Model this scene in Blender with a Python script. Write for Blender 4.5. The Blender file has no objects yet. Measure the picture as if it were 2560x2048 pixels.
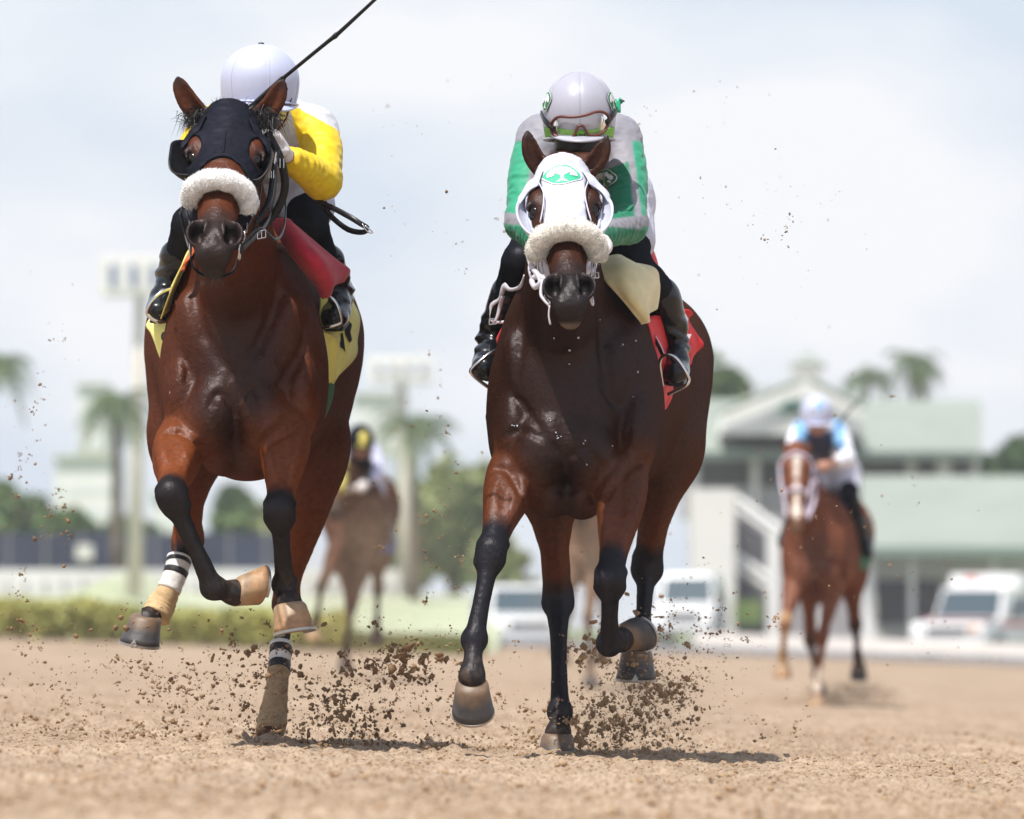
import bpy, math, random
import numpy as np
from mathutils import Vector, Matrix

# ------------------------------------------------------------------ camera, sky, sun, exposure
SC = bpy.context.scene
COL = SC.collection
FOC = 20483.0            # focal length in photograph pixels (2560 wide)
CXP, HZP, CAMZ = 1280.0, 1615.0, 0.333

cam_data = bpy.data.cameras.new("camera")
cam = bpy.data.objects.new("camera", cam_data)
COL.objects.link(cam)
cam.location = (0, 0, CAMZ)
cam.rotation_euler = (math.pi / 2, 0, 0)
cam_data.sensor_width = 36
cam_data.lens = FOC / 2560 * 36
cam_data.shift_y = (HZP - 1024) / 2560
cam_data.clip_start = 0.5
cam_data.clip_end = 6000
cam_data.dof.use_dof = True
cam_data.dof.focus_distance = 24.25
cam_data.dof.aperture_fstop = 5.6
SC.camera = cam

SUN_EL = math.radians(66)
SUN_AZ = math.radians(212)      # compass style, clockwise from +Y: behind the camera, to the left
sun_dir = Vector((math.sin(SUN_AZ) * math.cos(SUN_EL), math.cos(SUN_AZ) * math.cos(SUN_EL), math.sin(SUN_EL)))
sd = bpy.data.lights.new("sun", 'SUN')
sd.energy = 4.6
sd.angle = math.radians(0.6)
sd.color = (1.0, 0.955, 0.88)
sun = bpy.data.objects.new("sun", sd)
COL.objects.link(sun)
sun.rotation_euler = (-sun_dir).to_track_quat('-Z', 'Y').to_euler()

world = bpy.data.worlds.new("World")
SC.world = world
world.use_nodes = True
nt = world.node_tree
nt.nodes.clear()
wo = nt.nodes.new('ShaderNodeOutputWorld')
bg = nt.nodes.new('ShaderNodeBackground')
sky = nt.nodes.new('ShaderNodeTexSky')
sky.sky_type = 'NISHITA'
sky.sun_disc = False
sky.sun_elevation = SUN_EL
sky.sun_rotation = SUN_AZ
sky.air_density = 1.0
sky.dust_density = 1.2
sky.ozone_density = 1.5
bg.inputs['Strength'].default_value = 0.10
tc = nt.nodes.new('ShaderNodeTexCoord')
# thin bright cloud over the whole sky, soft streaks
mp = nt.nodes.new('ShaderNodeMapping')
mp.inputs['Location'].default_value = (.3, .1, .55)
mp.inputs['Scale'].default_value = (15, 15, 32)
mp.inputs['Rotation'].default_value = (0, 0.5, 0)
nz = nt.nodes.new('ShaderNodeTexNoise')
nz.inputs['Scale'].default_value = 1.0
nz.inputs['Detail'].default_value = 4.0
nz.inputs['Roughness'].default_value = 0.45
rp = nt.nodes.new('ShaderNodeValToRGB')
rp.color_ramp.elements[0].position = 0.40
rp.color_ramp.elements[0].color = (0, 0, 0, 1)
rp.color_ramp.elements[1].position = 0.60
rp.color_ramp.elements[1].color = (1, 1, 1, 1)
mixc = nt.nodes.new('ShaderNodeMixRGB')
mixc.inputs['Color2'].default_value = (8.3, 8.3, 8.4, 1)
haze_c = nt.nodes.new('ShaderNodeMixRGB')          # high thin overcast veil
haze_c.inputs['Fac'].default_value = 0.85
haze_c.inputs['Color2'].default_value = (5.85, 6.6, 7.65, 1)
L = nt.links.new
sx_ = nt.nodes.new('ShaderNodeSeparateXYZ'); L(tc.outputs['Generated'], sx_.inputs['Vector'])
ev = nt.nodes.new('ShaderNodeMapRange')            # the veil thins from the horizon towards the zenith
ev.inputs['From Min'].default_value = 0.0; ev.inputs['From Max'].default_value = 0.9
ev.inputs['To Min'].default_value = 0.88; ev.inputs['To Max'].default_value = 0.25
ev.interpolation_type = 'SMOOTHSTEP'
L(sx_.outputs['Z'], ev.inputs['Value'])
cm = nt.nodes.new('ShaderNodeMath'); cm.operation = 'MULTIPLY'
L(tc.outputs['Generated'], mp.inputs['Vector'])
L(mp.outputs['Vector'], nz.inputs['Vector'])
L(nz.outputs['Fac'], rp.inputs['Fac'])
L(ev.outputs['Result'], haze_c.inputs['Fac'])
L(rp.outputs['Color'], cm.inputs[0]); L(ev.outputs['Result'], cm.inputs[1])
L(cm.outputs[0], mixc.inputs['Fac'])
L(sky.outputs['Color'], haze_c.inputs['Color1'])
L(haze_c.outputs['Color'], mixc.inputs['Color1'])
L(mixc.outputs['Color'], bg.inputs['Color'])
L(bg.outputs['Background'], wo.inputs['Surface'])

SC.view_settings.view_transform = 'Standard'
SC.view_settings.look = 'None'
SC.view_settings.exposure = 0.34
SC.view_settings.gamma = 1.0
SC.view_settings.use_curve_mapping = False
SC.cycles.max_bounces = 6
SC.cycles.diffuse_bounces = 3
SC.cycles.glossy_bounces = 2
SC.cycles.transmission_bounces = 4
SC.cycles.volume_bounces = 0
SC.cycles.use_denoising = True

# ------------------------------------------------------------------ helpers
def W(px, py, Y):
    """photo pixel + distance -> world point"""
    return np.array([(px - CXP) * Y / FOC, Y, CAMZ + (HZP - py) * Y / FOC])

def ground_z(x, y):
    x = np.asarray(x, float); y = np.asarray(y, float)
    xc = np.clip(x, -25, 25)
    rise = np.clip(y - 60, 0, 400) * 0.0034
    return -0.0365 * xc + rise

def link(o, parent=None):
    COL.objects.link(o)
    if parent is not None:
        o.parent = parent
    return o

def tag(o, label=None, cat=None, group=None, kind=None):
    if label: o['label'] = label
    if cat: o['category'] = cat
    if group: o['group'] = group
    if kind: o['kind'] = kind
    return o

def empty(name, loc, label=None, cat=None, group=None):
    o = bpy.data.objects.new(name, None)
    o.empty_display_size = 0.1
    link(o)
    o.location = loc
    o['_o'] = 1
    del o['_o']
    tag(o, label, cat, group)
    return o

def origin_of(parent):
    return np.array(parent.location) if parent is not None else np.zeros(3)

def mesh_obj(name, verts, faces, mat, parent=None, smooth=True, cols=None, mats=None, midx=None, loc=None):
    """verts in world space; stored relative to the parent's origin (or to loc for a top-level object)"""
    verts = np.asarray(verts, float)
    o_ = origin_of(parent) if parent is not None else (np.array(loc, float) if loc is not None else np.zeros(3))
    par = parent
    while par is not None and par.parent is not None:      # sub-part: add grand parents
        par = par.parent
        o_ = o_ + np.array(par.location)
    me = bpy.data.meshes.new(name)
    v = verts - o_
    if isinstance(faces, np.ndarray) and faces.ndim == 2:
        n, k = faces.shape
        me.vertices.add(len(v)); me.vertices.foreach_set('co', v.astype(np.float32).ravel())
        me.loops.add(n * k); me.loops.foreach_set('vertex_index', faces.astype(np.int32).ravel())
        me.polygons.add(n)
        me.polygons.foreach_set('loop_start', np.arange(0, n * k, k, dtype=np.int32))
        me.polygons.foreach_set('loop_total', np.full(n, k, dtype=np.int32))
        me.update(calc_edges=True)
    else:
        me.from_pydata([tuple(p) for p in v], [], [tuple(int(i) for i in f) for f in faces])
        me.update()
    if smooth:
        me.polygons.foreach_set('use_smooth', np.ones(len(me.polygons), bool))
    if cols is not None:
        ca = me.color_attributes.new('Col', 'FLOAT_COLOR', 'POINT')
        c = np.ones((len(v), 4), np.float32); c[:, :cols.shape[1]] = cols
        ca.data.foreach_set('color', c.ravel())
    for m in (mats if mats else [mat]):
        me.materials.append(m)
    if midx is not None:
        me.polygons.foreach_set('material_index', np.asarray(midx, np.int32))
    ob = bpy.data.objects.new(name, me)
    link(ob, parent)
    if parent is None and loc is not None:
        ob.location = loc
    return ob

class MB:
    """collects polygons for one mesh"""
    def __init__(s): s.v = []; s.f = []; s.m = []
    def add(s, v, f, m=0):
        k = len(s.v); s.v += [tuple(p) for p in v]; s.f += [tuple(i + k for i in g) for g in f]; s.m += [m] * len(f)
        return s
    def box(s, c, size, rz=0.0, m=0, top=None):
        x, y, z = size[0] / 2, size[1] / 2, size[2] / 2
        t = top or (1, 1)
        pts = [(-x, -y, -z), (x, -y, -z), (x, y, -z), (-x, y, -z), (-x * t[0], -y * t[1], z), (x * t[0], -y * t[1], z), (x * t[0], y * t[1], z), (-x * t[0], y * t[1], z)]
        ca, sa = math.cos(rz), math.sin(rz)
        pts = [(c[0] + p[0] * ca - p[1] * sa, c[1] + p[0] * sa + p[1] * ca, c[2] + p[2]) for p in pts]
        return s.add(pts, [(0, 3, 2, 1), (4, 5, 6, 7), (0, 1, 5, 4), (1, 2, 6, 5), (2, 3, 7, 6), (3, 0, 4, 7)], m)
    def tube(s, pts, r, n=8, m=0, flat=1.0, lat=(1, 0, 0), caps=True):
        V, Fq = loft_mesh(pts, r, np.asarray(r) * flat, lat, n, caps)
        return s.add(V, Fq, m)
    def build(s, name, mat, parent=None, smooth=False, loc=None, mats=None):
        return mesh_obj(name, np.array(s.v), s.f, mat, parent, smooth, mats=mats, midx=s.m if mats else None, loc=loc)

def catmull(P, n):
    P = np.asarray(P, float)
    if P.ndim == 1: P = P[:, None]; sq = True
    else: sq = False
    m = len(P)
    if m == 2:
        t = np.linspace(0, 1, n + 1)[:, None]; R = P[0] * (1 - t) + P[1] * t
        return R[:, 0] if sq else R
    Q = np.vstack([2 * P[0] - P[1], P, 2 * P[-1] - P[-2]])
    out = []
    for i in range(m - 1):
        p0, p1, p2, p3 = Q[i], Q[i + 1], Q[i + 2], Q[i + 3]
        for j in range(n):
            t = j / n
            out.append(0.5 * ((2 * p1) + (-p0 + p2) * t + (2 * p0 - 5 * p1 + 4 * p2 - p3) * t * t + (-p0 + 3 * p1 - 3 * p2 + p3) * t ** 3))
    out.append(P[-1])
    R = np.array(out)
    return R[:, 0] if sq else R

def frames(pts, lat):
    pts = np.asarray(pts, float)
    T = np.gradient(pts, axis=0)
    T /= np.linalg.norm(T, axis=1)[:, None] + 1e-12
    lat = np.asarray(lat, float)
    if lat.ndim == 1: lat = np.repeat(lat[None], len(pts), 0)
    U = lat - (lat * T).sum(1)[:, None] * T
    U /= np.linalg.norm(U, axis=1)[:, None] + 1e-12
    V = np.cross(T, U)
    return T, U, V

def loft_mesh(pts, a, b, lat=(1, 0, 0), n=12, caps=True, e=2.0):
    pts = np.asarray(pts, float)
    m = len(pts)
    a = np.broadcast_to(np.asarray(a, float), (m,)); b = np.broadcast_to(np.asarray(b, float), (m,))
    T, U, V = frames(pts, lat)
    th = np.linspace(0, 2 * np.pi, n, endpoint=False)
    c, s_ = np.cos(th), np.sin(th)
    c = np.sign(c) * np.abs(c) ** (2 / e); s_ = np.sign(s_) * np.abs(s_) ** (2 / e)
    R = pts[:, None, :] + a[:, None, None] * c[None, :, None] * U[:, None, :] + b[:, None, None] * s_[None, :, None] * V[:, None, :]
    verts = R.reshape(-1, 3)
    fs = []
    for i in range(m - 1):
        for j in range(n):
            k = (j + 1) % n
            fs.append((i * n + j, i * n + k, (i + 1) * n + k, (i + 1) * n + j))
    if caps:
        fs.append(tuple(range(n - 1, -1, -1)))
        fs.append(tuple((m - 1) * n + j for j in range(n)))
    return verts, fs

def patch_mesh(rows, nu, nv, thick=0.0, wob=None):
    """rows: R x C control points -> smooth sheet; thick gives it a second face and rim"""
    rows = np.asarray(rows, float)
    A = np.array([catmull(r, nu) for r in rows])
    B = np.array([catmull(A[:, j], nv) for j in range(A.shape[1])])       # cols x rows
    G = np.transpose(B, (1, 0, 2))
    R, C = G.shape[:2]
    du = np.gradient(G, axis=1); dv = np.gradient(G, axis=0)
    N = np.cross(du, dv); N /= np.linalg.norm(N, axis=2)[:, :, None] + 1e-9
    if wob is not None:
        uu, vv = np.meshgrid(np.linspace(0, 1, C), np.linspace(0, 1, R))
        G = G + N * wob(uu, vv)[:, :, None]
    idx = np.arange(R * C).reshape(R, C)
    q = np.stack([idx[:-1, :-1], idx[:-1, 1:], idx[1:, 1:], idx[1:, :-1]], -1).reshape(-1, 4)
    V = G.reshape(-1, 3)
    if thick:
        V2 = (G - N * thick).reshape(-1, 3)
        k = R * C
        q2 = q[:, ::-1] + k
        rim = []
        for j in range(C - 1):
            rim.append((idx[0, j + 1], idx[0, j], idx[0, j] + k, idx[0, j + 1] + k)); rim.append((idx[-1, j], idx[-1, j + 1], idx[-1, j + 1] + k, idx[-1, j] + k))
        for i in range(R - 1):
            rim.append((idx[i, 0], idx[i + 1, 0], idx[i + 1, 0] + k, idx[i, 0] + k)); rim.append((idx[i + 1, -1], idx[i, -1], idx[i, -1] + k, idx[i + 1, -1] + k))
        V = np.vstack([V, V2]); q = np.vstack([q, q2, np.array(rim)])
    return V, q

def wobble(P, f, seed=0, n=5):
    """cheap smooth noise in [-1,1] from summed sines"""
    rs = np.random.RandomState(seed)
    out = np.zeros(len(P))
    for i in range(n):
        d = rs.normal(size=3); d /= np.linalg.norm(d)
        ff = f * (0.6 + 0.9 * rs.rand())
        out += np.sin(P @ d * ff * 6.28 + rs.rand() * 6.28 + 1.7 * np.sin(P @ rs.normal(size=3) * f * 2.1))
    return out / n

def sstep(a, b, x):
    t = np.clip((x - a) / (b - a), 0, 1)
    return t * t * (3 - 2 * t)

# ------------------------------------------------------------------ signed distance sculpting
def seg_d(X, Y, Z, p0, p1, a0, a1, b0, b1, lat):
    d = p1 - p0; Ln = np.linalg.norm(d) + 1e-9; t = d / Ln
    u = lat - (lat @ t) * t; u = u / (np.linalg.norm(u) + 1e-9); v = np.cross(t, u)
    rx, ry, rz = X - p0[0], Y - p0[1], Z - p0[2]
    T = rx * t[0] + ry * t[1] + rz * t[2]
    s = np.clip(T / Ln, 0, 1)
    Wd = T - s * Ln
    U = rx * u[0] + ry * u[1] + rz * u[2]
    V = rx * v[0] + ry * v[1] + rz * v[2]
    a = a0 + (a1 - a0) * s; b = b0 + (b1 - b0) * s
    q = np.sqrt((U / a) ** 2 + (V / b) ** 2 + (Wd / np.minimum(a, b)) ** 2) + 1e-5
    r = np.sqrt(U * U + V * V + Wd * Wd)
    return r * (1 - 1 / q)

class Field:
    def __init__(s, xs, ys, zs):
        s.x = np.asarray(xs, np.float32); s.y = np.asarray(ys, np.float32); s.z = np.asarray(zs, np.float32)
        s.F = np.full((len(xs), len(ys), len(zs)), 0.3, np.float32)
    def sub(s, lo, hi, m):
        i0, i1 = np.searchsorted(s.x, [lo[0] - m, hi[0] + m]); j0, j1 = np.searchsorted(s.y, [lo[1] - m, hi[1] + m]); k0, k1 = np.searchsorted(s.z, [lo[2] - m, hi[2] + m])
        if i1 <= i0 or j1 <= j0 or k1 <= k0: return None
        sl = (slice(i0, i1), slice(j0, j1), slice(k0, k1))
        return sl, s.x[i0:i1, None, None], s.y[None, j0:j1, None], s.z[None, None, k0:k1]
    def put(s, sl, D, k, op):
        G = s.F[sl]
        if op == 'u':
            if k > 0:
                h = np.clip(0.5 + 0.5 * (G - D) / k, 0, 1); s.F[sl] = G + (D - G) * h - k * h * (1 - h)
            else: s.F[sl] = np.minimum(G, D)
        elif op == 's':
            D = -D
            if k > 0:
                h = np.clip(0.5 + 0.5 * (D - G) / k, 0, 1); s.F[sl] = G + (D - G) * h + k * h * (1 - h)
            else: s.F[sl] = np.maximum(G, D)
    def loft(s, P, a, b=None, lat=(1, 0, 0), k=0.03, n=3, op='u'):
        P = np.asarray(P, float); a = np.asarray(a, float) * np.ones(len(P)); b = a if b is None else np.asarray(b, float) * np.ones(len(P))
        if n > 1 and len(P) > 2:
            P, a, b = catmull(P, n), catmull(a, n), catmull(b, n)
        a = np.maximum(a, 1e-3); b = np.maximum(b, 1e-3)
        rm = np.maximum(a, b)
        lo = P.min(0) - rm.max(); hi = P.max(0) + rm.max()
        r = s.sub(lo, hi, k + 0.02)
        if r is None: return
        sl, X, Y, Z = r
        D = np.full(s.F[sl].shape, 0.3, np.float32)
        o = (sl[0].start, sl[1].start, sl[2].start)
        lat = np.asarray(lat, float)
        for i in range(len(P) - 1):
            rr = max(rm[i], rm[i + 1])
            q = s.sub(np.minimum(P[i], P[i + 1]) - rr, np.maximum(P[i], P[i + 1]) + rr, k + 0.02)
            if q is None: continue
            s2, X2, Y2, Z2 = q
            loc = tuple(slice(z.start - oo, z.stop - oo) for z, oo in zip(s2, o))
            d = seg_d(X2, Y2, Z2, P[i], P[i + 1], a[i], a[i + 1], b[i], b[i + 1], lat)
            D[loc] = np.minimum(D[loc], d)
        s.put(sl, D, k, op)
    def tube_y(s, P, a, b, k):
        """body of elliptical sections strung along Y"""
        P = np.asarray(P, float); n = 80
        C = catmull(np.column_stack([P, a, b]), n)
        r = s.sub([(C[:, 0] - C[:, 3]).min(), C[0, 1] - .12, (C[:, 2] - C[:, 4]).min()], [(C[:, 0] + C[:, 3]).max(), C[-1, 1] + .12, (C[:, 2] + C[:, 4]).max()], k + .02)
        sl, X, Y, Z = r
        y = Y.ravel(); o = np.argsort(C[:, 1]); Cs = C[o]
        f = lambda j: np.interp(y, Cs[:, 1], Cs[:, j])[None, :, None].astype(np.float32)
        yc = np.clip(y, Cs[0, 1], Cs[-1, 1])
        Wd = (y - yc)[None, :, None]
        A, B = f(3), f(4)
        U = X - f(0); V = Z - f(2)
        q = np.sqrt((U / A) ** 2 + (V / B) ** 2 + (Wd / np.minimum(A, B) / .8) ** 2) + 1e-5
        rr = np.sqrt(U * U + V * V + Wd * Wd)
        s.put(sl, (rr * (1 - 1 / q)).astype(np.float32), k, 'u')
    def ell(s, c, r, R=None, k=0.03, op='u'):
        """ellipsoid, R rows = axes"""
        c = np.asarray(c, float); r = np.asarray(r, float) * np.ones(3)
        R = np.eye(3) if R is None else np.asarray(R, float)
        ext = np.sqrt(((R * r[:, None]) ** 2).sum(0))
        q = s.sub(c - ext, c + ext, k + 0.02)
        if q is None: return
        sl, X, Y, Z = q
        x, y, z = X - c[0], Y - c[1], Z - c[2]
        A = x * R[0, 0] + y * R[0, 1] + z * R[0, 2]; B = x * R[1, 0] + y * R[1, 1] + z * R[1, 2]; C = x * R[2, 0] + y * R[2, 1] + z * R[2, 2]
        qq = np.sqrt((A / r[0]) ** 2 + (B / r[1]) ** 2 + (C / r[2]) ** 2) + 1e-5
        d = np.sqrt(A * A + B * B + C * C) * (1 - 1 / qq)
        s.put(sl, d, k, op)
    def front(s, px, py, y0, y1=26.0):
        """first surface point met going away from the camera"""
        for Y in np.arange(y0, y1, .004):
            p = W(px, py, Y)
            i, j, k = np.searchsorted(s.x, p[0]), np.searchsorted(s.y, p[1]), np.searchsorted(s.z, p[2])
            if i >= len(s.x) or j >= len(s.y) or k >= len(s.z): continue
            if s.F[i, j, k] < 0: return p
        return None
    def mesh(s, relax=2):
        F = s.F; nx, ny, nz = F.shape
        ins = F < 0
        cnt = np.zeros((nx - 1, ny - 1, nz - 1), np.uint8)
        for a in (0, 1):
            for b in (0, 1):
                for c in (0, 1):
                    cnt += ins[a:nx - 1 + a, b:ny - 1 + b, c:nz - 1 + c]
        I, J, K = np.nonzero((cnt > 0) & (cnt < 8))
        del cnt
        n = len(I)
        idx = np.full((nx - 1, ny - 1, nz - 1), -1, np.int32)
        idx[I, J, K] = np.arange(n, dtype=np.int32)
        cor = [(a, b, c) for a in (0, 1) for b in (0, 1) for c in (0, 1)]
        vals = {q: F[I + q[0], J + q[1], K + q[2]] for q in cor}
        acc = np.zeros((n, 3)); num = np.zeros(n)
        for p in cor:
            for ax in range(3):
                if p[ax] == 1: continue
                q = list(p); q[ax] = 1; q = tuple(q)
                f0, f1 = vals[p], vals[q]
                m = (f0 < 0) != (f1 < 0)
                t = np.where(m, f0 / np.where(m, f0 - f1, 1), 0)
                pos = np.tile(np.array(p, float), (n, 1)); pos[:, ax] = t
                acc[m] += pos[m]; num[m] += 1
        acc /= num[:, None]
        x, y, z = s.x, s.y, s.z
        V = np.stack([x[I] + acc[:, 0] * (x[I + 1] - x[I]), y[J] + acc[:, 1] * (y[J + 1] - y[J]), z[K] + acc[:, 2] * (z[K + 1] - z[K])], 1).astype(float)
        quads = []
        # x edges
        E = ins[:-1, 1:-1, 1:-1] != ins[1:, 1:-1, 1:-1]
        i, j, k = np.nonzero(E); j += 1; k += 1
        q = np.stack([idx[i, j - 1, k - 1], idx[i, j, k - 1], idx[i, j, k], idx[i, j - 1, k]], 1); fl = ~ins[i, j, k]; q[fl] = q[fl][:, ::-1]; quads.append(q)
        E = ins[1:-1, :-1, 1:-1] != ins[1:-1, 1:, 1:-1]
        i, j, k = np.nonzero(E); i += 1; k += 1
        q = np.stack([idx[i - 1, j, k - 1], idx[i - 1, j, k], idx[i, j, k], idx[i, j, k - 1]], 1); fl = ~ins[i, j, k]; q[fl] = q[fl][:, ::-1]; quads.append(q)
        E = ins[1:-1, 1:-1, :-1] != ins[1:-1, 1:-1, 1:]
        i, j, k = np.nonzero(E); i += 1; j += 1
        q = np.stack([idx[i - 1, j - 1, k], idx[i, j - 1, k], idx[i, j, k], idx[i - 1, j, k]], 1); fl = ~ins[i, j, k]; q[fl] = q[fl][:, ::-1]; quads.append(q)
        Q = np.concatenate(quads)
        Q = Q[(Q >= 0).all(1)]
        e0 = Q.ravel(); e1 = np.roll(Q, -1, 1).ravel()
        A = np.concatenate([e0, e1]); B = np.concatenate([e1, e0])
        deg = np.bincount(A, minlength=n).astype(float) + 1e-9
        for it in range(relax):
            M = np.stack([np.bincount(A, weights=V[B, c], minlength=n) for c in range(3)], 1) / deg[:, None]
            V += 0.5 * (M - V)
        return V, Q

def vnormals(V, Q):
    n = np.cross(V[Q[:, 2]] - V[Q[:, 0]], V[Q[:, 3]] - V[Q[:, 1]]) if Q.shape[1] == 4 else np.cross(V[Q[:, 1]] - V[Q[:, 0]], V[Q[:, 2]] - V[Q[:, 0]])
    N = np.zeros_like(V)
    for c in range(3):
        for k in range(Q.shape[1]):
            N[:, c] += np.bincount(Q[:, k], weights=n[:, c], minlength=len(V))
    return N / (np.linalg.norm(N, axis=1)[:, None] + 1e-12)

def pdist(P, pts, a, b=None, lat=(1, 0, 0), n=3):
    """distance of points P to a loft"""
    pts = np.asarray(pts, float); a = np.asarray(a, float) * np.ones(len(pts)); b = a if b is None else np.asarray(b, float) * np.ones(len(pts))
    if n > 1 and len(pts) > 2: pts, a, b = catmull(pts, n), catmull(a, n), catmull(b, n)
    D = np.full(len(P), 9.0)
    for i in range(len(pts) - 1):
        D = np.minimum(D, seg_d(P[:, 0], P[:, 1], P[:, 2], pts[i], pts[i + 1], a[i], a[i + 1], b[i], b[i + 1], np.asarray(lat, float)))
    return D

def tube_obj(name, pts, r, mat, parent, n=8, flat=1.0, lat=(1, 0, 0), sub=4, smooth=True):
    pts = np.asarray(pts, float); r = np.asarray(r, float) * np.ones(len(pts))
    if len(pts) > 2: pts = catmull(pts, sub); r = catmull(r, sub)
    v, f = loft_mesh(pts, r, r * flat, lat, n)
    return mesh_obj(name, v, f, mat, parent, smooth)

# ------------------------------------------------------------------ materials
def lin(r, g, b):
    f = lambda c: (c / 255 / 12.92) if c / 255 <= 0.04045 else ((c / 255 + 0.055) / 1.055) ** 2.4
    return (f(r), f(g), f(b))

def mat(name, color=(0.5, 0.5, 0.5), rough=0.6, spec=0.5, vcol=False, noise=0.0, nscale=20.0, bump=0.0, bscale=60.0,
        coat=0.0, coat_rough=0.2, sheen=0.0, metal=0.0, trans=0.0, aniso=None, color2=None, detail=4.0, bdist=0.002, nstretch=None, alpha=None, bump2=None, tint=None):
    m = bpy.data.materials.new(name)
    m.use_nodes = True
    t = m.node_tree; N = t.nodes; K = t.links.new
    p = N['Principled BSDF']
    p.inputs['Roughness'].default_value = rough
    p.inputs['Specular IOR Level'].default_value = spec
    if tint: p.inputs['Specular Tint'].default_value = (*tint, 1)
    p.inputs['Coat Weight'].default_value = coat
    p.inputs['Coat Roughness'].default_value = coat_rough
    p.inputs['Sheen Weight'].default_value = sheen
    p.inputs['Metallic'].default_value = metal
    p.inputs['Transmission Weight'].default_value = trans
    if alpha is not None: p.inputs['Alpha'].default_value = alpha
    tc_ = N.new('ShaderNodeTexCoord')
    vec = tc_.outputs['Object']
    if nstretch:
        mpn = N.new('ShaderNodeMapping'); mpn.inputs['Scale'].default_value = nstretch; K(vec, mpn.inputs['Vector']); vec = mpn.outputs['Vector']
    if vcol:
        vc = N.new('ShaderNodeVertexColor'); vc.layer_name = 'Col'; src = vc.outputs['Color']
    else:
        rgb = N.new('ShaderNodeRGB'); rgb.outputs[0].default_value = (*color, 1); src = rgb.outputs[0]
    if noise > 0:
        nn = N.new('ShaderNodeTexNoise'); nn.inputs['Scale'].default_value = nscale; nn.inputs['Detail'].default_value = detail
        nn.inputs['Roughness'].default_value = 0.6
        K(vec, nn.inputs['Vector'])
        mr = N.new('ShaderNodeMapRange'); mr.inputs['From Min'].default_value = 0.3; mr.inputs['From Max'].default_value = 0.7
        K(nn.outputs['Fac'], mr.inputs['Value'])
        if color2 is not None:
            mx = N.new('ShaderNodeMixRGB'); mx.inputs['Color2'].default_value = (*color2, 1)
            K(mr.outputs['Result'], mx.inputs['Fac']); K(src, mx.inputs['Color1']); src = mx.outputs['Color']
        else:
            mr.inputs['To Min'].default_value = 1 - noise; mr.inputs['To Max'].default_value = 1 + noise
            mx = N.new('ShaderNodeVectorMath'); mx.operation = 'SCALE'
            K(src, mx.inputs[0]); K(mr.outputs['Result'], mx.inputs['Scale']); src = mx.outputs['Vector']
    K(src, p.inputs['Base Color'])
    if bump > 0:
        bn = N.new('ShaderNodeTexNoise'); bn.inputs['Scale'].default_value = bscale; bn.inputs['Detail'].default_value = 3
        K(vec, bn.inputs['Vector'])
        bu = N.new('ShaderNodeBump'); bu.inputs['Strength'].default_value = bump; bu.inputs['Distance'].default_value = bdist
        K(bn.outputs['Fac'], bu.inputs['Height'])
        if bump2:
            b2 = N.new('ShaderNodeTexNoise'); b2.inputs['Scale'].default_value = bump2[0]; b2.inputs['Detail'].default_value = 4; b2.inputs['Distortion'].default_value = 1.5; K(vec, b2.inputs['Vector'])
            u2 = N.new('ShaderNodeBump'); u2.inputs['Strength'].default_value = bump2[1]; u2.inputs['Distance'].default_value = bump2[2]
            K(b2.outputs['Fac'], u2.inputs['Height']); K(u2.outputs['Normal'], bu.inputs['Normal'])
        K(bu.outputs['Normal'], p.inputs['Normal'])
    return m

M = {}
M['coat'] = mat('horse_coat', vcol=True, rough=0.46, spec=0.15, tint=(.5,.42,.40), noise=0.22, nscale=55, bump=0.55, bscale=420, coat=0.0, coat_rough=0.22, bdist=0.0012, bump2=(34, .6, .006))
M['coat_far'] = mat('horse_coat_far', vcol=True, rough=0.5, spec=0.2, noise=0.3, nscale=30)
def add_lobe(m, col, rough):
    """hair gloss: a thin lobe of its own, without the mirror like rim of a smooth dielectric"""
    t = m.node_tree; p = t.nodes['Principled BSDF']; p.inputs['Specular IOR Level'].default_value = 0.0; p.inputs['IOR'].default_value = 1.01
    g = t.nodes.new('ShaderNodeBsdfGlossy'); g.inputs['Color'].default_value = (*col, 1); g.inputs['Roughness'].default_value = rough
    a = t.nodes.new('ShaderNodeAddShader'); o = t.nodes['Material Output']
    if p.inputs['Normal'].links: t.links.new(p.inputs['Normal'].links[0].from_socket, g.inputs['Normal'])
    t.links.new(p.outputs[0], a.inputs[0]); t.links.new(g.outputs[0], a.inputs[1]); t.links.new(a.outputs[0], o.inputs['Surface'])
add_lobe(M['coat'], (.022, .021, .022), .40); add_lobe(M['coat_far'], (.018, .014, .012), .4)
M['hair'] = mat('mane_hair', (0.012, 0.010, 0.010), 0.45)
M['eye'] = mat('horse_eye', (0.008, 0.005, 0.004), 0.12, spec=.3, coat=.25, coat_rough=0.05)
M['hoof'] = mat('hoof_horn', vcol=True, rough=.5, noise=.25, nscale=30, bump=.5, bscale=60)
M['hoof_dark'] = mat('hoof_horn_grey', (0.055, 0.052, 0.052), 0.5, noise=0.5, nscale=22, bump=0.5, bscale=40, color2=(0.13, 0.09, 0.055), nstretch=(1, 1, 3.5))
M['hoof_tan'] = mat('hoof_horn_tan', (0.42, 0.25, 0.13), 0.5, noise=0.5, nscale=16, bump=0.4, bscale=40, color2=(0.18, 0.11, 0.07), nstretch=(1, 1, 3.0))
M['shoe'] = mat('horseshoe_metal', (0.42, 0.40, 0.38), 0.42, metal=0.8)
M['blk_cloth'] = mat('black_hood_cloth', (0.011, 0.012, 0.018), 0.75, noise=0.3, nscale=60, bump=0.8, bscale=300, bdist=0.001, spec=.25)
add_lobe(M['blk_cloth'], (.005, .005, .007), .5)
M['wht_cloth'] = mat('white_cloth', (0.52, 0.535, 0.64), 0.75, noise=0.03, nscale=30, bump=0.3, bscale=90)
M['fleece'] = mat('white_fleece', (0.88, 0.88, 0.87), 0.9, noise=0.12, nscale=90, bump=1.0, bscale=220, bdist=0.004, sheen=0.5)
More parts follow.
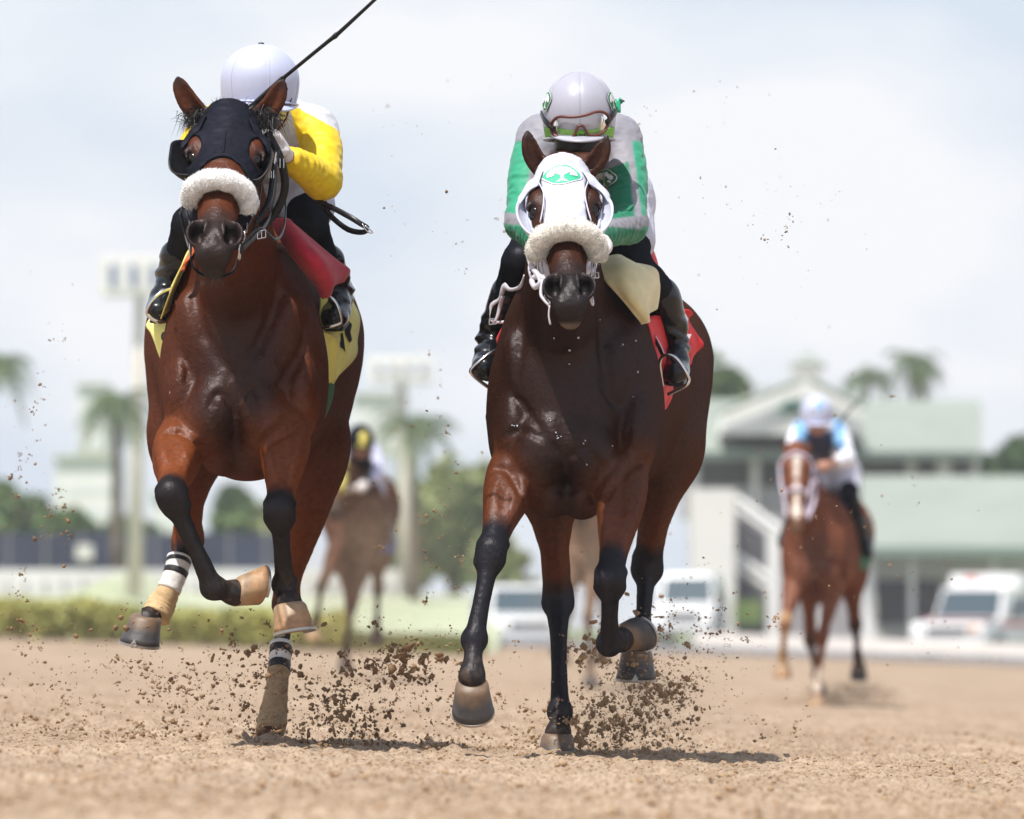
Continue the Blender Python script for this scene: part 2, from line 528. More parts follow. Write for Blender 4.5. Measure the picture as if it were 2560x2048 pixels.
M['fleece2'] = mat('cream_fleece', (0.80, 0.78, 0.72), 0.9, noise=0.2, nscale=90, bump=1.0, bscale=220, bdist=0.004, sheen=0.5)
M['blk_leather'] = mat('black_leather', (0.008, 0.008, 0.010), 0.35, spec=.3, bump=0.2, bscale=120)
M['wht_leather'] = mat('white_leather', (0.52, 0.50, 0.56), 0.45, bump=0.2, bscale=120)
M['boot'] = mat('black_boot_leather', (0.005, 0.006, 0.009), 0.26, spec=.35, coat=0.22, coat_rough=0.06, bump=0.25, bscale=35, bdist=0.004)
M['blk_fabric'] = mat('black_stretch_fabric', (0.007, 0.008, 0.011), 0.6, spec=.15, bump=0.2, bscale=80)
add_lobe(M['blk_fabric'], (.010, .010, .012), .45)
M['steel'] = mat('polished_steel', (0.65, 0.65, 0.66), 0.22, metal=1.0)
M['brass'] = mat('steel_ring', (0.6, 0.6, 0.6), 0.3, metal=1.0)
M['silk'] = mat('jockey_silk', vcol=True, rough=0.55, spec=0.3, noise=0.05, nscale=60, bump=0.25, bscale=50, sheen=0.1)
M['helmet'] = mat('white_helmet_cover', (0.47, 0.50, 0.66), 0.42, noise=0.03, nscale=20, bump=0.06, bscale=60, coat=0.15, coat_rough=0.3)
M['helmet2'] = mat('silver_helmet_cover', (0.38, 0.38, 0.45), 0.36, noise=0.03, nscale=20, bump=0.06, bscale=60, coat=0.2, coat_rough=0.3)
M['skin'] = mat('skin', (0.36, 0.17, 0.11), 0.5, noise=0.12, nscale=40)
M['glove'] = mat('white_glove', (0.62, 0.58, 0.58), 0.7, noise=0.15, nscale=60, bump=0.4, bscale=80)
M['yel_cloth'] = mat('yellow_saddle_cloth', (0.78, 0.68, 0.16), 0.65, noise=0.05, nscale=30, bump=0.3, bscale=90, sheen=0.2)
M['pale_yellow'] = mat('pale_yellow_cloth', (0.86, 0.82, 0.24), 0.65, noise=0.05, nscale=30, bump=0.3, bscale=90, sheen=0.2)
M['pink'] = mat('crimson_felt', (0.46, 0.022, 0.050), 0.85, noise=0.18, nscale=22, bump=0.3, bscale=220, sheen=0.12)
M['red'] = mat('red_saddle_cloth', (0.60, 0.012, 0.016), 0.6, noise=0.08, nscale=30, bump=0.3, bscale=120)
M['cream'] = mat('cream_chamois', (0.66, 0.58, 0.33), 0.8, noise=0.14, nscale=14, bump=0.4, bscale=70, sheen=0.3)
M['orange'] = mat('orange_pad', (0.50, 0.10, 0.025), 0.7, noise=0.1, nscale=30)
M['green_web'] = mat('green_webbing', (0.02, 0.14, 0.075), 0.7, bump=0.3, bscale=150)
M['print_black'] = mat('black_print', (0.01, 0.01, 0.012), 0.6)
M['print_white'] = mat('white_print', (0.8, 0.8, 0.84), 0.6)
M['print_green'] = mat('green_print', (0.03, 0.42, 0.24), 0.6)
M['print_lime'] = mat('lime_print', (0.16, 0.42, 0.035), 0.5)
M['print_dgreen'] = mat('dark_green_print', (0.012, 0.17, 0.05), 0.6)
M['band_tan'] = mat('dusty_bandage', (0.52, 0.36, 0.19), 0.85, noise=0.25, nscale=40, bump=0.6, bscale=130)
M['band_white'] = mat('white_bandage', (0.66, 0.64, 0.62), 0.85, noise=0.15, nscale=60, bump=0.6, bscale=160)
M['band_dirty'] = mat('sandy_bandage', (0.34, 0.23, 0.13), 0.9, noise=0.3, nscale=60, bump=0.8, bscale=130)
M['goggle_rim'] = mat('brown_goggle_rim', (0.12, 0.028, 0.018), 0.45, bump=0.4, bscale=200)
M['lens'] = mat('goggle_lens', (0.9, 0.92, 0.95), 0.03, trans=0.97, spec=0.6)
# ------------------------------------------------------------------ horse sculpting
def unit(v):
    v = np.asarray(v, float); return v / (np.linalg.norm(v) + 1e-12)

class Head:
    """local frame: x to the picture's right, s down the face, n out of the face"""
    def __init__(h, eye, nose, Y, roll=0.0, size=1.0):
        E = W(eye[0], eye[1], Y)
        Lx = 0.365 * size
        # nostril point nearer the camera so that the length of the face is right
        Yn = Y
        for _ in range(12):
            Nn = W(nose[0], nose[1], Yn); d = Nn - E
            Yn = Y - math.sqrt(max(Lx ** 2 - d[0] ** 2 - d[2] ** 2, 0.01))
        Nn = W(nose[0], nose[1], Yn)
        h.e2 = unit(Nn - E)
        e1 = np.array([math.cos(roll), 0.0, math.sin(roll)])
        h.e1 = unit(e1 - (e1 @ h.e2) * h.e2)
        h.e3 = np.cross(h.e2, h.e1)
        if h.e3[2] < 0: h.e3 = -h.e3
        h.E = E; h.k = size
    def __call__(h, x, s, n):
        k = h.k
        return h.E + h.e1 * x * k + h.e2 * (s - .02) * k + h.e3 * (n + .045) * k
    def inv(h, P):
        d = (P - h.E) / h.k
        return d @ h.e1, d @ h.e2 + .02, d @ h.e3 - .045
    @property
    def R(h): return np.array([h.e1, h.e2, h.e3])

def head_prims(fd, H, grow=0.0, fine=True):
    k = H.k; R = H.R; g = grow
    A = lambda *r: (np.array(r) * k + g)
    lat = H.e1
    P = [(-.155, -.055), (-.08, -.070), (.02, -.078), (.11, -.072), (.20, -.062), (.30, -.054), (.37, -.058), (.42, -.066)]
    fd.loft([H(0, s, n) for s, n in P], A(.068, .092, .097, .078, .062, .053, .048, .042), A(.070, .078, .074, .068, .056, .048, .046, .040), lat, k=.02)
    # jaw
    fd.loft([H(0, s, n) for s, n in [(-.06, -.15), (.03, -.185), (.13, -.17), (.24, -.125), (.36, -.10)]], A(.055, .062, .052, .038, .036), A(.07, .075, .062, .045, .035), lat, k=.03)
    for sx in (-1, 1):
        fd.ell(H(sx * .050, .06, -.155), A(.028, .095, .075), R, k=.03)                 # cheek
        fd.ell(H(sx * .080, -.015, -.045), A(.026, .040, .030), R, k=.025)               # brow
        fd.loft([H(sx * .082, .03, -.075), H(sx * .066, .12, -.075), H(sx * .05, .20, -.072)], A(.016, .013, .008), A(.016, .013, .008), lat, k=.02)
        if fine and not g:
            fd.ell(H(sx * .103, .022, -.052), A(.014, .024, .019), R, k=.012, op='s')
            fd.loft([H(sx * .096, .000, -.035), H(sx * .106, .012, -.036), H(sx * .104, .034, -.044)], A(.006, .008, .005), None, lat, k=.01)
            fd.loft([H(sx * .058, .20, -.03), H(sx * .052, .27, -.035)], A(.007, .006), None, lat, k=.02, op='s')
    # muzzle
    fd.ell(H(0, .405, -.060), A(.046, .054, .050), R, k=.03)
    fd.ell(H(0, .442, -.062), A(.038, .032, .040), R, k=.025)
    fd.ell(H(0, .440, -.112), A(.034, .034, .030), R, k=.014)
    for sx in (-1, 1):
        fd.ell(H(sx * .043, .388, -.034), A(.036, .046, .036), R, k=.018)
        fd.ell(H(sx * .020, .446, -.060), A(.025, .030, .038), R, k=.02)
    if fine and not g:
        for sx in (-1, 1):
            # nostrils: comma shaped openings, flared
            fd.loft([H(sx * .034, .356, .004), H(sx * .047, .384, -.002), H(sx * .050, .414, -.010), H(sx * .041, .430, -.018)], A(.010, .0235, .0245, .014), A(.018, .036, .036, .020), lat, k=.008, op='s')
            fd.ell(H(sx * .042, .395, -.036), A(.018, .028, .028), R, k=.008, op='s')
            fd.loft([H(sx * .024, .372, .004), H(sx * .022, .40, .002), H(sx * .026, .425, -.006)], A(.004, .006, .005), None, lat, k=.012)
            fd.loft([H(sx * .012, .42, .0), H(sx * .02, .455, -.02)], A(.004, .003), None, lat, k=.015, op='s')
        fd.loft([H(-.052, .445, -.088), H(-.03, .484, -.092), H(0, .492, -.088), H(.03, .484, -.092), H(.052, .445, -.088)], A(.003, .0045, .0045, .0045, .003), None, H.e3, k=.008, op='s')

def lerp_pts(A_, B_, ts):
    A_, B_ = np.asarray(A_), np.asarray(B_)
    return [A_ + (B_ - A_) * t for t in ts]

def foreleg(fd, E, K, Ft, C, k=1.0, g=0.0):
    A = lambda *r: np.array(r) * k + g
    fd.loft(lerp_pts(E, K, [-.12, .1, .3, .5, .72, .9, 1]), A(.066, .076, .071, .058, .044, .040, .044), A(.09, .10, .088, .070, .052, .047, .048), k=.018)
    ax = unit(K - E); cn = unit(Ft - K); ff = np.array([0, -1.0, 0]); ff = unit(ff - (ff @ ax) * ax)
    for sx in (-1, 1):       # extensor and flexor bellies of the forearm
        P_ = lerp_pts(E, K, [.08, .3, .55, .8])
        fd.loft([p + ff * .045 * k + np.array([sx * .030, 0, 0]) * k for p in P_[:3]] + [P_[3] + ff * .02 * k + np.array([sx * .018, 0, 0]) * k], A(.034, .036, .027, .014), None, k=.012)
    for t, r in ((-.034, .046), (.028, .047)):
        d = ax if t < 0 else cn
        fd.ell(K + d * abs(t) * (1 if t > 0 else -1) * k, A(r - .003, r * .85, .044), k=.014)
    fr = unit(np.cross(np.array([1, 0, 0]), cn)); fr = fr if fr[1] < 0 else -fr
    fd.ell(K + fr * .012 * k - ax * .018 * k, A(.037, .028, .022), k=.006)
    fd.ell(K + fr * .010 * k + cn * .020 * k, A(.036, .028, .020), k=.006)
    fd.ell(K - fr * .030 * k + cn * -.01 * k, A(.018, .026, .028), k=.02)
    for sx in (-1, 1):
        fd.ell(K + np.array([sx * .036, 0, 0]) * k - ax * .034 * k, A(.015, .022, .017), k=.006)
        fd.ell(K + np.array([sx * .034, 0, 0]) * k + cn * .032 * k, A(.015, .022, .015), k=.006)
    fd.loft(lerp_pts(K, Ft, [0, .14, .3, .6, .85, 1]), A(.044, .037, .0275, .0255, .029, .033), A(.044, .038, .034, .033, .035, .038), k=.016)
    back = unit(Ft - K + 0) * 0 - fr
    fd.loft([p + back * .026 * k for p in lerp_pts(K, Ft, [.15, .4, .7, .95])], A(.013, .0115, .0125, .016), k=.008)
    for sx in (-1, 1):
        fd.ell(Ft + np.array([sx * .020, 0, 0]) * k + back * .008 * k, A(.0185, .026, .028), k=.014)
    fd.ell(Ft + back * .024 * k, A(.022, .018, .022), k=.018)
    fd.loft(lerp_pts(Ft, C, [0, .35, .65, .9, 1.02]), A(.034, .028, .031, .039, .042), A(.038, .030, .032, .038, .040), k=.016)

def hindleg(fd, Hp, S, Hk, Ft, C, k=1.0, gw=1.0, g=0.0):
    A = lambda *r: np.array(r) * k + g
    fd.loft([Hp, S], A(.15, .125), A(.20, .17), k=.06, n=1)
    fd.loft(lerp_pts(S, Hk, [-.05, .2, .42, .62, .8, .93, 1]), A(.125 * gw, .112 * gw, .088 * gw, .064 * gw, .046, .042, .043), A(.16, .14, .11, .08, .058, .05, .05), k=.05)
    cn = unit(Ft - Hk)
    up = unit(Hk - S)
    bk = np.array([0, 1.0, 0])
    fd.loft([Hk + bk * .02 * k - np.array([0, 0, .03]) * k, Hk + (bk * .06 + np.array([0, 0, .055])) * k], A(.034, .026), A(.034, .026), k=.03, n=1)
    fd.loft([S + (Hk - S) * .55 + bk * .05 * k, Hk + (bk * .062 + np.array([0, 0, .06])) * k], A(.022, .018), k=.03, n=1)
    fd.ell(Hk, A(.045, .052, .052), k=.02)
    for sx in (-1, 1):
        fd.ell(Hk + np.array([sx * .034, -.012, -.012]) * k, A(.016, .026, .026), k=.014)
        fd.ell(Hk + np.array([sx * .028, -.006, .03]) * k, A(.018, .026, .026), k=.016)
    fd.loft(lerp_pts(Hk, Ft, [0, .13, .28, .6, .86, 1]), A(.043, .037, .029, .0255, .029, .034), A(.048, .042, .036, .033, .035, .038), k=.018)
    for sx in (-1, 1):
        fd.ell(Ft + np.array([sx * .021, .006, 0]) * k, A(.018, .026, .028), k=.014)
    fd.ell(Ft + np.array([0, .026, 0]) * k, A(.022, .018, .022), k=.018)
    fd.loft(lerp_pts(Ft, C, [0, .35, .65, .9, 1.02]), A(.035, .029, .032, .040, .043), A(.038, .031, .033, .039, .041), k=.016)

def hoof(parent, C, D, toe, kind, k=1.0, shoe=True, clip=True):
    C = np.asarray(C, float); D = unit(D); toe = unit(np.asarray(toe, float) - (np.dot(toe, D)) * D); sd_ = np.cross(D, toe)
    n = 36; th = np.linspace(0, 2 * np.pi, n, endpoint=False)
    def ring(h, ln, wd, off, n_=n):
        c = np.cos(th); s_ = np.sin(th)
        ll = np.where(c < 0, ln * .80, ln)                   # flatter heel
        c2 = np.sign(c) * np.abs(c) ** .92; s2 = np.sign(s_) * np.abs(s_) ** .9
        return [C + D * h * k + toe * (off + a * 1.0) * k + sd_ * b * k for a, b in zip(c2 * ll, s2 * wd)]
    rings = []
    HH = .078
    prof = [(-.008, .044, .043, .000), (.000, .050, .049, .001), (.006, .0515, .051, .004), (.022, .054, .053, .010), (.042, .058, .0565, .017), (.062, .062, .0605, .024), (HH, .066, .064, .030),
            (HH + .001, .0625, .060, .030), (HH - .004, .056, .054, .030), (HH - .008, .035, .032, .028)]
    V = []
    for h, ln, wd, off in prof: V += ring(h, ln, wd, off)
    Fq = []
    for i in range(len(prof) - 1):
        for j in range(n):
            k2 = (j + 1) % n
            Fq.append((i * n + j, i * n + k2, (i + 1) * n + k2, (i + 1) * n + j))
    Fq.append(tuple((len(prof) - 1) * n + j for j in range(n)))
    Fq.append(tuple(range(n - 1, -1, -1)))
    V = np.array(V); hh = ((V - C) @ D) / (HH * k); w1 = wobble(V, 16, 3) * .5 + .5; rg = .5 + .5 * np.sin(hh * 34 + 2.2 * wobble(V, 9, 5))
    if kind == 'hoof_dark':
        a, b_, c_ = np.array((.17, .105, .06)), np.array((.040, .040, .046)), np.array((.10, .085, .075))
        t_ = sstep(.18, .42, hh + .12 * (w1 - .5))[:, None]
    else:
        a, b_, c_ = np.array((.36, .24, .14)), np.array((.40, .22, .10)), np.array((.17, .12, .085))
        t_ = sstep(.1, .7, hh)[:, None]
    cc = a * (1 - t_) + b_ * t_; m_ = (sstep(.55, .85, w1) * .5 + rg * .22)[:, None]; cc = cc * (1 - m_) + c_ * m_
    o = mesh_obj('hoof', V, Fq, M['hoof'], parent, cols=np.clip(cc, 0, 1))
    if shoe:
        sv = []; sf = []
        ths = np.linspace(-2.5, 2.5, 30)
        for t in ths:
            c, s_ = math.cos(t), math.sin(t)
            ll = .80 if c < 0 else 1.0
            for (r, h) in ((1.03, HH + .0005), (1.03, HH + .009), (.70, HH + .009), (.70, HH + .0005)):
                sv.append(C + D * h * k + toe * (.030 + .066 * r * c * ll) * k + sd_ * .064 * r * s_ * k)
        for i in range(len(ths) - 1):
            for j in range(4):
                sf.append((i * 4 + j, i * 4 + (j + 1) % 4, (i + 1) * 4 + (j + 1) % 4, (i + 1) * 4 + j))
        sf.append((0, 1, 2, 3)); q = (len(ths) - 1) * 4; sf.append((q + 3, q + 2, q + 1, q))
        # toe clip
        if not clip: sf_ = len(sf)
        b = len(sv)
        for (u, h, f) in ((-.012, HH + .004, .0700), (.012, HH + .004, .0700), (0, HH - .020, .0655)):
            sv.append(C + D * h * k + toe * (.030 + f) * k + sd_ * u * k)
        for (u, h, f) in ((-.012, HH + .004, .066), (.012, HH + .004, .066), (0, HH - .020, .061)):
            sv.append(C + D * h * k + toe * (.030 + f) * k + sd_ * u * k)
        sf += [(b, b + 1, b + 2), (b + 3, b + 5, b + 4), (b, b + 2, b + 5, b + 3), (b + 1, b + 4, b + 5, b + 2)]
        if not clip: sf = sf[:sf_]
        mesh_obj('horseshoe', sv, sf, M['shoe'], o, smooth=False)
    return o

def strands(name, roots, dirs, length, width, mat_, parent, seed=0, curl=.3, seg=3, grav=0.0):
    rs = np.random.RandomState(seed)
    V = []; Fq = []
    for r, d in zip(roots, dirs):
        l = length * (0.6 + 0.7 * rs.rand()); d = unit(d + rs.normal(size=3) * curl)
        sd_ = unit(np.cross(d, rs.normal(size=3))); b = len(V)
        bend = rs.normal(size=3) * .25
        for i in range(seg + 1):
            t = i / seg; p = r + d * l * t + bend * l * t * t * .5 + np.array([0, 0, -grav]) * l * t * t
            w = width * (1 - t * .9)
            V.append(p - sd_ * w); V.append(p + sd_ * w)
        for i in range(seg): Fq.append((b + 2 * i, b + 2 * i + 1, b + 2 * i + 3, b + 2 * i + 2))
    return mesh_obj(name, np.array(V), np.array(Fq), mat_, parent, smooth=False)

def pr(r, Y): return r * Y / FOC

def horse_field(sp, vox, grow=0):
    """sp: dictionary of photo measured stations"""
    lo = np.array(sp['lo']); hi = np.array(sp['hi'])
    xs = np.arange(lo[0], hi[0], vox)
    ysplit = sp['ysplit']
    ys = np.concatenate([np.arange(lo[1], ysplit, vox), np.arange(ysplit, hi[1], vox * 2)])
    zs = np.arange(lo[2], hi[2], vox)
    fd = Field(xs, ys, zs)
    T = sp['torso']
    P = [W(t[0], t[1], t[2]) for t in T]
    fd.tube_y(P, [pr(t[3], t[2]) for t in T], [pr(t[4], t[2]) for t in T], .05)
    T = sp['neck']
    P = [W(t[0], t[1], t[2]) for t in T]
    fd.loft(P, [pr(t[3], t[2]) for t in T], [t[4] for t in T], k=.07, n=10)
    for c in sp['muscles']:                # px,py,Y, rx_px, ry_m, rz_px, k[, tilt]
        til = c[7] if len(c) > 7 else 0.0
        ca, sa = math.cos(til), math.sin(til)
        fd.ell(W(c[0], c[1], c[2]), (pr(c[3], c[2]), c[4], pr(c[5], c[2])), [[ca, 0, sa], [0, 1, 0], [-sa, 0, ca]], k=c[6])
    for c in sp['fore']:
        foreleg(fd, *[W(*q) for q in c['p']], k=c.get('k', 1.0))
    for c in sp['hind']:
        hindleg(fd, *[W(*q) for q in c['p']], k=c.get('k', 1.0), gw=c.get('gw', 1.0))
    for c in sp.get('grooves', []):
        fd.loft([W(*q) for q in c[0]], c[1], c[2], k=c[3], op='s')
    for c in sp.get('lines', []):          # creases (+r) and veins (-r) following the surface
        P = [fd.front(q[0], q[1], sp['lo'][1] + .55) for q in catmull(np.array(c[0], float), 4)]
        P = [p for p in P if p is not None]
        if len(P) < 3: continue
        t = np.linspace(0, 1, len(P)); r = abs(c[1]) * np.clip(np.sin(t * np.pi) * 1.9, .12, 1)
        fd.loft(P, r, None, k=c[2], n=1, op='s' if c[1] > 0 else 'u')
    H = Head(*sp['head'])
    head_prims(fd, H, fine=sp.get('fine', True))
    for e in sp['ears']:
        P = [W(*q) for q in e]
        a = np.array([.028, .031, .022, .003]) * H.k
        fd.loft(P, a, a * .62, k=.014, n=4, lat=(1, 0, 0))
        if sp.get('fine', True):
            fr = np.array([0, -.016, .004])
            fd.loft([P[0] * .6 + P[1] * .4 + fr, P[1] * .9 + P[2] * .1 + fr, P[2] * .6 + P[3] * .4 + fr * .7], [.012, .017, .007], [.012, .013, .006], k=.006, n=3, op='s')
    return fd, H

def colour_horse(V, N, sp, H):
    c = np.tile(np.array(sp['base']), (len(V), 1)).astype(float)
    def mixin(w, col):
        nonlocal c
        w = np.clip(w, 0, 1)[:, None]; c = c * (1 - w) + np.array(col) * w
    # dapple / general variety
    n1 = wobble(V, 2.2, 3) * .5 + .5
    mixin(n1 * .35, sp['base2'])
    if 'chest' in sp:                      # darker chest and neck, their shade deepened in the coat colour
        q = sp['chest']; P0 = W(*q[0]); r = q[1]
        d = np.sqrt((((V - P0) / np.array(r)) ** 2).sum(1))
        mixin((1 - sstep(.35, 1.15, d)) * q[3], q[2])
    if 'arm' in sp:                        # brighter bay of forearms and gaskins, orange highlights put into the colour
        for q in [c['p'][:2] for c in sp['fore']] + [c['p'][1:3] for c in sp['hind']]:
            d = pdist(V, [W(*p) for p in q], .075, n=1)
            mixin((1 - sstep(-.03, .10, d)) * .68, sp['arm'])
    for e in sp['blacks']:                 # black points of the legs
        P = [W(*p) for p in e[0]]
        d = pdist(V, P, e[1])
        mixin(1 - sstep(-.01, e[2], d + .012 * wobble(V, 14, 7)), e[3] if len(e) > 3 else sp['black'])
    for h in sp['hooves']:
        d = np.linalg.norm(V - W(*h[0]), axis=1)
        mixin((1 - sstep(.02, .16, d)) * (.10 + .45 * sstep(-.1, .5, wobble(V, 30, 13))) * .6, (.16, .11, .07))
    x, s, n = H.inv(V)
    inh = (np.abs(x) < .16) & (n > -.26) & (n < .06) & (s < .56)
    mz = sstep(sp.get('mz0', .27), sp.get('mz1', .37), s + .02 * wobble(V, 12, 5)) * inh
    mixin(mz * .93, sp['muzzle'])
    if 'chin' in sp:
        d = np.sqrt(((x / .05) ** 2 + ((s - .475) / .035) ** 2 + ((n + .13) / .03) ** 2))
        mixin((1 - sstep(.6, 1.2, d)) * inh * .8, sp['chin'])
    nsd = np.sqrt(((np.abs(x) - .044) / .026) ** 2 + ((s - .395) / .040) ** 2 + ((n + .028) / .030) ** 2)
    mixin((1 - sstep(.75, 1.05, nsd)) * inh * .9, (.003, .0025, .0025))
    eye = np.sqrt(((np.abs(x) - .10) / .035) ** 2 + ((s - .022) / .045) ** 2 + ((n + .05) / .04) ** 2)
    mixin((1 - sstep(.5, 1.2, eye)) * inh * .8, (.012, .009, .008))
    for b in sp.get('marks', []):          # white facial marks: (x, s, rx, rs)
        d = np.sqrt(((x - b[0]) / b[2]) ** 2 + ((s - b[1]) / b[3]) ** 2) + .12 * wobble(V, 20, 9)
        mixin((1 - sstep(.75, 1.15, d)) * inh * (n > -.07), (.62, .56, .5))
    for e in sp['ears']:
        P = [W(*q) for q in e]
        d = np.linalg.norm(V - P[3], axis=1)
        mixin((1 - sstep(.0, .06, d)) * .85, (.015, .012, .012))
    for b in sp.get('spots', []):
        P0 = W(*b[0]); d = np.abs(V - P0) / np.array(b[1])
        mixin((d.max(1) < 1) * (wobble(V, 60, 11) > b[3]), b[2])
    return np.clip(c, 0, 1)

def make_horse(sp, vox, label, group, coat='coat'):
    base = np.array([*W(*sp['at'])[:2], 0]); base[2] = float(ground_z(base[0], base[1]))
    root = empty('horse', tuple(base), label, 'horse', group)
    fd, H = horse_field(sp, vox)
    V, Q = fd.mesh(relax=3)
    N = vnormals(V, Q)
    V = V + N * (wobble(V, 9, 21) * .0012)[:, None]
    cols = colour_horse(V, N, sp, H)
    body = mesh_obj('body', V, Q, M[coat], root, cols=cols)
    for sx in (-1, 1):
        c = H(sx * .083, .022, -.054); r = .0225 * H.k
        vs, fs = loft_mesh([c + H.e2 * r * math.cos(t) for t in np.linspace(0, math.pi, 9)], [max(r * math.sin(t), 1e-4) for t in np.linspace(0, math.pi, 9)], [max(r * math.sin(t), 1e-4) for t in np.linspace(0, math.pi, 9)], H.e1, 12)
        mesh_obj('eye', vs, fs, M['eye'], root)
    for h in sp['hooves']:
        hoof(root, W(*h[0]), h[1], h[2], h[3], k=h[4] if len(h) > 4 else 1.0, shoe=sp.get('fine', True), clip=len(h) < 6)
    return root, H, fd, V

def down(px0, py0, Y0, px1, py1, Y1):
    return unit(W(px1, py1, Y1) - W(px0, py0, Y0))

# ---- the two leading horses ------------------------------------------------
S1 = dict(
    at=(600, 1865, 25.3), lo=(-1.16, 23.35, .02), hi=(-.42, 26.5, 2.12), ysplit=24.75,
    head=((562, 393), (537, 591), 23.86, -.02, 1.07),
    torso=[(612, 930, 24.52, 110, 150), (612, 930, 24.64, 165, 240), (614, 922, 24.9, 190, 280), (628, 905, 25.2, 228, 292), (636, 880, 25.5, 262, 290),
           (637, 850, 25.8, 272, 262), (637, 826, 26.05, 245, 222), (637, 800, 26.25, 150, 150)],
    neck=[(603, 860, 24.92, 150, .27), (598, 740, 24.66, 118, .235), (590, 610, 24.42, 96, .20), (578, 470, 24.17, 76, .155), (568, 372, 24.02, 62, .10)],
    muscles=[(604, 900, 24.60, 172, .17, 250, .07), (535, 700, 24.68, 62, .14, 110, .08, -.4), (668, 700, 24.68, 62, .14, 110, .08, .4), (478, 900, 24.72, 72, .20, 215, .08, -.14), (738, 890, 24.72, 74, .20, 225, .08, .14),
             (458, 990, 24.56, 50, .12, 115, .02), (752, 990, 24.56, 48, .12, 115, .02),
             (530, 1032, 24.48, 74, .10, 118, .02, -.40), (651, 1032, 24.48, 74, .10, 118, .02, .40),
             (520, 850, 24.53, 60, .08, 130, .035, .5), (682, 850, 24.53, 60, .08, 130, .035, -.5),
             (560, 1120, 24.62, 62, .14, 72, .04), (632, 1122, 24.62, 62, .14, 72, .03),
             (600, 640, 25.05, 70, .30, 90, .06), (640, 640, 25.85, 120, .30, 80, .08)],
    grooves=[([(587, 930, 24.36), (588, 1020, 24.36), (590, 1120, 24.40)], [.006, .010, .008], [.02, .03, .02], .012),
             ([(470, 1090, 24.46), (500, 1040, 24.44), (520, 1000, 24.42)], [.006, .008, .005], None, .02)],
    lines=[([(590, 1035), (610, 985), (632, 968), (650, 1000), (644, 1050)], .010, .014), ([(584, 1035), (566, 995), (545, 985), (526, 1010), (518, 1050)], .009, .014),
           ([(762, 1045), (720, 1080), (672, 1108), (652, 1140), (655, 1175)], .012, .016), ([(405, 1096), (425, 1080), (455, 1084), (490, 1110), (522, 1145)], .012, .014),
           ([(692, 600), (696, 680), (690, 760), (655, 850), (608, 925)], .012, .03), ([(490, 650), (487, 720), (494, 800), (536, 880), (578, 935)], .011, .03),
           ([(752, 760), (765, 830), (745, 900), (700, 960)], .010, .03), ([(452, 880), (470, 925), (462, 965)], .008, .012), ([(728, 1120), (712, 1170), (716, 1215)], .008, .014),
           ([(700, 1055), (722, 1105), (730, 1160), (722, 1210)], -.0045, .006), ([(672, 1130), (684, 1165), (680, 1205)], -.004, .006), ([(455, 1110), (470, 1150), (462, 1190)], -.0035, .006),
           ([(664, 880), (690, 915), (705, 960), (735, 985)], -.0035, .006), ([(520, 1060), (540, 1095), (546, 1140)], -.0032, .006), ([(430, 700), (440, 780), (432, 850)], -.003, .006), ([(640, 700), (655, 770), (640, 830)], -.003, .006)],
    fore=[dict(p=[(446, 1118, 24.52), (427, 1237, 24.14), (533, 1470, 24.20), (585, 1482, 24.25)]),
          dict(p=[(715, 1080, 24.50), (698, 1276, 24.14), (712, 1464, 24.32), (722, 1510, 24.28)])],
    hind=[dict(p=[(500, 860, 25.85), (470, 1090, 25.5), (470, 1345, 25.75), (393, 1520, 25.62), (368, 1550, 25.56)], gw=.85),
          dict(p=[(780, 860, 25.85), (775, 1130, 25.45), (716, 1505, 25.62), (680, 1805, 25.36), (672, 1842, 25.28)], gw=1.08, k=.87)],
    hooves=[((592, 1484, 24.26), (0.93, .35, -.12), (.05, .3, .95), 'hoof_tan', .98, 0), ((724, 1516, 24.27), (.16, -.10, -.97), (.10, -.9, .1), 'hoof_tan', .98, 0),
            ((366, 1545, 25.55), (-.16, .14, -.97), (-.25, -.95, -.1), 'hoof_dark', .98), ((672, 1848, 25.27), (-.02, .1, -.98), (0, -1, -.1), 'hoof_dark', .98)],
    ears=[[(522, 312, 24.02), (476, 262, 24.0), (450, 214, 23.99), (442, 188, 23.98)], [(632, 312, 24.02), (680, 262, 24.0), (701, 218, 23.99), (709, 196, 23.98)]],
    base=(.082, .0215, .0070), base2=(.034, .0090, .0038), arm=(.19, .050, .013), black=(.012, .010, .011), muzzle=(.021, .015, .014),
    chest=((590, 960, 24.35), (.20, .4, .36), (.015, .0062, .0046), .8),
    blacks=[([(427, 1250, 24.12), (533, 1475, 24.20), (590, 1485, 24.26)], [.075, .07, .07], .05),
            ([(698, 1290, 24.12), (712, 1466, 24.32), (724, 1530, 24.25)], [.075, .06, .07], .06),
            ([(470, 1400, 25.72), (393, 1524, 25.62), (360, 1570, 25.5)], [.05, .07, .07], .05), ([(716, 1560, 25.6), (680, 1805, 25.36)], [.05, .07], .06)],
    spots=[((428, 988, 24.45), (.008, .3, .024), (.35, .33, .33), .35)],
)
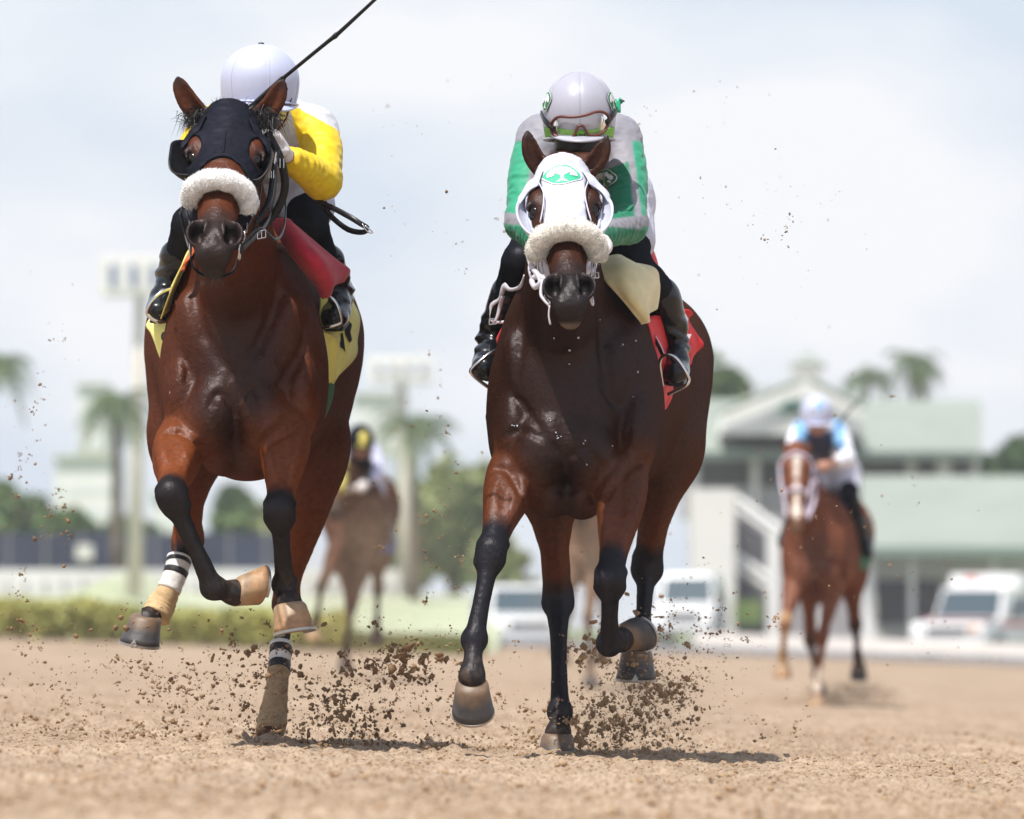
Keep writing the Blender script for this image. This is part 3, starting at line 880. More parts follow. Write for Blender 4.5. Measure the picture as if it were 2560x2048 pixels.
S2 = dict(
    at=(1440, 1886, 25.2), lo=(-.24, 23.35, -.02), hi=(.66, 26.5, 1.96), ysplit=24.75,
    head=((1411, 523), (1423, 722), 23.84, .01, 1.0),
    torso=[(1430, 1010, 24.52, 115, 150), (1430, 1010, 24.64, 172, 245), (1440, 1000, 24.9, 198, 282), (1464, 985, 25.2, 222, 288), (1494, 955, 25.5, 244, 282),
           (1518, 925, 25.8, 246, 255), (1526, 905, 26.05, 228, 220), (1530, 880, 26.25, 140, 150)],
    neck=[(1430, 930, 24.92, 150, .27), (1415, 820, 24.66, 118, .235), (1408, 700, 24.42, 98, .20), (1408, 585, 24.17, 78, .155), (1410, 500, 24.0, 62, .10)],
    muscles=[(1430, 980, 24.60, 180, .17, 255, .07), (1350, 780, 24.68, 64, .14, 120, .08, -.4), (1485, 780, 24.68, 66, .14, 120, .08, .4), (1300, 980, 24.72, 74, .20, 210, .08, -.16), (1576, 965, 24.72, 78, .20, 230, .08, .16),
             (1286, 1085, 24.56, 52, .12, 115, .02), (1590, 1085, 24.56, 52, .12, 115, .02),
             (1360, 1120, 24.48, 78, .105, 120, .02, -.42), (1465, 1120, 24.48, 78, .105, 120, .02, .42),
             (1340, 950, 24.53, 60, .08, 130, .035, .5), (1500, 950, 24.53, 62, .08, 130, .035, -.5),
             (1375, 1235, 24.58, 62, .12, 62, .02), (1455, 1240, 24.58, 60, .12, 60, .02),
             (1440, 730, 25.05, 70, .30, 90, .06), (1540, 700, 25.85, 120, .30, 70, .08)],
    grooves=[([(1412, 1010, 24.36), (1412, 1120, 24.34), (1412, 1230, 24.42)], [.006, .010, .008], [.02, .03, .02], .012)],
    lines=[([(1246, 1100), (1300, 1076), (1362, 1098), (1408, 1145)], .010, .014), ([(1416, 1145), (1440, 1132), (1466, 1121), (1500, 1168), (1506, 1215)], .010, .014),
           ([(1280, 985), (1318, 1030), (1372, 1094)], .009, .018), ([(1494, 930), (1526, 1000), (1556, 1022)], .010, .02), ([(1575, 1060), (1560, 1110), (1530, 1140)], .008, .016),
           ([(1230, 1172), (1264, 1172), (1290, 1208), (1312, 1262)], .012, .014), ([(1612, 1150), (1572, 1170), (1533, 1214), (1515, 1250)], .013, .016), ([(1345, 1218), (1412, 1228), (1478, 1218)], .008, .014),
           ([(1303, 760), (1299, 853), (1292, 935)], .010, .03), ([(1494, 745), (1508, 853), (1518, 935), (1538, 1004)], .012, .03), ([(1560, 1190), (1552, 1240), (1560, 1290)], .008, .014),
           ([(1245, 1190), (1236, 1235), (1250, 1285)], -.0042, .006), ([(1270, 1200), (1284, 1240), (1276, 1290)], -.004, .006), ([(1540, 1210), (1530, 1260), (1538, 1310)], -.004, .006), ([(1585, 1200), (1592, 1250), (1580, 1300)], -.0035, .006),
           ([(1590, 900), (1600, 960), (1592, 1020)], -.0035, .006), ([(1380, 1150), (1370, 1190), (1384, 1215)], -.003, .006), ([(1545, 850), (1566, 920), (1560, 975)], -.003, .006)],
    fore=[dict(p=[(1282, 1180, 24.56), (1228, 1379, 24.24), (1186, 1598, 24.16), (1180, 1690, 24.10)]),
          dict(p=[(1560, 1190, 24.52), (1525, 1450, 24.18), (1524, 1610, 24.36), (1550, 1600, 24.46)])],
    hind=[dict(p=[(1400, 900, 25.85), (1372, 1170, 25.35), (1395, 1500, 25.50), (1400, 1780, 25.22), (1396, 1832, 25.13)], gw=.72),
          dict(p=[(1660, 900, 25.85), (1662, 1110, 25.55), (1618, 1417, 25.72), (1604, 1588, 25.62), (1594, 1622, 25.56)], gw=.80)],
    hooves=[((1180, 1712, 24.09), (.03, .66, -.78), (0, -.8, -.6), 'hoof_dark', .98, 0), ((1552, 1592, 24.49), (.55, .65, .5), (.5, .2, -.8), 'hoof_dark', .95),
            ((1394, 1840, 25.12), (-.02, .08, -.99), (-.05, -1, -.1), 'hoof_dark', .98), ((1592, 1632, 25.55), (-.02, .10, -.98), (-.05, -1, -.1), 'hoof_dark', .98)],
    ears=[[(1358, 432, 24.0), (1334, 392, 23.98), (1321, 352, 23.97), (1318, 322, 23.97)], [(1462, 436, 24.0), (1494, 398, 23.98), (1511, 364, 23.97), (1519, 334, 23.97)]],
    base=(.046, .0145, .0062), base2=(.024, .0085, .005), arm=(.13, .037, .012), black=(.010, .010, .014), muzzle=(.014, .012, .013), chin=(.15, .11, .08),
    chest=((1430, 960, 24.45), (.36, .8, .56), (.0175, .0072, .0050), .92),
    blacks=[([(1228, 1370, 24.22), (1184, 1601, 24.16), (1178, 1720, 24.1)], [.09, .07, .07], .06),
            ([(1520, 1430, 24.15), (1524, 1622, 24.36), (1566, 1576, 24.5)], [.09, .08, .08], .05),
            ([(1398, 1540, 25.5), (1400, 1784, 25.22), (1390, 1850, 25.1)], [.08, .07, .07], .10),
            ([(1616, 1420, 25.70), (1604, 1588, 25.62), (1588, 1650, 25.5)], [.07, .08, .07], .06)],
)
# ------------------------------------------------------------------ tack worn by the horses
def head_shell(name, H, parent, m, grow, carve, keep, vox=.0042, cols=None):
    """a cloth hood: the head's own surface grown outwards, with openings"""
    c = H(0, .10, -.08); e = .36 * H.k
    fd = Field(np.arange(c[0] - .17, c[0] + .17, vox), np.arange(c[1] - e, c[1] + .30, vox * 1.2), np.arange(c[2] - .30, c[2] + .30, vox))
    head_prims(fd, H, grow=grow, fine=False)
    X = fd.x[:, None, None] - H.E[0]; Y = fd.y[None, :, None] - H.E[1]; Z = fd.z[None, None, :] - H.E[2]
    g = [(X * a[0] + Y * a[1] + Z * a[2]) / H.k for a in (H.e1, H.e2, H.e3)]
    x, s, n = g[0], g[1] + .02, g[2] - .045
    fd.F = np.maximum(fd.F, keep(x, s, n).astype(np.float32) * H.k)
    for c_ in carve: c_(fd)
    V, Q = fd.mesh(relax=2)
    V = V + vnormals(V, Q) * (wobble(V * np.array([.6, 1, 1.5]), 24, 4) * .0020)[:, None]
    return mesh_obj(name, V, Q, m, parent, cols=cols(V) if cols else None)

def fleece_roll(name, H, arc, r, m, parent, seed):
    """noseband roll of fleece: arc = local (x, s, n) points"""
    P = catmull([H(*a) for a in arc], 8)
    t = np.linspace(0, 1, len(P))
    rr = r * H.k * (0.72 + .28 * np.clip(np.sin(t * np.pi) * 2.2, 0, 1)) * (1 + .04 * np.sin(t * 40 + seed))
    rr[0] *= .55; rr[-1] *= .55
    V, Fq = loft_mesh(P, rr, rr * .92, H.e3, 26)
    V = np.array(V); V += (unit_rows(V - P[np.repeat(np.arange(len(P)), 26)])) * (wobble(V, 34, seed) * .004)[:, None]
    o = mesh_obj(name, V, Fq, m, parent)
    rs = np.random.RandomState(seed)
    n = 13000
    T, U, Vv = frames(P, H.e3)
    i = rs.randint(1, len(P) - 1, n); a = rs.rand(n) * 2 * np.pi
    rad = U[i] * np.cos(a)[:, None] + Vv[i] * np.sin(a)[:, None]
    jit = T[i] * (rs.rand(n)[:, None] - .5) * .01
    roots = P[i] + jit + rad * (rr[i] * .95)[:, None]
    strands('fleece_pile', roots, rad * .8 + T[i] * .3 * rs.normal(size=(n, 1)), .0060, .0008, m, o, seed + 1, curl=.40, seg=2)['kind'] = 'stuff'
    return o

def unit_rows(A): return A / (np.linalg.norm(A, axis=1)[:, None] + 1e-9)

def strap(name, pts, w, m, parent, lat, t=.0022, sub=6):
    P = catmull(pts, sub)
    v, f = loft_mesh(P, np.full(len(P), w), np.full(len(P), t), lat, 8, e=5)
    return mesh_obj(name, v, f, m, parent, smooth=True)

def ring_obj(name, c, R, r, ax, m, parent, n=20):
    ax = unit(ax); u = unit(np.cross(ax, [0.3, .2, .93])); v = np.cross(ax, u)
    th = np.linspace(0, 2 * np.pi, n + 1)
    P = np.array([c + R * (math.cos(t) * u + math.sin(t) * v) for t in th])
    vs, fs = loft_mesh(P, np.full(n + 1, r), np.full(n + 1, r), ax, 7, caps=False)
    return mesh_obj(name, vs, fs, m, parent)

def buckle(c, u, v, w, h, m, parent):
    """rectangular frame buckle with a tongue"""
    u, v = unit(u), unit(v); b = MB()
    for a0, a1 in (((-w, -h), (w, -h)), ((w, -h), (w, h)), ((w, h), (-w, h)), ((-w, h), (-w, -h)), ((0, -h), (0, h))):
        b.tube([c + u * a0[0] + v * a0[1], c + u * a1[0] + v * a1[1]], [.0016, .0016], n=6)
    return b.build('buckle', m, parent)

def cup(name, H, sx, m, parent, ew=.052, eh=.080, e=1.6, depth=.075, cx=.083, cs=.018, thick=.003, xout=0.0):
    """blinker cup: half shell standing out beside the eye, open to the front"""
    rows = []
    nphi, nd = 26, 8
    for j in range(nd + 1):
        q = j / nd                                   # 0 rim .. 1 base behind the eye
        row = []
        for i in range(nphi + 1):
            ph = math.pi * i / nphi
            ss, cc = math.sin(ph), math.cos(ph)
            ax_ = abs(ss) ** (2 / e); as_ = math.copysign(abs(cc) ** (2 / e), cc)
            kx = (1 - q ** 1.8 * .95); ks = 1 - q ** 2 * .35
            row.append(H(sx * (cx + (ew + xout * (1 - q)) * ax_ * kx), cs - eh * as_ * ks, -.030 - depth * q - .018 * abs(as_) ** 2))
        rows.append(row)
    V, Q = patch_mesh(rows, 1, 1, thick=thick * (1 if sx > 0 else -1))
    o = mesh_obj(name, V, Q, m, parent)
    rim = np.array(rows[0])
    vs, fs = loft_mesh(catmull(rim[::2], 3), .0028, .0028, H.e3, 8)
    mesh_obj('rim', vs, fs, m, o)
    return o
for _k in ():
    pass

def brow_wings(H, hood, m, k=1.0, drop_=0.0):
    for sx in (-1, 1):
        rows = [[(.050, -.125, -.014), (.076, -.112, -.034), (.094 * k, -.098, -.060)],
                [(.058, -.090, .004), (.092 * k, -.082, -.018), (.117 * k, -.064, -.046)],
                [(.068, -.060, .002), (.102 * k, -.050, -.014), (.132 * k, -.022 + drop_, -.036)],
                [(.073, -.044, -.006), (.104 * k, -.030, -.022), (.130 * k, .004 + drop_, -.042)]]
        V, Q = patch_mesh([[H(sx * a, b, c) for a, b, c in r] for r in rows], 6, 6, thick=.004 * sx, wob=lambda u, v: .0016 * np.sin(9 * u + 5 * v))
        mesh_obj('brow_wing', V, Q, m, hood)

# ---- left horse: black hood, black bridle, white fleece --------------------
def tack_left(root, H):
    k = H.k; R = H.R
    def keep(x, s, n):
        a = np.maximum(-(s + .165), s - (.16 + .55 * np.abs(x)) )
        face = .080 + 9.0 * x * x                         # arch over the bridge of the nose
        arch = np.where(np.abs(x) < .078, s - face, -1)
        arch = np.where(n < -.085, -1, arch)
        b = np.maximum(s - .235, -(n + .235))
        return np.maximum(np.maximum(a * 0 - 1, arch), np.maximum(b, -(s + .165)))
    carve = [lambda f, q=q: f.ell(H(q * .096, .012, -.030), np.array([.031, .050, .055]) * k, R, k=.006, op='s') for q in (-1, 1)]
    hood = head_shell('hood', H, root, M['blk_cloth'], .009, carve, keep)
    brow_wings(H, hood, M['blk_cloth'], .92)
    # centre seam and edge binding
    cs = [H(0, s, n) for s, n in [(-.15, -.015), (-.10, .001), (-.05, .0075), (0, .009), (.05, .0065), (.068, .004)]]
    tube_obj('seam', cs, .0022, M['blk_cloth'], hood, n=6)
    cup('blinker_cup', H, -1, M['blk_leather'], root, ew=.050, eh=.080, e=4.5, depth=.05, cx=.083, cs=.026, xout=.016)
    cup('blinker_cup', H, 1, M['blk_leather'], root, ew=.045, eh=.088, e=2.2, depth=.07, cx=.083, cs=.030)
    fleece_roll('noseband_roll', H, [(-.074, .205, -.075), (-.078, .208, -.045), (-.060, .220, .004), (-.01, .226, .030), (.048, .222, .012), (.076, .222, -.032), (.077, .235, -.075)], .028, M['fleece'], root, 3)
    # cheek straps, bit rings, chin strap
    for sx in (-1, 1):
        strap('cheek_strap', [H(sx * .100, .02, -.13), H(sx * .098, .12, -.13), H(sx * .083, .22, -.115), H(sx * .070, .31, -.10), H(sx * .062, .365, -.088)], .010, M['blk_leather'], root, (0, 1, 0))
        strap('noseband_strap', [H(sx * .106, .225, -.085), H(sx * .085, .27, -.13), H(sx * .04, .28, -.165), H(0, .285, -.175)], .009, M['blk_leather'], root, H.e2)
        ring_obj('bit_ring', H(sx * .066, .385, -.088), .027, .0032, H.e1, M['steel'], root)
        ring_obj('bit_ring', H(sx * .074, .30, -.10), .014, .0026, H.e1, M['steel'], root)
        buckle(H(sx * .101, .13, -.122), H.e3, H.e2, .010, .012, M['steel'], root)
        buckle(H(sx * .078, .265, -.10), H.e3, H.e2, .009, .010, M['steel'], root)
        strap('chin_strap', [H(sx * .066, .40, -.095), H(sx * .050, .42, -.135), H(0, .43, -.155)], .007, M['blk_leather'], root, H.e2)
    # reins from the bit back to the hands
    tube_obj('rein', [H(.068, .39, -.09), W(640, 590, 23.75), W(672, 548, 23.95), W(690, 470, 24.15), W(690, 392, 24.25)], [.006, .007, .007, .007, .007], M['blk_leather'], root, flat=.35, lat=(0, .3, 1))
    tube_obj('rein', [H(-.068, .39, -.09), W(462, 580, 23.85), W(455, 520, 24.1), W(500, 440, 24.3)], .007, M['blk_leather'], root, flat=.35, lat=(0, .3, 1))
    tube_obj('rein', [H(.070, .36, -.09), W(650, 572, 23.7), W(690, 600, 23.8), W(712, 560, 24.0), W(712, 470, 24.15), W(700, 400, 24.25)], .0055, M['blk_leather'], root, flat=.5, lat=(0, .3, 1))
    buckle(W(654, 586, 23.70), (1, 0, .2), (0, 0, 1), .012, .011, M['steel'], root)
    strap('throat_strap', [W(668, 330, 24.0), W(702, 400, 24.0), W(712, 470, 24.02), W(690, 530, 24.05), W(650, 570, 24.05)], .012, M['blk_leather'], root, (1, 0, 0))
    strap('throat_strap', [W(694, 372, 23.98), W(682, 440, 23.92), W(672, 500, 23.86), W(640, 560, 23.8)], .008, M['blk_leather'], root, (1, 0, 0))
    buckle(W(700, 408, 23.95), (1, 0, 0), (0, 0, 1), .011, .014, M['steel'], root)
    buckle(W(678, 436, 23.90), (1, 0, 0), (0, 0, 1), .007, .011, M['steel'], root)
    # forelock and tufts beside the ears
    rs = np.random.RandomState(5)
    roots = [H(rs.uniform(-.045, .055), rs.uniform(-.175, -.14), rs.uniform(-.03, .0)) for _ in range(420)]
    dirs = [H.e3 * .6 - H.e2 * .7 + H.e1 * rs.uniform(-.3, .8) for _ in roots]
    strands('forelock', roots, dirs, .045, .0011, M['hair'], root, 6, curl=.25, grav=.5)
    for (px, py, dx) in ((500, 292, -.5), (664, 292, .5)):
        c = W(px, py, 24.0)
        n = 900
        roots = c + rs.normal(size=(n, 3)) * np.array([.020, .016, .014])
        dirs = [np.array([dx * .4 + rs.uniform(-.4, .4), -.4, rs.uniform(-1, .1)]) for _ in range(n)]
        strands('mane_tuft', roots, dirs, .040, .0011, M['hair'], root, 7, curl=.3, grav=.4)
    # whiskers on the chin
    roots = [H(rs.uniform(-.035, .035), .49 + rs.uniform(-.015, .01), -.12 + rs.uniform(-.02, .02)) for _ in range(120)]
    strands('whisker', roots, [H.e2 * .8 + H.e1 * rs.uniform(-.8, .8) for _ in roots], .018, .0004, M['hair'], root, 9, seg=2)

def bvh_of(ob):
    from mathutils.bvhtree import BVHTree
    o_ = np.array(ob.location); p = ob.parent
    while p is not None: o_ = o_ + np.array(p.location); p = p.parent
    me = ob.data
    v = np.empty(len(me.vertices) * 3, np.float32); me.vertices.foreach_get('co', v); v = v.reshape(-1, 3) + o_
    return BVHTree.FromPolygons([tuple(p) for p in v], [tuple(p.vertices) for p in me.polygons])

def drop(bvh, p, d, h=0.0):
    """p moved along d onto the surface, standing h proud"""
    hit = bvh.ray_cast(Vector(p), Vector(d))
    if hit[0] is None: return np.array(p)
    n = hit[1]
    if n.dot(Vector(d)) > 0: n = -n
    return np.array(hit[0] + n * h)

def tree_emblem(name, to, parent, seed=1, sc=1.0, outer='print_green'):
    """blossom shaped plate with a spreading white tree; to(u, v, h) maps the flat badge onto the cloth"""
    def blob(s, h, m, n, nm, par):
        P = []
        for i in range(n):
            t = 2 * math.pi * i / n
            r = 1 + .06 * math.cos(4 * t + .6) + .03 * math.sin(3 * t)
            P.append((s * r * math.cos(t), s * r * math.sin(t) * .52))
        V = []; Fq = []
        for rr in (0, .5, 1):
            for p in P: V.append(to(p[0] * rr * sc, p[1] * rr * sc, h))
        for a in range(2):
            for i in range(n):
                j = (i + 1) % n
                Fq.append((a * n + i, a * n + j, (a + 1) * n + j, (a + 1) * n + i))
        return mesh_obj(nm, V, Fq, m, par)
    e = blob(1.0, .0010, M['print_black'], 40, name, parent)
    blob(.975, .0016, M['print_white'], 40, 'badge_edge', e)
    blob(.90, .0022, M[outer], 40, 'badge_ground', e)
    V = []; Fq = []
    def quadline(p, q, w0, w1, h=.0030):
        p, q = np.array(p), np.array(q); d = q - p; d = d / (np.linalg.norm(d) + 1e-9); s_ = np.array([-d[1], d[0]]); b = len(V)
        for a, w in ((p, w0), (q, w1)):
            V.append(to(*((a - s_ * w) * sc), h)); V.append(to(*((a + s_ * w) * sc), h))
        Fq.append((b, b + 2, b + 3, b + 1))
    rs = random.Random(seed)
    quadline((0.02, -.32), (0, -.02), .085, .055)
    for a in (-.30, -.16, .02, .16, .30): quadline((0.02, -.26), (a, -.40 - .02 * rs.random()), .035, .01)
    for i in range(13):
        t = math.pi * (i + .5) / 13
        ex, ey = .70 * math.cos(t), .02 + .34 * math.sin(t)
        mid = (ex * .5, ey * .45 + .06)
        quadline((0, -.05), mid, .035, .025); quadline(mid, (ex, ey), .025, .012)
    for i in range(230):
        t = rs.uniform(-.18, math.pi + .18); r = rs.uniform(.35, 1.0) ** .6
        ux, uy = .74 * r * math.cos(t), -.02 + .38 * r * math.sin(t); q = rs.uniform(.022, .05); b = len(V)
        for j in range(5):
            w = j * 1.2566 + rs.random() * .5
            V.append(to((ux + q * math.cos(w)) * sc, (uy + q * math.sin(w)) * sc, .0034 + rs.random() * .0004))
        Fq.append(tuple(range(b, b + 5)))
    mesh_obj('badge_tree', V, Fq, M['print_white'], e, smooth=False)
    return e

def tack_right(root, H):
    k = H.k; R = H.R
    def keep(x, s, n):
        return np.maximum(np.maximum(s - .215, -(s + .165)), -(n + .235))
    carve = [lambda f, q=q: f.loft([H(q * .080, -.050, -.028), H(q * .086, .03, -.025), H(q * .076, .125, -.030)], np.array([.018, .026, .010]) * k, np.array([.05, .05, .05]) * k, H.e1, k=.006, op='s') for q in (-1, 1)]
    hood = head_shell('hood', H, root, M['wht_cloth'], .007, carve, keep)
    for sx in (-1, 1):
        c = cup('blinker_cup', H, sx, M['wht_cloth'], root, ew=.060, eh=.098, e=2.0, depth=.065, cx=.080, cs=.040, thick=.004)
        # piping of the ear opening
        tube_obj('ear_piping', [H(sx * .030, -.150, -.030), H(sx * .060, -.118, -.022), H(sx * .082, -.075, -.028), H(sx * .092, -.035, -.045)], .0055, M['wht_cloth'], hood, n=8)
        tube_obj('eye_piping', [H(sx * .072, -.048, .002), H(sx * .060, .01, .008), H(sx * .064, .07, .004), H(sx * .074, .118, -.012)], .0022, M['wht_cloth'], hood, n=6)
        strap('cheek_strap', [H(sx * .088, .13, -.10), H(sx * .082, .22, -.105), H(sx * .072, .30, -.100), H(sx * .064, .36, -.090)], .010, M['wht_leather'], root, (0, 1, 0))
        strap('cheek_strap', [H(sx * .076, .15, -.075), H(sx * .072, .23, -.085), H(sx * .066, .30, -.088)], .0055, M['wht_leather'], root, (0, 1, 0))
        ring_obj('bit_ring', H(sx * .063, .375, -.088), .022, .0034, H.e1 + H.e3 * .3, M['wht_leather'], root)
        buckle(H(sx * .080, .27, -.092), H.e1, H.e2, .009, .012, M['steel'], root)
    brow_wings(H, hood, M['wht_cloth'], 1.0)
    # knotted straps on the near side
    tube_obj('knotted_rein', [W(1322, 640, 23.78), W(1330, 668, 23.72), W(1345, 688, 23.66), (W(1352, 705, 23.62)), W(1338, 718, 23.64), W(1330, 700, 23.68), W(1346, 690, 23.66), W(1362, 700, 23.6)], .0085, M['wht_leather'], root, n=8)
    tube_obj('bit_loop', [W(1356, 700, 23.6), W(1352, 735, 23.58), W(1362, 752, 23.56), W(1374, 764, 23.55)], .0048, M['wht_leather'], root, n=8)
    tube_obj('bit_loop', [W(1374, 764, 23.54), W(1372, 790, 23.54), W(1376, 812, 23.54)], .0028, M['wht_leather'], root, n=8)
    fleece_roll('noseband_roll', H, [(-.084, .215, -.075), (-.086, .208, -.040), (-.064, .206, .008), (0, .204, .032), (.064, .206, .008), (.086, .212, -.040), (.085, .225, -.077)], .033, M['fleece2'], root, 8)
    # reins to the jockey's hands
    for pts in ([W(1330, 700, 23.7), W(1322, 672, 23.95), W(1330, 640, 24.2)], [W(1478, 692, 23.7), W(1492, 650, 23.95), W(1480, 610, 24.2)]):
        tube_obj('rein', pts, .008, M['wht_leather'], root, flat=.4, lat=(0, .4, 1))
    # badge on the forehead
    bv = bvh_of(hood)
    d = np.array([0, 1.0, -.25])
    def to(u, v, h):
        return drop(bv, H(-.004 + u * .058, -.070 - v * .078, .10), -H.e3 + .6 * H.e2 * 0, h)
    tree_emblem('hood_badge', to, hood)
# ------------------------------------------------------------------ jockeys
def jprims(fd, J, g, which, wr=None):
    """which: torso, arms, hands, legs, head"""
    A = lambda *r: np.array(r) * J.get('k', 1.0) + g
    w = {k: W(*v) for k, v in J['p'].items()}
    if 'torso' in which:
        mid = (w['hip'] + w['chest']) / 2 + np.array([0, 0, .03])
        fd.loft([w['hip'], mid, w['chest'], w['neck']], A(.150, .135, .165, .085), A(.125, .115, .115, .075), k=.04, n=6)
        for s_ in 'LR':
            fd.loft([w['chest'] * .5 + w['neck'] * .1 + w['sh' + s_] * .4, w['sh' + s_]], A(.082, .060), k=.05, n=1)
    if 'hips' in which:
        fd.loft([w['hip'] + np.array([0, .08, -.01]), w['hip'] * .7 + w['chest'] * .3], A(.165, .140), A(.135, .12), k=.05, n=1)
        for s_ in 'LR':
            fd.loft([w['hip'] * .35 + w['hip' + s_] * .65, w['hip' + s_] * .45 + w['kn' + s_] * .55], A(.110, .078), k=.05, n=1)
    if 'thigh' in which:
        for s_ in 'LR': fd.loft([w['hip' + s_], w['hip' + s_] * .4 + w['kn' + s_] * .6, w['kn' + s_]], A(.095, .075, .060), k=.03, n=4)
    if 'arms' in which:
        for s_ in 'LR':
            S, E, R_ = w['sh' + s_], w['el' + s_], w['wr' + s_]
            mo = np.array([.014 if s_ == 'R' else -.014, 0, 0])
            fd.loft([S, S * .6 + E * .4 + mo, E], A(.062, .057, .047), k=.03, n=5)
            fd.loft([E, E * .55 + R_ * .45, R_ * J.get('cuff', 1.0) + E * (1 - J.get('cuff', 1.0))], A(.048, .043, .033), k=.03, n=5)
    if 'forearms' in which:
        for s_ in 'LR': fd.loft([w['el' + s_], w['wr' + s_], w['ha' + s_] * .3 + w['wr' + s_] * .7], A(.036, .026, .026), k=.02, n=3)
    if 'shins' in which:
        for s_ in 'LR':
            K, An, T = w['kn' + s_], w['an' + s_], w['to' + s_]
            sh = J.get('shin' + s_)
            P = [K] + ([W(*q) for q in sh] if sh else [K * .5 + An * .5]) + [An]
            n_ = len(P)
            fd.loft(P, A(*np.interp(np.linspace(0, 1, n_), [0, .35, .75, 1], [.060, .056, .043, .040])), k=.02, n=5)
    if 'feet' in which:
        for s_ in 'LR':
            An, T = w['an' + s_], w['to' + s_]
            d = T - An; fwd = unit(np.array([d[0], d[1], d[2] * .4])); 
            heel = An + np.array([0, .035, -.045]); ball = T * .62 + An * .38 + np.array([0, 0, -.012])
            fd.loft([heel, An * .6 + T * .4, ball, T + fwd * .01], A(.034, .040, .043, .034), A(.034, .040, .036, .028), k=.025, n=5)
    if 'head' in which:
        c = w['head']; fy, fz = J.get('face', (-.03, -.075))
        fc = c + np.array([J.get('facex', 0), fy, fz])
        fd.ell(c, A(.082, .098, .088), k=.03)
        fd.ell(fc, A(.066, .070, .075), k=.03)
        fd.ell(fc + np.array([0, -.058, -.005]), A(.013, .022, .024), k=.014)       # nose
        fd.ell(fc + np.array([0, -.045, -.060]), A(.030, .028, .022), k=.025)       # chin
        fd.loft([fc + np.array([-.022, -.068, -.037]), fc + np.array([.022, -.068, -.037])], A(.004, .004), k=.006, n=1, op='s')
        for sx in (-1, 1):
            fd.ell(fc + np.array([sx * .027, -.064, .014]), A(.014, .012, .009), k=.008, op='s')
            fd.ell(c + np.array([sx * .080, .01, -.055]), A(.010, .020, .030), k=.01)  # ears
        fd.loft([c + np.array([0, .03, -.04]), w['neck']], A(.058, .062), k=.03, n=1)

def gloved_hand(fd, wr, ha, up, g=0.0, side=1):
    """palm and five fingers curled round a rein; up = direction of the knuckles' back"""
    f = unit(ha - wr); up = unit(up - (up @ f) * f); s_ = np.cross(f, up) * side
    A = lambda *r: np.array(r) + g
    c = wr + f * .055
    fd.loft([wr, wr + f * .03, c + f * .02], A(.024, .028, .036), A(.020, .020, .017), lat=s_, k=.012, n=3)
    for i, (o, l) in enumerate(((-.030, .026), (-.010, .031), (.010, .030), (.029, .024))):
        b = c + f * .022 + s_ * o
        p1 = b + f * .022 - up * .004; p2 = p1 + f * .010 - up * l; p3 = p2 - f * .022 - up * .010
        fd.loft([b, p1, p2, p3], A(.0098, .0095, .0088, .0078), k=.003, n=4)
    t0 = wr + f * .03 - s_ * .026; fd.loft([t0, t0 + f * .02 - s_ * .014 - up * .012, t0 + f * .045 - s_ * .010 - up * .022, t0 + f * .055 + s_ * .002 - up * .030], A(.013, .0115, .010, .008), k=.006, n=4)

def jfield(J, vox, g, which):
    pts = np.array([W(*v) for v in J['p'].values()])
    sel = {'up': ['sh', 'el', 'wr', 'ch', 'ne', 'hi', 'he', 'ha'], 'low': ['kn', 'an', 'to', 'hi']}
    keys = []
    for k_, v in J['p'].items():
        if ('torso' in which or 'arms' in which or 'head' in which) and k_[:2] in sel['up']: keys.append(k_)
        if ('shins' in which or 'hips' in which or 'thigh' in which) and k_[:2] in sel['low']: keys.append(k_)
        if 'hips' in which and k_[:2] == 'ch': keys.append(k_)
    P = np.array([W(*J['p'][k_]) for k_ in set(keys)])
    lo, hi = P.min(0) - .22, P.max(0) + .22
    return Field(np.arange(lo[0], hi[0], vox), np.arange(lo[1], hi[1], vox * 1.15), np.arange(lo[2], hi[2], vox))

def garment(name, J, which, g, vox, m, parent, wr=0.0, wf=18, seed=1, cols=None, clip=None, aniso=None):
    fd = jfield(J, vox, g, which)
    jprims(fd, J, g, which)
    if clip: clip(fd)
    V, Q = fd.mesh(relax=2)
    if len(V) == 0: return None
    if wr:
        N = vnormals(V, Q)
        P = V if aniso is None else V * np.array(aniso)
        w = wobble(P, wf, seed) * .6 + wobble(P, wf * 2.1, seed + 5) * .4
        V = V + N * (-np.abs(w) * wr * 2 + wr)[:, None]
    if 'arms' in which:
        N = vnormals(V, Q)
        for s_ in 'LR':
            S, E, R_ = [W(*J['p'][k + s_]) for k in ('sh', 'el', 'wr')]
            for A_, B_, f_, am, sd2 in ((S, E, 5.5, .0030, 2), (E, R_, 8.5, .0034, 4)):
                L2 = (B_ - A_) @ (B_ - A_); t = ((V - A_) @ (B_ - A_)) / L2
                d = np.linalg.norm(V - (A_ + np.clip(t, 0, 1)[:, None] * (B_ - A_)), axis=1)
                w = (1 - sstep(.055, .085, d)) * sstep(.0, .35, t) * (1 - sstep(.97, 1.1, t))
                wv = np.sin(6.283 * (t * f_ + .55 * wobble(V, 7, sd2)))
                V = V + N * (w * am * (np.sign(wv) * np.abs(wv) ** .7) * (.5 + .5 * wobble(V, 5, sd2 + 1)))[:, None]
    c = cols(V) if cols else None
    return mesh_obj(name, V, Q, m, parent, cols=c)

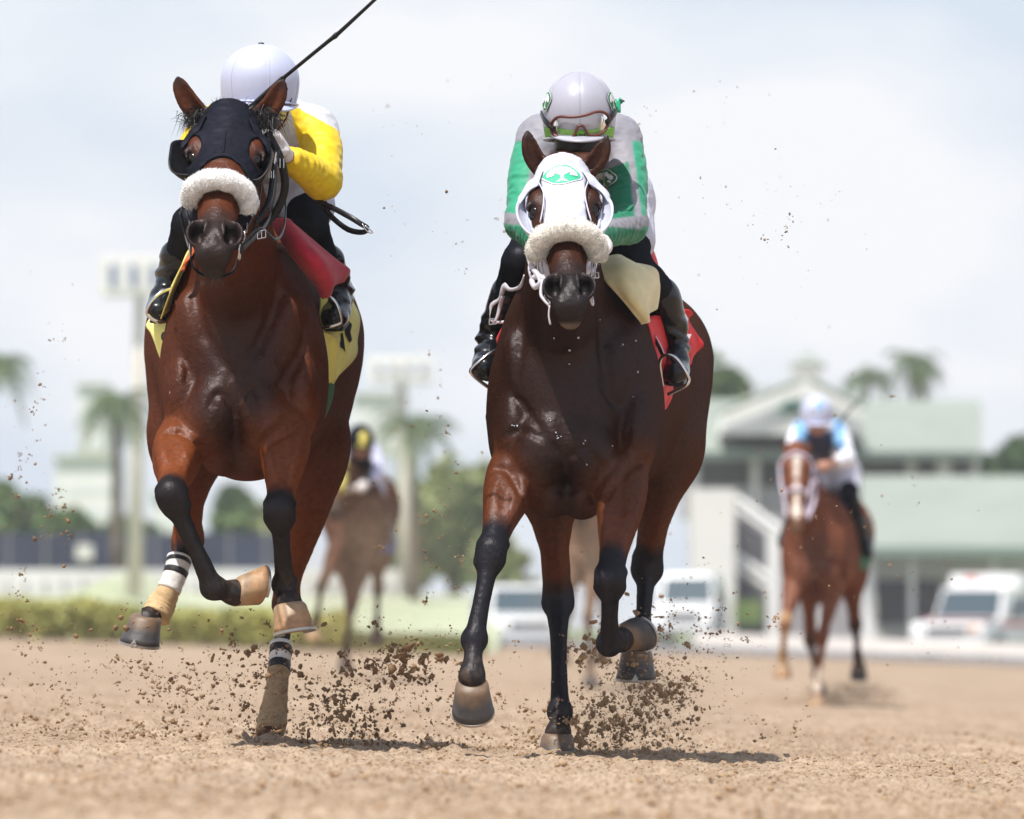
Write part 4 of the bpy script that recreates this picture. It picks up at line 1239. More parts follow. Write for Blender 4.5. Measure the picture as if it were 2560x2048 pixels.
def helmet(c, r, m, parent, gores=6, phase=.5, tilt=0.0, low=-.72, peak=True, button=None, face_dir=0.0, peak_h=-.080, seam=.0016):
    """dome with gores, brim line and peak; r = (x, y, z) radii"""
    n1, n2 = 22, 72
    V = []
    ct, st = math.cos(tilt), math.sin(tilt)
    def place(p):
        x, y, z = p
        return np.array([c[0] + x * ct + z * st, c[1] + y, c[2] - x * st + z * ct])
    for i in range(n1 + 1):
        el = math.pi / 2 - (math.pi / 2 - math.asin(low)) * i / n1
        for j in range(n2):
            a = 2 * math.pi * j / n2
            rr = math.cos(el); z = math.sin(el)
            if z < 0: rr = math.sqrt(max(0, 1 - (z * .62) ** 2))
            q = abs(math.sin((a + phase) * gores / 2))
            dent = 1 - .012 * (1 - min(1, q * 3.0)) * min(1, max(0, math.cos(el) * 3))
            V.append(place((r[0] * rr * math.cos(a) * dent, r[1] * rr * math.sin(a) * dent, r[2] * z * dent)))
    Fq = [(i * n2 + j, i * n2 + (j + 1) % n2, (i + 1) * n2 + (j + 1) % n2, (i + 1) * n2 + j) for i in range(n1) for j in range(n2)]
    Fq = [f[::-1] for f in Fq]
    o = mesh_obj('helmet', V, Fq, m, parent)
    for g_ in range(gores):
        a = 2 * math.pi * g_ / gores - phase
        P = []
        for i in range(13):
            el = math.pi / 2 - (math.pi / 2 - math.asin(low)) * i / 12
            rr = math.cos(el); z = math.sin(el)
            if z < 0: rr = math.sqrt(max(0, 1 - (z * .62) ** 2))
            P.append(place((r[0] * rr * math.cos(a) * .993, r[1] * rr * math.sin(a) * .993, r[2] * z * .993)))
        tube_obj('seam', P, seam, m, o, n=6, sub=2)
    if peak:
        rows = []
        for k_ in range(5):
            t = k_ / 4; row = []
            for i in range(17):
                a = math.radians(-150 + 120 * i / 16) + face_dir
                e_ = math.sin(math.pi * i / 16) ** .7
                row.append(place((r[0] * .93 * math.cos(a) * (1 + .03 * t * e_), r[1] * .93 * math.sin(a) * (1 + .42 * t * e_), peak_h - .020 * t * e_ + .012 * (1 - e_))))
            rows.append(row)
        V, Q = patch_mesh(rows, 1, 1, thick=.005)
        mesh_obj('peak', V, Q, m, o)
    # hem band
    P = []
    for j in range(41):
        a = 2 * math.pi * j / 40
        rr = math.sqrt(1 - (low * .62) ** 2)
        P.append(place((r[0] * rr * math.cos(a), r[1] * rr * math.sin(a), r[2] * low)))
    vs, fs = loft_mesh(P, .004, .010, (0, 0, 1), 8, caps=False); mesh_obj('hem', vs, fs, m, o)
    if button is not None:
        b = MB(); b.tube([place((0, 0, r[2] - .002)), place((0, 0, r[2] + .005))], [.012, .007], n=12); b.build('button', button, o)
    return o

def boot_extras(J, s_, parent, treads=True):
    An, T = W(*J['p']['an' + s_]), W(*J['p']['to' + s_])
    d = T - An; f = unit(np.array([d[0], d[1], d[2] * .5]))
    dn = np.array([0, 0, -1.0]); dn = unit(dn - (dn @ f) * f); sd_ = np.cross(f, dn)
    ball = T * .62 + An * .38
    b = MB()
    # sole slab and heel block
    P = [ball - f * .05 + dn * .046, ball + dn * .050, T + dn * .034 + f * .018]
    b.tube(catmull(P, 4), np.interp(np.linspace(0, 1, 9), [0, .5, 1], [.030, .040, .030]), n=10, flat=.16, lat=sd_)
    h = An + np.array([0, .045, -.080])
    b.tube([h - dn * .01, h + dn * .022], [.030, .029], n=12, flat=1.0, lat=sd_)
    return b.build('boot_sole', M['blk_leather'], parent, smooth=False)

def stirrup(parent, toe, ctr, w, h, tiltx, lat, strap_to, m=None, nm='stirrup'):
    """arched iron hanging from its leather, seen from the front"""
    c = np.asarray(ctr); u = unit(lat); v = unit(np.array(tiltx))
    P = []
    for t in np.linspace(-.25, math.pi + .25, 18):
        P.append(c + u * w * math.cos(t) + v * h * math.sin(t))
    o = tube_obj(nm, P, .0048, m or M['steel'], parent, n=8, sub=1)
    b = MB(); q = 0.25
    p0, p1 = P[0], P[-1]
    b.tube([p0, p0 * .5 + p1 * .5 - v * .002, p1], [.011, .012, .011], n=8, flat=.4, lat=(0, 1, 0)); b.build('tread', M['steel'], o)
    strap('stirrup_leather', [c + v * h, (c + v * h) * .5 + np.asarray(strap_to) * .5, strap_to], .011, M['blk_leather'], o, (0, 1, 0))
    return o

J1 = dict(p=dict(hip=(682, 440, 25.15), hipL=(610, 455, 25.15), hipR=(765, 450, 25.12), chest=(655, 335, 24.72), neck=(652, 285, 24.6), head=(652, 205, 24.45),
                 shL=(542, 325, 24.68), elL=(482, 395, 24.62), wrL=(500, 400, 24.32), haL=(535, 385, 24.26),
                 shR=(784, 325, 24.66), elR=(806, 452, 24.46), wrR=(714, 388, 24.28), haR=(680, 328, 24.22),
                 knL=(478, 560, 24.82), anL=(424, 712, 25.02), toL=(398, 775, 24.86), knR=(772, 570, 24.80), anR=(846, 728, 25.02), toR=(836, 795, 24.88)),
          cuff=.80, face=(-.030, -.085), facex=.020)
J2 = dict(p=dict(hip=(1500, 495, 25.15), hipL=(1400, 520, 25.15), hipR=(1560, 525, 25.12), chest=(1448, 385, 24.76), neck=(1448, 345, 24.62), head=(1448, 278, 24.44),
                 shL=(1352, 348, 24.70), elL=(1310, 556, 24.48), wrL=(1368, 622, 24.24), haL=(1378, 650, 24.12),
                 shR=(1544, 348, 24.70), elR=(1570, 562, 24.48), wrR=(1492, 590, 24.24), haR=(1480, 625, 24.12),
                 knL=(1302, 655, 24.86), anL=(1232, 866, 25.04), toL=(1212, 918, 24.88), knR=(1578, 660, 24.86), anR=(1684, 880, 25.06), toR=(1688, 932, 24.90)),
          shinR=[(1652, 742, 24.98), (1676, 830, 25.05)], shinL=[(1276, 735, 24.95), (1240, 830, 25.03)], cuff=1.0, face=(-.045, -.080))

def make_jockey(J, label, cols, hm, helm, vox=.006, group=None, gloves='glove', bootm='boot', wrinkle=.0035):
    b = W(*J['p']['hip'])
    root = empty('person', tuple(b), label, 'person', group)
    fd = jfield(J, vox, 0, ('torso', 'arms', 'head', 'shins', 'hips'))
    jprims(fd, J, -.007, ('torso', 'hips', 'forearms'))
    jprims(fd, J, -.020, ('shins', 'thigh'))
    jprims(fd, J, -.012, ('arms', 'feet'))
    jprims(fd, J, 0.0, ('head',))
    w = {k: W(*v) for k, v in J['p'].items()}
    hv = max(vox * .6, .0034)
    for s_, q in (('L', -1), ('R', 1)):
        gloved_hand(fd, w['wr' + s_], w['ha' + s_], J.get('up' + s_, np.array([0, -.5, .8])), -.001, q)
    V, Q = fd.mesh(relax=1)
    mesh_obj('body', V, Q, M['skin'], root)
    # gloves
    for s_, q in (('L', -1), ('R', 1)):
        c = (w['wr' + s_] + w['ha' + s_]) / 2
        f2 = Field(np.arange(c[0] - .12, c[0] + .12, hv), np.arange(c[1] - .12, c[1] + .12, hv), np.arange(c[2] - .12, c[2] + .12, hv))
        gloved_hand(f2, w['wr' + s_], w['ha' + s_], J.get('up' + s_, np.array([0, -.5, .8])), .0025, q)
        V, Q = f2.mesh(relax=1)
        if len(V): mesh_obj('glove', V, Q, M[gloves], root)
    def wcut(f):
        for s_ in 'LR':
            f.ell(w['ha' + s_] * 1.0, (.045, .045, .05), k=.004, op='s')
    garment('breeches', J, ('hips',), .004, vox, M['wht_cloth'], root, wr=.004, wf=9, seed=3)
    garment('leggings', J, ('shins', 'thigh'), -.005, vox, M['blk_fabric'], root, wr=.002, wf=10, seed=4, clip=lambda f: [f.ell(w['hip' + s_], (.16, .17, .16), k=.01, op='s') for s_ in 'LR'])
    garment('jersey', J, ('torso', 'arms'), .004, vox, M['silk'], root, wr=wrinkle, wf=11, seed=6, cols=cols, aniso=J.get('aniso', (1, 1, 1.7)))
    for s_ in 'LR':
        Jb = dict(J); 
        f3 = jfield(J, vox, 0, ('shins', 'arms'))
        K, An = w['kn' + s_], w['an' + s_]; sh = J.get('shin' + s_)
        P = [K * .45 + An * .55] if not sh else [W(*sh[0])] + [W(*q) for q in sh[1:]]
        P = P + [An]
        f3 = Field(*[np.arange(min(p[i] for p in P + [w['to' + s_]]) - .1, max(p[i] for p in P + [w['to' + s_]]) + .12, vox) for i in range(3)])
        f3.loft(P, np.interp(np.linspace(0, 1, len(P)), [0, .6, 1], [.061, .054, .048]), k=.02, n=5)
        T = w['to' + s_]; d = T - An; fwd = unit(np.array([d[0], d[1], d[2] * .4]))
        heel = An + np.array([0, .035, -.050]); ball = T * .62 + An * .38 + np.array([0, 0, -.012])
        f3.loft([heel, An * .6 + T * .4, ball, T + fwd * .012], [.038, .045, .048, .040], [.038, .045, .042, .034], k=.03, n=5)
        V, Q = f3.mesh(relax=2)
        N = vnormals(V, Q); wz = wobble(V * np.array([1, 1, 2.2]), 9, 12) 
        am = np.exp(-((V[:, 2] - An[2] - .03) / .07) ** 2)
        V = V + N * (wz * .011 * am + wobble(V, 14, 3) * .0015)[:, None]
        bo = mesh_obj('boot', V, Q, M[bootm], root)
        boot_extras(J, s_, bo)
    h = helm(root, w)
    return root, w, h

# ---- jerseys' colours (printed cloth) --------------------------------------
def jersey1_cols(V):
    px = V[:, 0] * FOC / V[:, 1] + CXP; py = HZP - (V[:, 2] - CAMZ) * FOC / V[:, 1]
    c = np.tile([.72, .50, .010], (len(V), 1))
    S = W(*J1['p']['shR']); x0 = S[0] - .055; xl = W(*J1['p']['shL'])[0] + .055
    inner = (V[:, 0] < x0 + .25 * (S[2] - V[:, 2])) & (V[:, 0] > xl)
    c[inner] = (.52, .52, .57)
    fa = pdist(V, [W(*J1['p']['elR']), W(*J1['p']['wrR'])], .06, n=1) < .01
    c[fa] = (.72, .50, .010)
    top = (V[:, 2] > S[2] + .020 - .55 * (V[:, 0] - S[0] - .03)) & (V[:, 0] > xl)
    c[top] = (.52, .52, .57)
    return c
def jersey2_cols(V):
    grey, green, pale = (.25, .245, .285), (.007, .165, .085), (.025, .29, .165)
    c = np.tile(grey, (len(V), 1)).astype(float)
    for s_, q in (('R', 1), ('L', -1)):
        S, E, R_ = [W(*J2['p'][k + s_]) for k in ('sh', 'el', 'wr')]
        d = pdist(V, [S, E, R_], .075, n=1)
        arm = d < .02
        # across-the-arm coordinate from the arm's own axis
        P = V; t = np.clip(((P - S) @ (E - S)) / ((E - S) @ (E - S)), 0, 1); ax = S + t[:, None] * (E - S)
        u = (P[:, 0] - ax[:, 0]) * q; v = ax[:, 1] - P[:, 1]
        wv = .004 * wobble(V, 8, 2)
        low = V[:, 2] < S[2] - .055
        front = arm & low & (u < (.020 if q > 0 else -.03) + wv) & (P[:, 2] < S[2] - .075 - .35 * np.maximum(0, .02 - u))
        outer = arm & (u > (.040 if q > 0 else .004) + wv) & (V[:, 2] < S[2] - .01)
        def mx(w, col):
            nonlocal c
            w = np.clip(w, 0, 1)[:, None]; c = c * (1 - w) + np.array(col) * w
        e = .004
        th = S[2] - .075 - .35 * np.maximum(0, .02 - u)
        mx(arm * ((u > -.055) | (q < 0)) * (1 - sstep(-e, e, u - (.020 if q > 0 else -.03) - wv)) * (1 - sstep(-e, e, V[:, 2] - th)), green)
        mx(arm * sstep(-e, e, u - (.040 if q > 0 else .004) - wv) * (1 - sstep(-e, e, V[:, 2] - S[2] + .01)), pale)
        fore = arm & (V[:, 2] < E[2] + .03)
        mx(fore * (1 - sstep(-e, e, np.abs(P[:, 2] - E[2] - u * .2) - .018)), grey)
        mx(fore * (1 - sstep(-e, e, P[:, 2] - E[2] + .018)), green)
    return c
# ---- helmets, goggles, whip, cloths ----------------------------------------
def helm1(root, w):
    c = W(650, 203, 24.42)
    h = helmet(c, (.118, .135, .110), M['helmet'], root, gores=6, phase=.25, tilt=.03, low=-.62, button=M['blk_leather'], face_dir=.45, peak_h=-.080)
    fd_ = c + np.array([.055, -.06, -.10])
    # chin strap with yellow logo disc, seen beside the horse's ear
    strap('chin_strap', [c + np.array([.095, -.05, -.055]), c + np.array([.080, -.085, -.115]), c + np.array([.045, -.10, -.165])], .013, M['blk_leather'], root, (0, 1, .2))
    b = MB(); q = c + np.array([.070, -.105, -.108]); b.tube([q, q + np.array([0, -.006, 0])], [.011, .011], n=14, flat=1.3, lat=(1, 0, 0)); b.build('goggle_clip', M['yel_cloth'], root)
    return h

def on_helmet(c, r, a, z, h=0.0):
    """point on the dome: a = angle, z = height above its centre"""
    s_ = z / r[2]; rr = math.sqrt(max(0, 1 - s_ * s_)) if s_ >= 0 else math.sqrt(1 - (s_ * .62) ** 2)
    return np.array([c[0] + (r[0] + h) * rr * math.sin(a), c[1] - (r[1] + h) * rr * math.cos(a), c[2] + z + h * s_])

def helm2(root, w):
    c = W(1448, 282, 24.42); r = (.110, .130, .122)
    h = helmet(c, r, M['helmet2'], root, gores=6, phase=.52, low=-.66, peak_h=-.080)
    ZX = lambda zx, zy: ((1340 + zx / 7.1875 - 1448) * 24.31 / FOC, (282 - (160 + zy / 7.1875)) * 24.31 / FOC)
    def P(zx, zy, hh):
        x, z = ZX(zx, zy)
        s_ = z / r[2]; rr = math.sqrt(max(.01, 1 - s_ * s_)) if s_ >= 0 else math.sqrt(1 - (s_ * .62) ** 2)
        q = max(-.985, min(.985, x / ((r[0] + hh) * rr)))
        return on_helmet(c, r, math.asin(q), z, hh)
    # lime band with letters under the goggles
    rows = []
    for t in (0, .5, 1):
        row = []
        for i in range(25):
            a = -1.30 + 2.60 * i / 24
            top = -.030 - .018 * math.cos(a) ** 2 - .012
            bot = -.0785
            row.append(on_helmet(c, r, a, top * (1 - t) + bot * t, .0022))
        rows.append(row)
    V, Q = patch_mesh(rows, 1, 2, thick=.001)
    mesh_obj('lime_band', V, Q, M['print_lime'], h)
    def letter(s_, x0, size, m, par, z0):
        cu = bpy.data.curves.new('letters', 'FONT'); cu.body = s_; cu.size = 1; cu.align_x = 'CENTER'
        tmp = bpy.data.objects.new('letters_tmp', cu); COL.objects.link(tmp)
        me = bpy.data.meshes.new_from_object(tmp.evaluated_get(bpy.context.evaluated_depsgraph_get()))
        import bmesh
        bm = bmesh.new(); bm.from_mesh(me); bmesh.ops.triangulate(bm, faces=bm.faces); bmesh.ops.subdivide_edges(bm, edges=bm.edges, cuts=1)
        vs = [on_helmet(c, r, (x0 + v.co.x * size * 2.1) / r[0], z0 + v.co.y * size, .0042) for v in bm.verts]; bm.verts.index_update()
        fs = [tuple(v.index for v in f.verts) for f in bm.faces]; bm.free()
        bpy.data.objects.remove(tmp); bpy.data.curves.remove(cu); bpy.data.meshes.remove(me)
        return mesh_obj('lettering', vs, fs, m, par, smooth=False)
    letter('AMY', .0075, .0135, M['print_black'], h, -.0770)
    # side badges
    for sx in (-1, 1):
        a0 = sx * 1.12
        def to(u, v, hh, a0=a0, sx=sx):
            return on_helmet(c, r, a0 + u * .24 * sx, .030 + v * .055, .0025 + hh)
        tree_emblem('helmet_badge', to, h, seed=4, sc=1.0, outer='print_dgreen')
    # goggles pushed up on the cover
    g = [(255, 1100), (330, 1020), (430, 985), (600, 1000), (760, 990), (900, 965), (1050, 915), (1180, 905), (1270, 940), (1305, 1000), (1290, 1110), (1230, 1215), (1120, 1285), (1000, 1300), (930, 1285),
         (880, 1200), (840, 1150), (790, 1140), (740, 1165), (710, 1240), (670, 1315), (590, 1350), (470, 1345), (360, 1310), (290, 1250), (260, 1180)]
    pts = [P(x, y, .010) for x, y in g]; pts.append(pts[0])
    go = tube_obj('goggle_rim', pts, .0042, M['goggle_rim'], h, n=8, sub=3)
    ctr = [P(500, 1160, .0085), P(1080, 1100, .0085), P(790, 1060, .0085)]
    loop = catmull([P(x, y, .009) for x, y in g] + [P(*g[0], .009)], 2)[:-1]
    # lens: top edge joined to bottom edge
    top = [P(x, y, .009) for x, y in ((262, 1120), (400, 1000), (540, 995), (680, 997), (790, 990), (900, 968), (1040, 920), (1180, 910), (1298, 1000))]
    bot = [P(x, y, .009) for x, y in ((275, 1230), (400, 1325), (560, 1348), (680, 1300), (790, 1150), (905, 1250), (1040, 1295), (1180, 1250), (1295, 1090))]
    mid = [(a + b_) / 2 * 1.0 + np.array([0, -.003, .001]) for a, b_ in zip(top, bot)]
    V, Q = patch_mesh([top, mid, bot], 2, 2)
    mesh_obj('goggle_lens', V, Q, M['lens'], go)
    strap('goggle_strap', [P(1270, 1080, .013), P(1370, 960, .010), P(1430, 890, .006), on_helmet(c, r, 1.6, .012, .004)], .0085, M['blk_leather'], go, (0, .2, 1))
    strap('goggle_strap', [P(310, 1180, .013), P(200, 1080, .010), P(130, 1000, .006), on_helmet(c, r, -1.6, .0, .004)], .0085, M['blk_leather'], go, (0, .2, 1))
    # green and striped scarf tail behind the helmet
    tube_obj('helmet_tie', [on_helmet(c, r, 1.55, .0, .004), W(1545, 250, 24.42), W(1556, 258, 24.42)], [.010, .009, .004], M['print_green'], h, flat=.4)
    tube_obj('helmet_tie', [W(1540, 262, 24.43), W(1550, 250, 24.42), W(1560, 254, 24.41)], [.005, .005, .004], M['print_black'], h, flat=.4)
    # dark visor goggles worn over the face, mouth guard
    fc = w['head'] + np.array([0, -.045, -.080])
    rows = [[fc + np.array([.078 * math.sin(a), -.088 * math.cos(a), z]) for a in np.linspace(-1.25, 1.25, 13)] for z in (.040, .0, -.050)]
    V, Q = patch_mesh(rows, 1, 3, thick=-.004)
    mesh_obj('dark_goggles', V, Q, M['blk_leather'], h)
    return h

def cloth(name, rows, m, parent, nu=8, nv=8, thick=.004, wob=None):
    R = [[W(*p) if len(p) == 3 else p for p in r] for r in rows]
    V, Q = patch_mesh(R, nu, nv, thick=thick, wob=wob)
    return mesh_obj(name, V, Q, m, parent)

def glyph(name, poly, bvh, Y, m, parent, h=.003, sub=1):
    """flat print: photo outline dropped on a cloth"""
    import bmesh
    bm = bmesh.new()
    vs = [bm.verts.new((x, y, 0)) for x, y in poly]
    bm.faces.new(vs); bmesh.ops.triangulate(bm, faces=bm.faces); 
    bmesh.ops.subdivide_edges(bm, edges=bm.edges, cuts=2, use_grid_fill=True)
    bm.verts.index_update()
    V = []
    eye = np.array([0, 0, CAMZ])
    for v in bm.verts:
        p = W(v.co.x, v.co.y, Y); d = unit(p - eye)
        q = drop(bvh, p - d * .5, d, h)
        V.append(q)
    fs = [tuple(v.index for v in f.verts) for f in bm.faces]; bm.free()
    V = np.array(V)
    # a miss keeps its start point: drop those faces
    ok = np.abs(V[:, 1] - np.median(V[:, 1])) < .12
    fs = [f for f in fs if all(ok[i] for i in f)]
    return mesh_obj(name, V, fs, m, parent, smooth=False) if fs else None

def saddlery_left(hr, jr):
    fold = lambda a, f, s=0: (lambda u, v: a * np.sin(u * f + 2 * v + s) * (.3 + .7 * v))
    # yellow number cloth, picture-left flap
    cl = cloth('saddle_cloth', [[(505, 600, 24.95), (478, 640, 24.85), (470, 660, 24.80)], [(446, 700, 25.0), (446, 710, 24.93), (450, 720, 24.84)], [(400, 768, 25.0), (420, 790, 24.94), (434, 790, 24.86)], [(366, 812, 24.99), (396, 830, 24.94), (424, 850, 24.88)], [(386, 840, 24.98), (402, 880, 24.94), (424, 900, 24.88)], [(402, 878, 24.97), (411, 908, 24.93), (420, 925, 24.90)]],
               M['pale_yellow'], hr, wob=fold(.004, 9))
    cloth('saddle_pad', [[(524, 560, 24.70), (500, 592, 24.62), (484, 606, 24.54)], [(492, 610, 24.76), (468, 640, 24.66), (452, 676, 24.52)], [(468, 640, 24.84), (446, 700, 24.72), (430, 734, 24.56)], [(436, 705, 24.9), (424, 760, 24.8), (408, 800, 24.62)]], M['yel_cloth'], hr, wob=fold(.006, 8, 1))
    cloth('orange_pad', [[(516, 586, 24.50), (490, 606, 24.48)], [(492, 625, 24.48), (468, 650, 24.46)], [(476, 640, 24.47), (460, 680, 24.46)]], M['orange'], hr, nu=6, nv=6, thick=.012)
    # picture-right flap
    cr = cloth('saddle_cloth', [[(700, 560, 24.78), (765, 600, 24.95), (832, 606, 25.06)], [(760, 650, 24.84), (830, 690, 24.98), (866, 722, 25.10)], [(800, 720, 24.88), (850, 780, 25.0), (899, 790, 25.12)], [(800, 800, 24.90), (850, 850, 25.0), (894, 850, 25.12)], [(800, 880, 24.92), (845, 900, 25.0), (889, 893, 25.11)], [(796, 940, 24.93), (822, 958, 24.98), (838, 945, 25.04)]],
               M['pale_yellow'], hr, wob=fold(.006, 13, .6))
    cloth('saddle_pad', [[(690, 550, 24.70), (730, 560, 24.80)], [(740, 600, 24.74), (790, 640, 24.88)], [(790, 660, 24.80), (846, 690, 25.0)]], M['yel_cloth'], hr, nu=6, nv=6)
    cloth('front_fold', [[(804, 830, 24.80), (822, 835, 24.84), (846, 845, 24.92)], [(803, 880, 24.78), (820, 870, 24.86), (845, 890, 24.90)], [(799, 955, 24.80), (820, 960, 24.85), (838, 940, 24.95)]], M['yel_cloth'], cr, wob=fold(.010, 12, .3))
    bv = bvh_of(cr)
    glyph('number', [(857, 812), (872, 804), (878, 812), (874, 830), (878, 850), (872, 858), (867, 830), (862, 838)], bv, 25.1, M['print_black'], cr)
    glyph('number', [(850, 834), (855, 832), (858, 850), (856, 858), (862, 882), (856, 872), (849, 868), (848, 858), (851, 850)], bv, 25.1, M['print_black'], cr)
    bl = bvh_of(cl)
    t = np.linspace(.9, 2 * np.pi - .9, 12)
    glyph('number', [(413 - 9 * math.cos(a) * -1, 842 + 12 * math.sin(a)) for a in t] + [(414 + 4 * math.cos(a), 842 + 7 * math.sin(a)) for a in t[::-1]], bl, 25.1, M['print_black'], cl)
    # crimson felt between saddle and shoulder
    cloth('felt_pad', [[(672, 545, 24.72), (712, 552, 24.62), (735, 566, 24.62)], [(705, 600, 24.58), (745, 600, 24.50), (800, 622, 24.60)], [(742, 655, 24.54), (790, 650, 24.46), (845, 660, 24.66)], [(790, 715, 24.60), (825, 700, 24.56), (866, 674, 24.74)], [(800, 742, 24.64), (826, 724, 24.64), (850, 698, 24.74)]],
          M['pink'], hr, wob=fold(.008, 8, .4), thick=.010)
    # girth
    cloth('girth', [[(803, 945, 24.92), (820, 948, 24.96), (835, 940, 25.02)], [(801, 1000, 24.94), (812, 1000, 24.97), (826, 1000, 25.02)], [(792, 1070, 24.95), (800, 1060, 24.98), (806, 1050, 25.0)]], M['green_web'], hr, thick=.006)
    cloth('girth_stripe', [[(809, 945, 24.935), (822, 945, 24.96)], [(806, 1000, 24.93), (815, 1000, 24.96)], [(799, 1052, 24.94), (802, 1050, 24.95)]], M['print_black'], hr, nu=3, nv=5)
    # stirrups
    tube_obj('stirrup', [W(*p) for p in ((429, 721, 24.82), (408, 728, 24.80), (388, 744, 24.79), (374, 764, 24.79), (368, 782, 24.80), (376, 794, 24.80), (398, 806, 24.80), (418, 800, 24.84))], .0058, M['steel'], hr, n=8, sub=4)
    tube_obj('stirrup', [W(*p) for p in ((806, 744, 24.80), (822, 742, 24.79), (838, 756, 24.79), (848, 780, 24.79), (853, 804, 24.80), (845, 810, 24.80), (820, 818, 24.80), (806, 820, 24.82))], .0052, M['steel'], hr, n=8, sub=4)
    # loose rein end behind the arm
    tube_obj('rein_end', [W(*p) for p in ((772, 484, 24.5), (800, 505, 24.45), (840, 524, 24.40), (880, 546, 24.36), (902, 560, 24.35), (916, 568, 24.35), (918, 576, 24.35), (902, 581, 24.36), (870, 574, 24.40), (835, 548, 24.45), (812, 522, 24.48), (800, 505, 24.5))], .0085, M['blk_leather'], hr, n=8, flat=.35, lat=(0, .3, 1), sub=3)
    tube_obj('snap_hook', [W(*p) for p in ((906, 560, 24.34), (914, 574, 24.34), (924, 582, 24.34), (931, 582, 24.34), (928, 577, 24.34), (912, 564, 24.34))], .0022, M['steel'], hr, n=6)

def saddlery_right(hr, jr):
    fold = lambda a, f, s=0: (lambda u, v: a * np.sin(u * f + 2 * v + s) * (.3 + .7 * v))
    # cream chamois
    cloth('chamois', [[(1490, 645, 24.62), (1535, 640, 24.62), (1558, 645, 24.66), (1560, 655, 24.7)], [(1505, 690, 24.52), (1560, 672, 24.54), (1610, 672, 24.64), (1632, 672, 24.72)], [(1545, 740, 24.50), (1580, 735, 24.50), (1630, 720, 24.62), (1642, 705, 24.74)], [(1590, 790, 24.52), (1610, 780, 24.54), (1625, 760, 24.64), (1640, 735, 24.74)], [(1608, 812, 24.56), (1616, 800, 24.58), (1626, 785, 24.64), (1634, 768, 24.72)]],
          M['cream'], hr, wob=fold(.010, 9, .4), thick=.004)
    # red cloth: upper edge, flying corner and the part behind the leg
    c0 = cloth('saddle_cloth', [[(1596, 604, 24.96), (1615, 612, 25.0), (1632, 628, 25.04)], [(1602, 640, 24.95), (1630, 650, 25.0), (1642, 660, 25.05)], [(1620, 670, 24.96), (1640, 700, 25.0), (1652, 722, 25.05)]], M['red'], hr, nu=6, nv=6)
    c1 = cloth('saddle_cloth_corner', [[(1660, 755, 25.08), (1690, 770, 25.1), (1722, 774, 25.12), (1732, 784, 25.14)], [(1672, 790, 25.07), (1700, 800, 25.09), (1716, 800, 25.13), (1722, 800, 25.14)], [(1690, 825, 25.06), (1705, 818, 25.10), (1725, 825, 25.14), (1745, 838, 25.17)], [(1700, 860, 25.06), (1715, 870, 25.10), (1735, 870, 25.14), (1758, 856, 25.18)], [(1708, 912, 25.07), (1718, 914, 25.10), (1732, 895, 25.14), (1757, 866, 25.18)]], M['red'], hr, nu=7, nv=7, wob=fold(.006, 7, .2))
    c2 = cloth('saddle_cloth_skirt', [[(1615, 800, 24.80), (1630, 790, 24.88), (1650, 790, 24.96)], [(1632, 860, 24.82), (1650, 860, 24.90), (1672, 870, 25.02)], [(1648, 930, 24.84), (1662, 930, 24.92), (1680, 950, 25.04)], [(1640, 990, 24.86), (1660, 985, 24.94), (1678, 990, 25.04)], [(1630, 1050, 24.88), (1640, 1052, 24.92), (1662, 1020, 25.0)]], M['red'], hr, nu=6, nv=6, wob=fold(.004, 8))
    cl = cloth('saddle_cloth_skirt', [[(1322, 722, 24.72), (1302, 738, 24.60)], [(1296, 766, 24.78), (1284, 780, 24.62)], [(1268, 806, 24.84), (1254, 830, 24.66)], [(1246, 838, 24.88), (1244, 876, 24.70)]], M['red'], hr, nu=6, nv=6, wob=fold(.004, 8))
    b1 = bvh_of(c1)
    js = [o for o in jr.children if o.name.startswith('jersey')][0]; bj = bvh_of(js)
    def toj(u, v, h):
        p = W(1510 + u * 34, 446 - v * 46, 24.0); return drop(bj, p, unit(p - np.array([0, 0, CAMZ])), .002 + h)
    tree_emblem('chest_badge', toj, js, seed=7, outer='print_dgreen')
    glyph('number', [(1678, 790), (1695, 783), (1712, 786), (1718, 798), (1714, 810), (1698, 824), (1690, 812), (1697, 806), (1694, 799)], b1, 25.2, M['print_white'], c1, h=.004)
    glyph('number', [(1698, 832), (1710, 836), (1726, 836), (1722, 846), (1714, 852), (1702, 852)], b1, 25.2, M['print_white'], c1, h=.004)
    cloth('girth', [[(1630, 1052, 24.90), (1642, 1050, 24.93), (1656, 1035, 24.98)], [(1625, 1085, 24.92), (1634, 1080, 24.95), (1645, 1075, 25.0)], [(1618, 1112, 24.93), (1622, 1108, 24.95), (1626, 1100, 24.97)]], M['wht_leather'], hr, thick=.006)
    cloth('girth_stripe', [[(1636, 1052, 24.90), (1644, 1048, 24.92)], [(1629, 1085, 24.91), (1634, 1082, 24.93)], [(1622, 1106, 24.92), (1624, 1104, 24.93)]], M['print_black'], hr, nu=3, nv=5)
    # stirrups
    o = tube_obj('stirrup', [W(*p) for p in ((1259, 872, 24.84), (1240, 877, 24.82), (1222, 886, 24.80), (1202, 902, 24.79), (1181, 920, 24.79), (1178, 932, 24.79), (1196, 950, 24.80), (1225, 970, 24.82), (1240, 968, 24.84))], .0058, M['steel'], hr, n=8, sub=4)
    o = tube_obj('stirrup', [W(*p) for p in ((1656, 966, 24.84), (1652, 935, 24.83), (1650, 905, 24.82), (1661, 888, 24.80), (1684, 892, 24.79), (1700, 908, 24.79), (1715, 932, 24.79), (1722, 950, 24.80), (1716, 962, 24.80), (1695, 974, 24.82), (1670, 986, 24.84))], .0055, M['steel'], hr, n=8, sub=4)
    strap('stirrup_leather', [W(1632, 838, 24.86), W(1645, 862, 24.84), W(1658, 890, 24.82)], .006, M['blk_leather'], hr, (1, 0, .5))
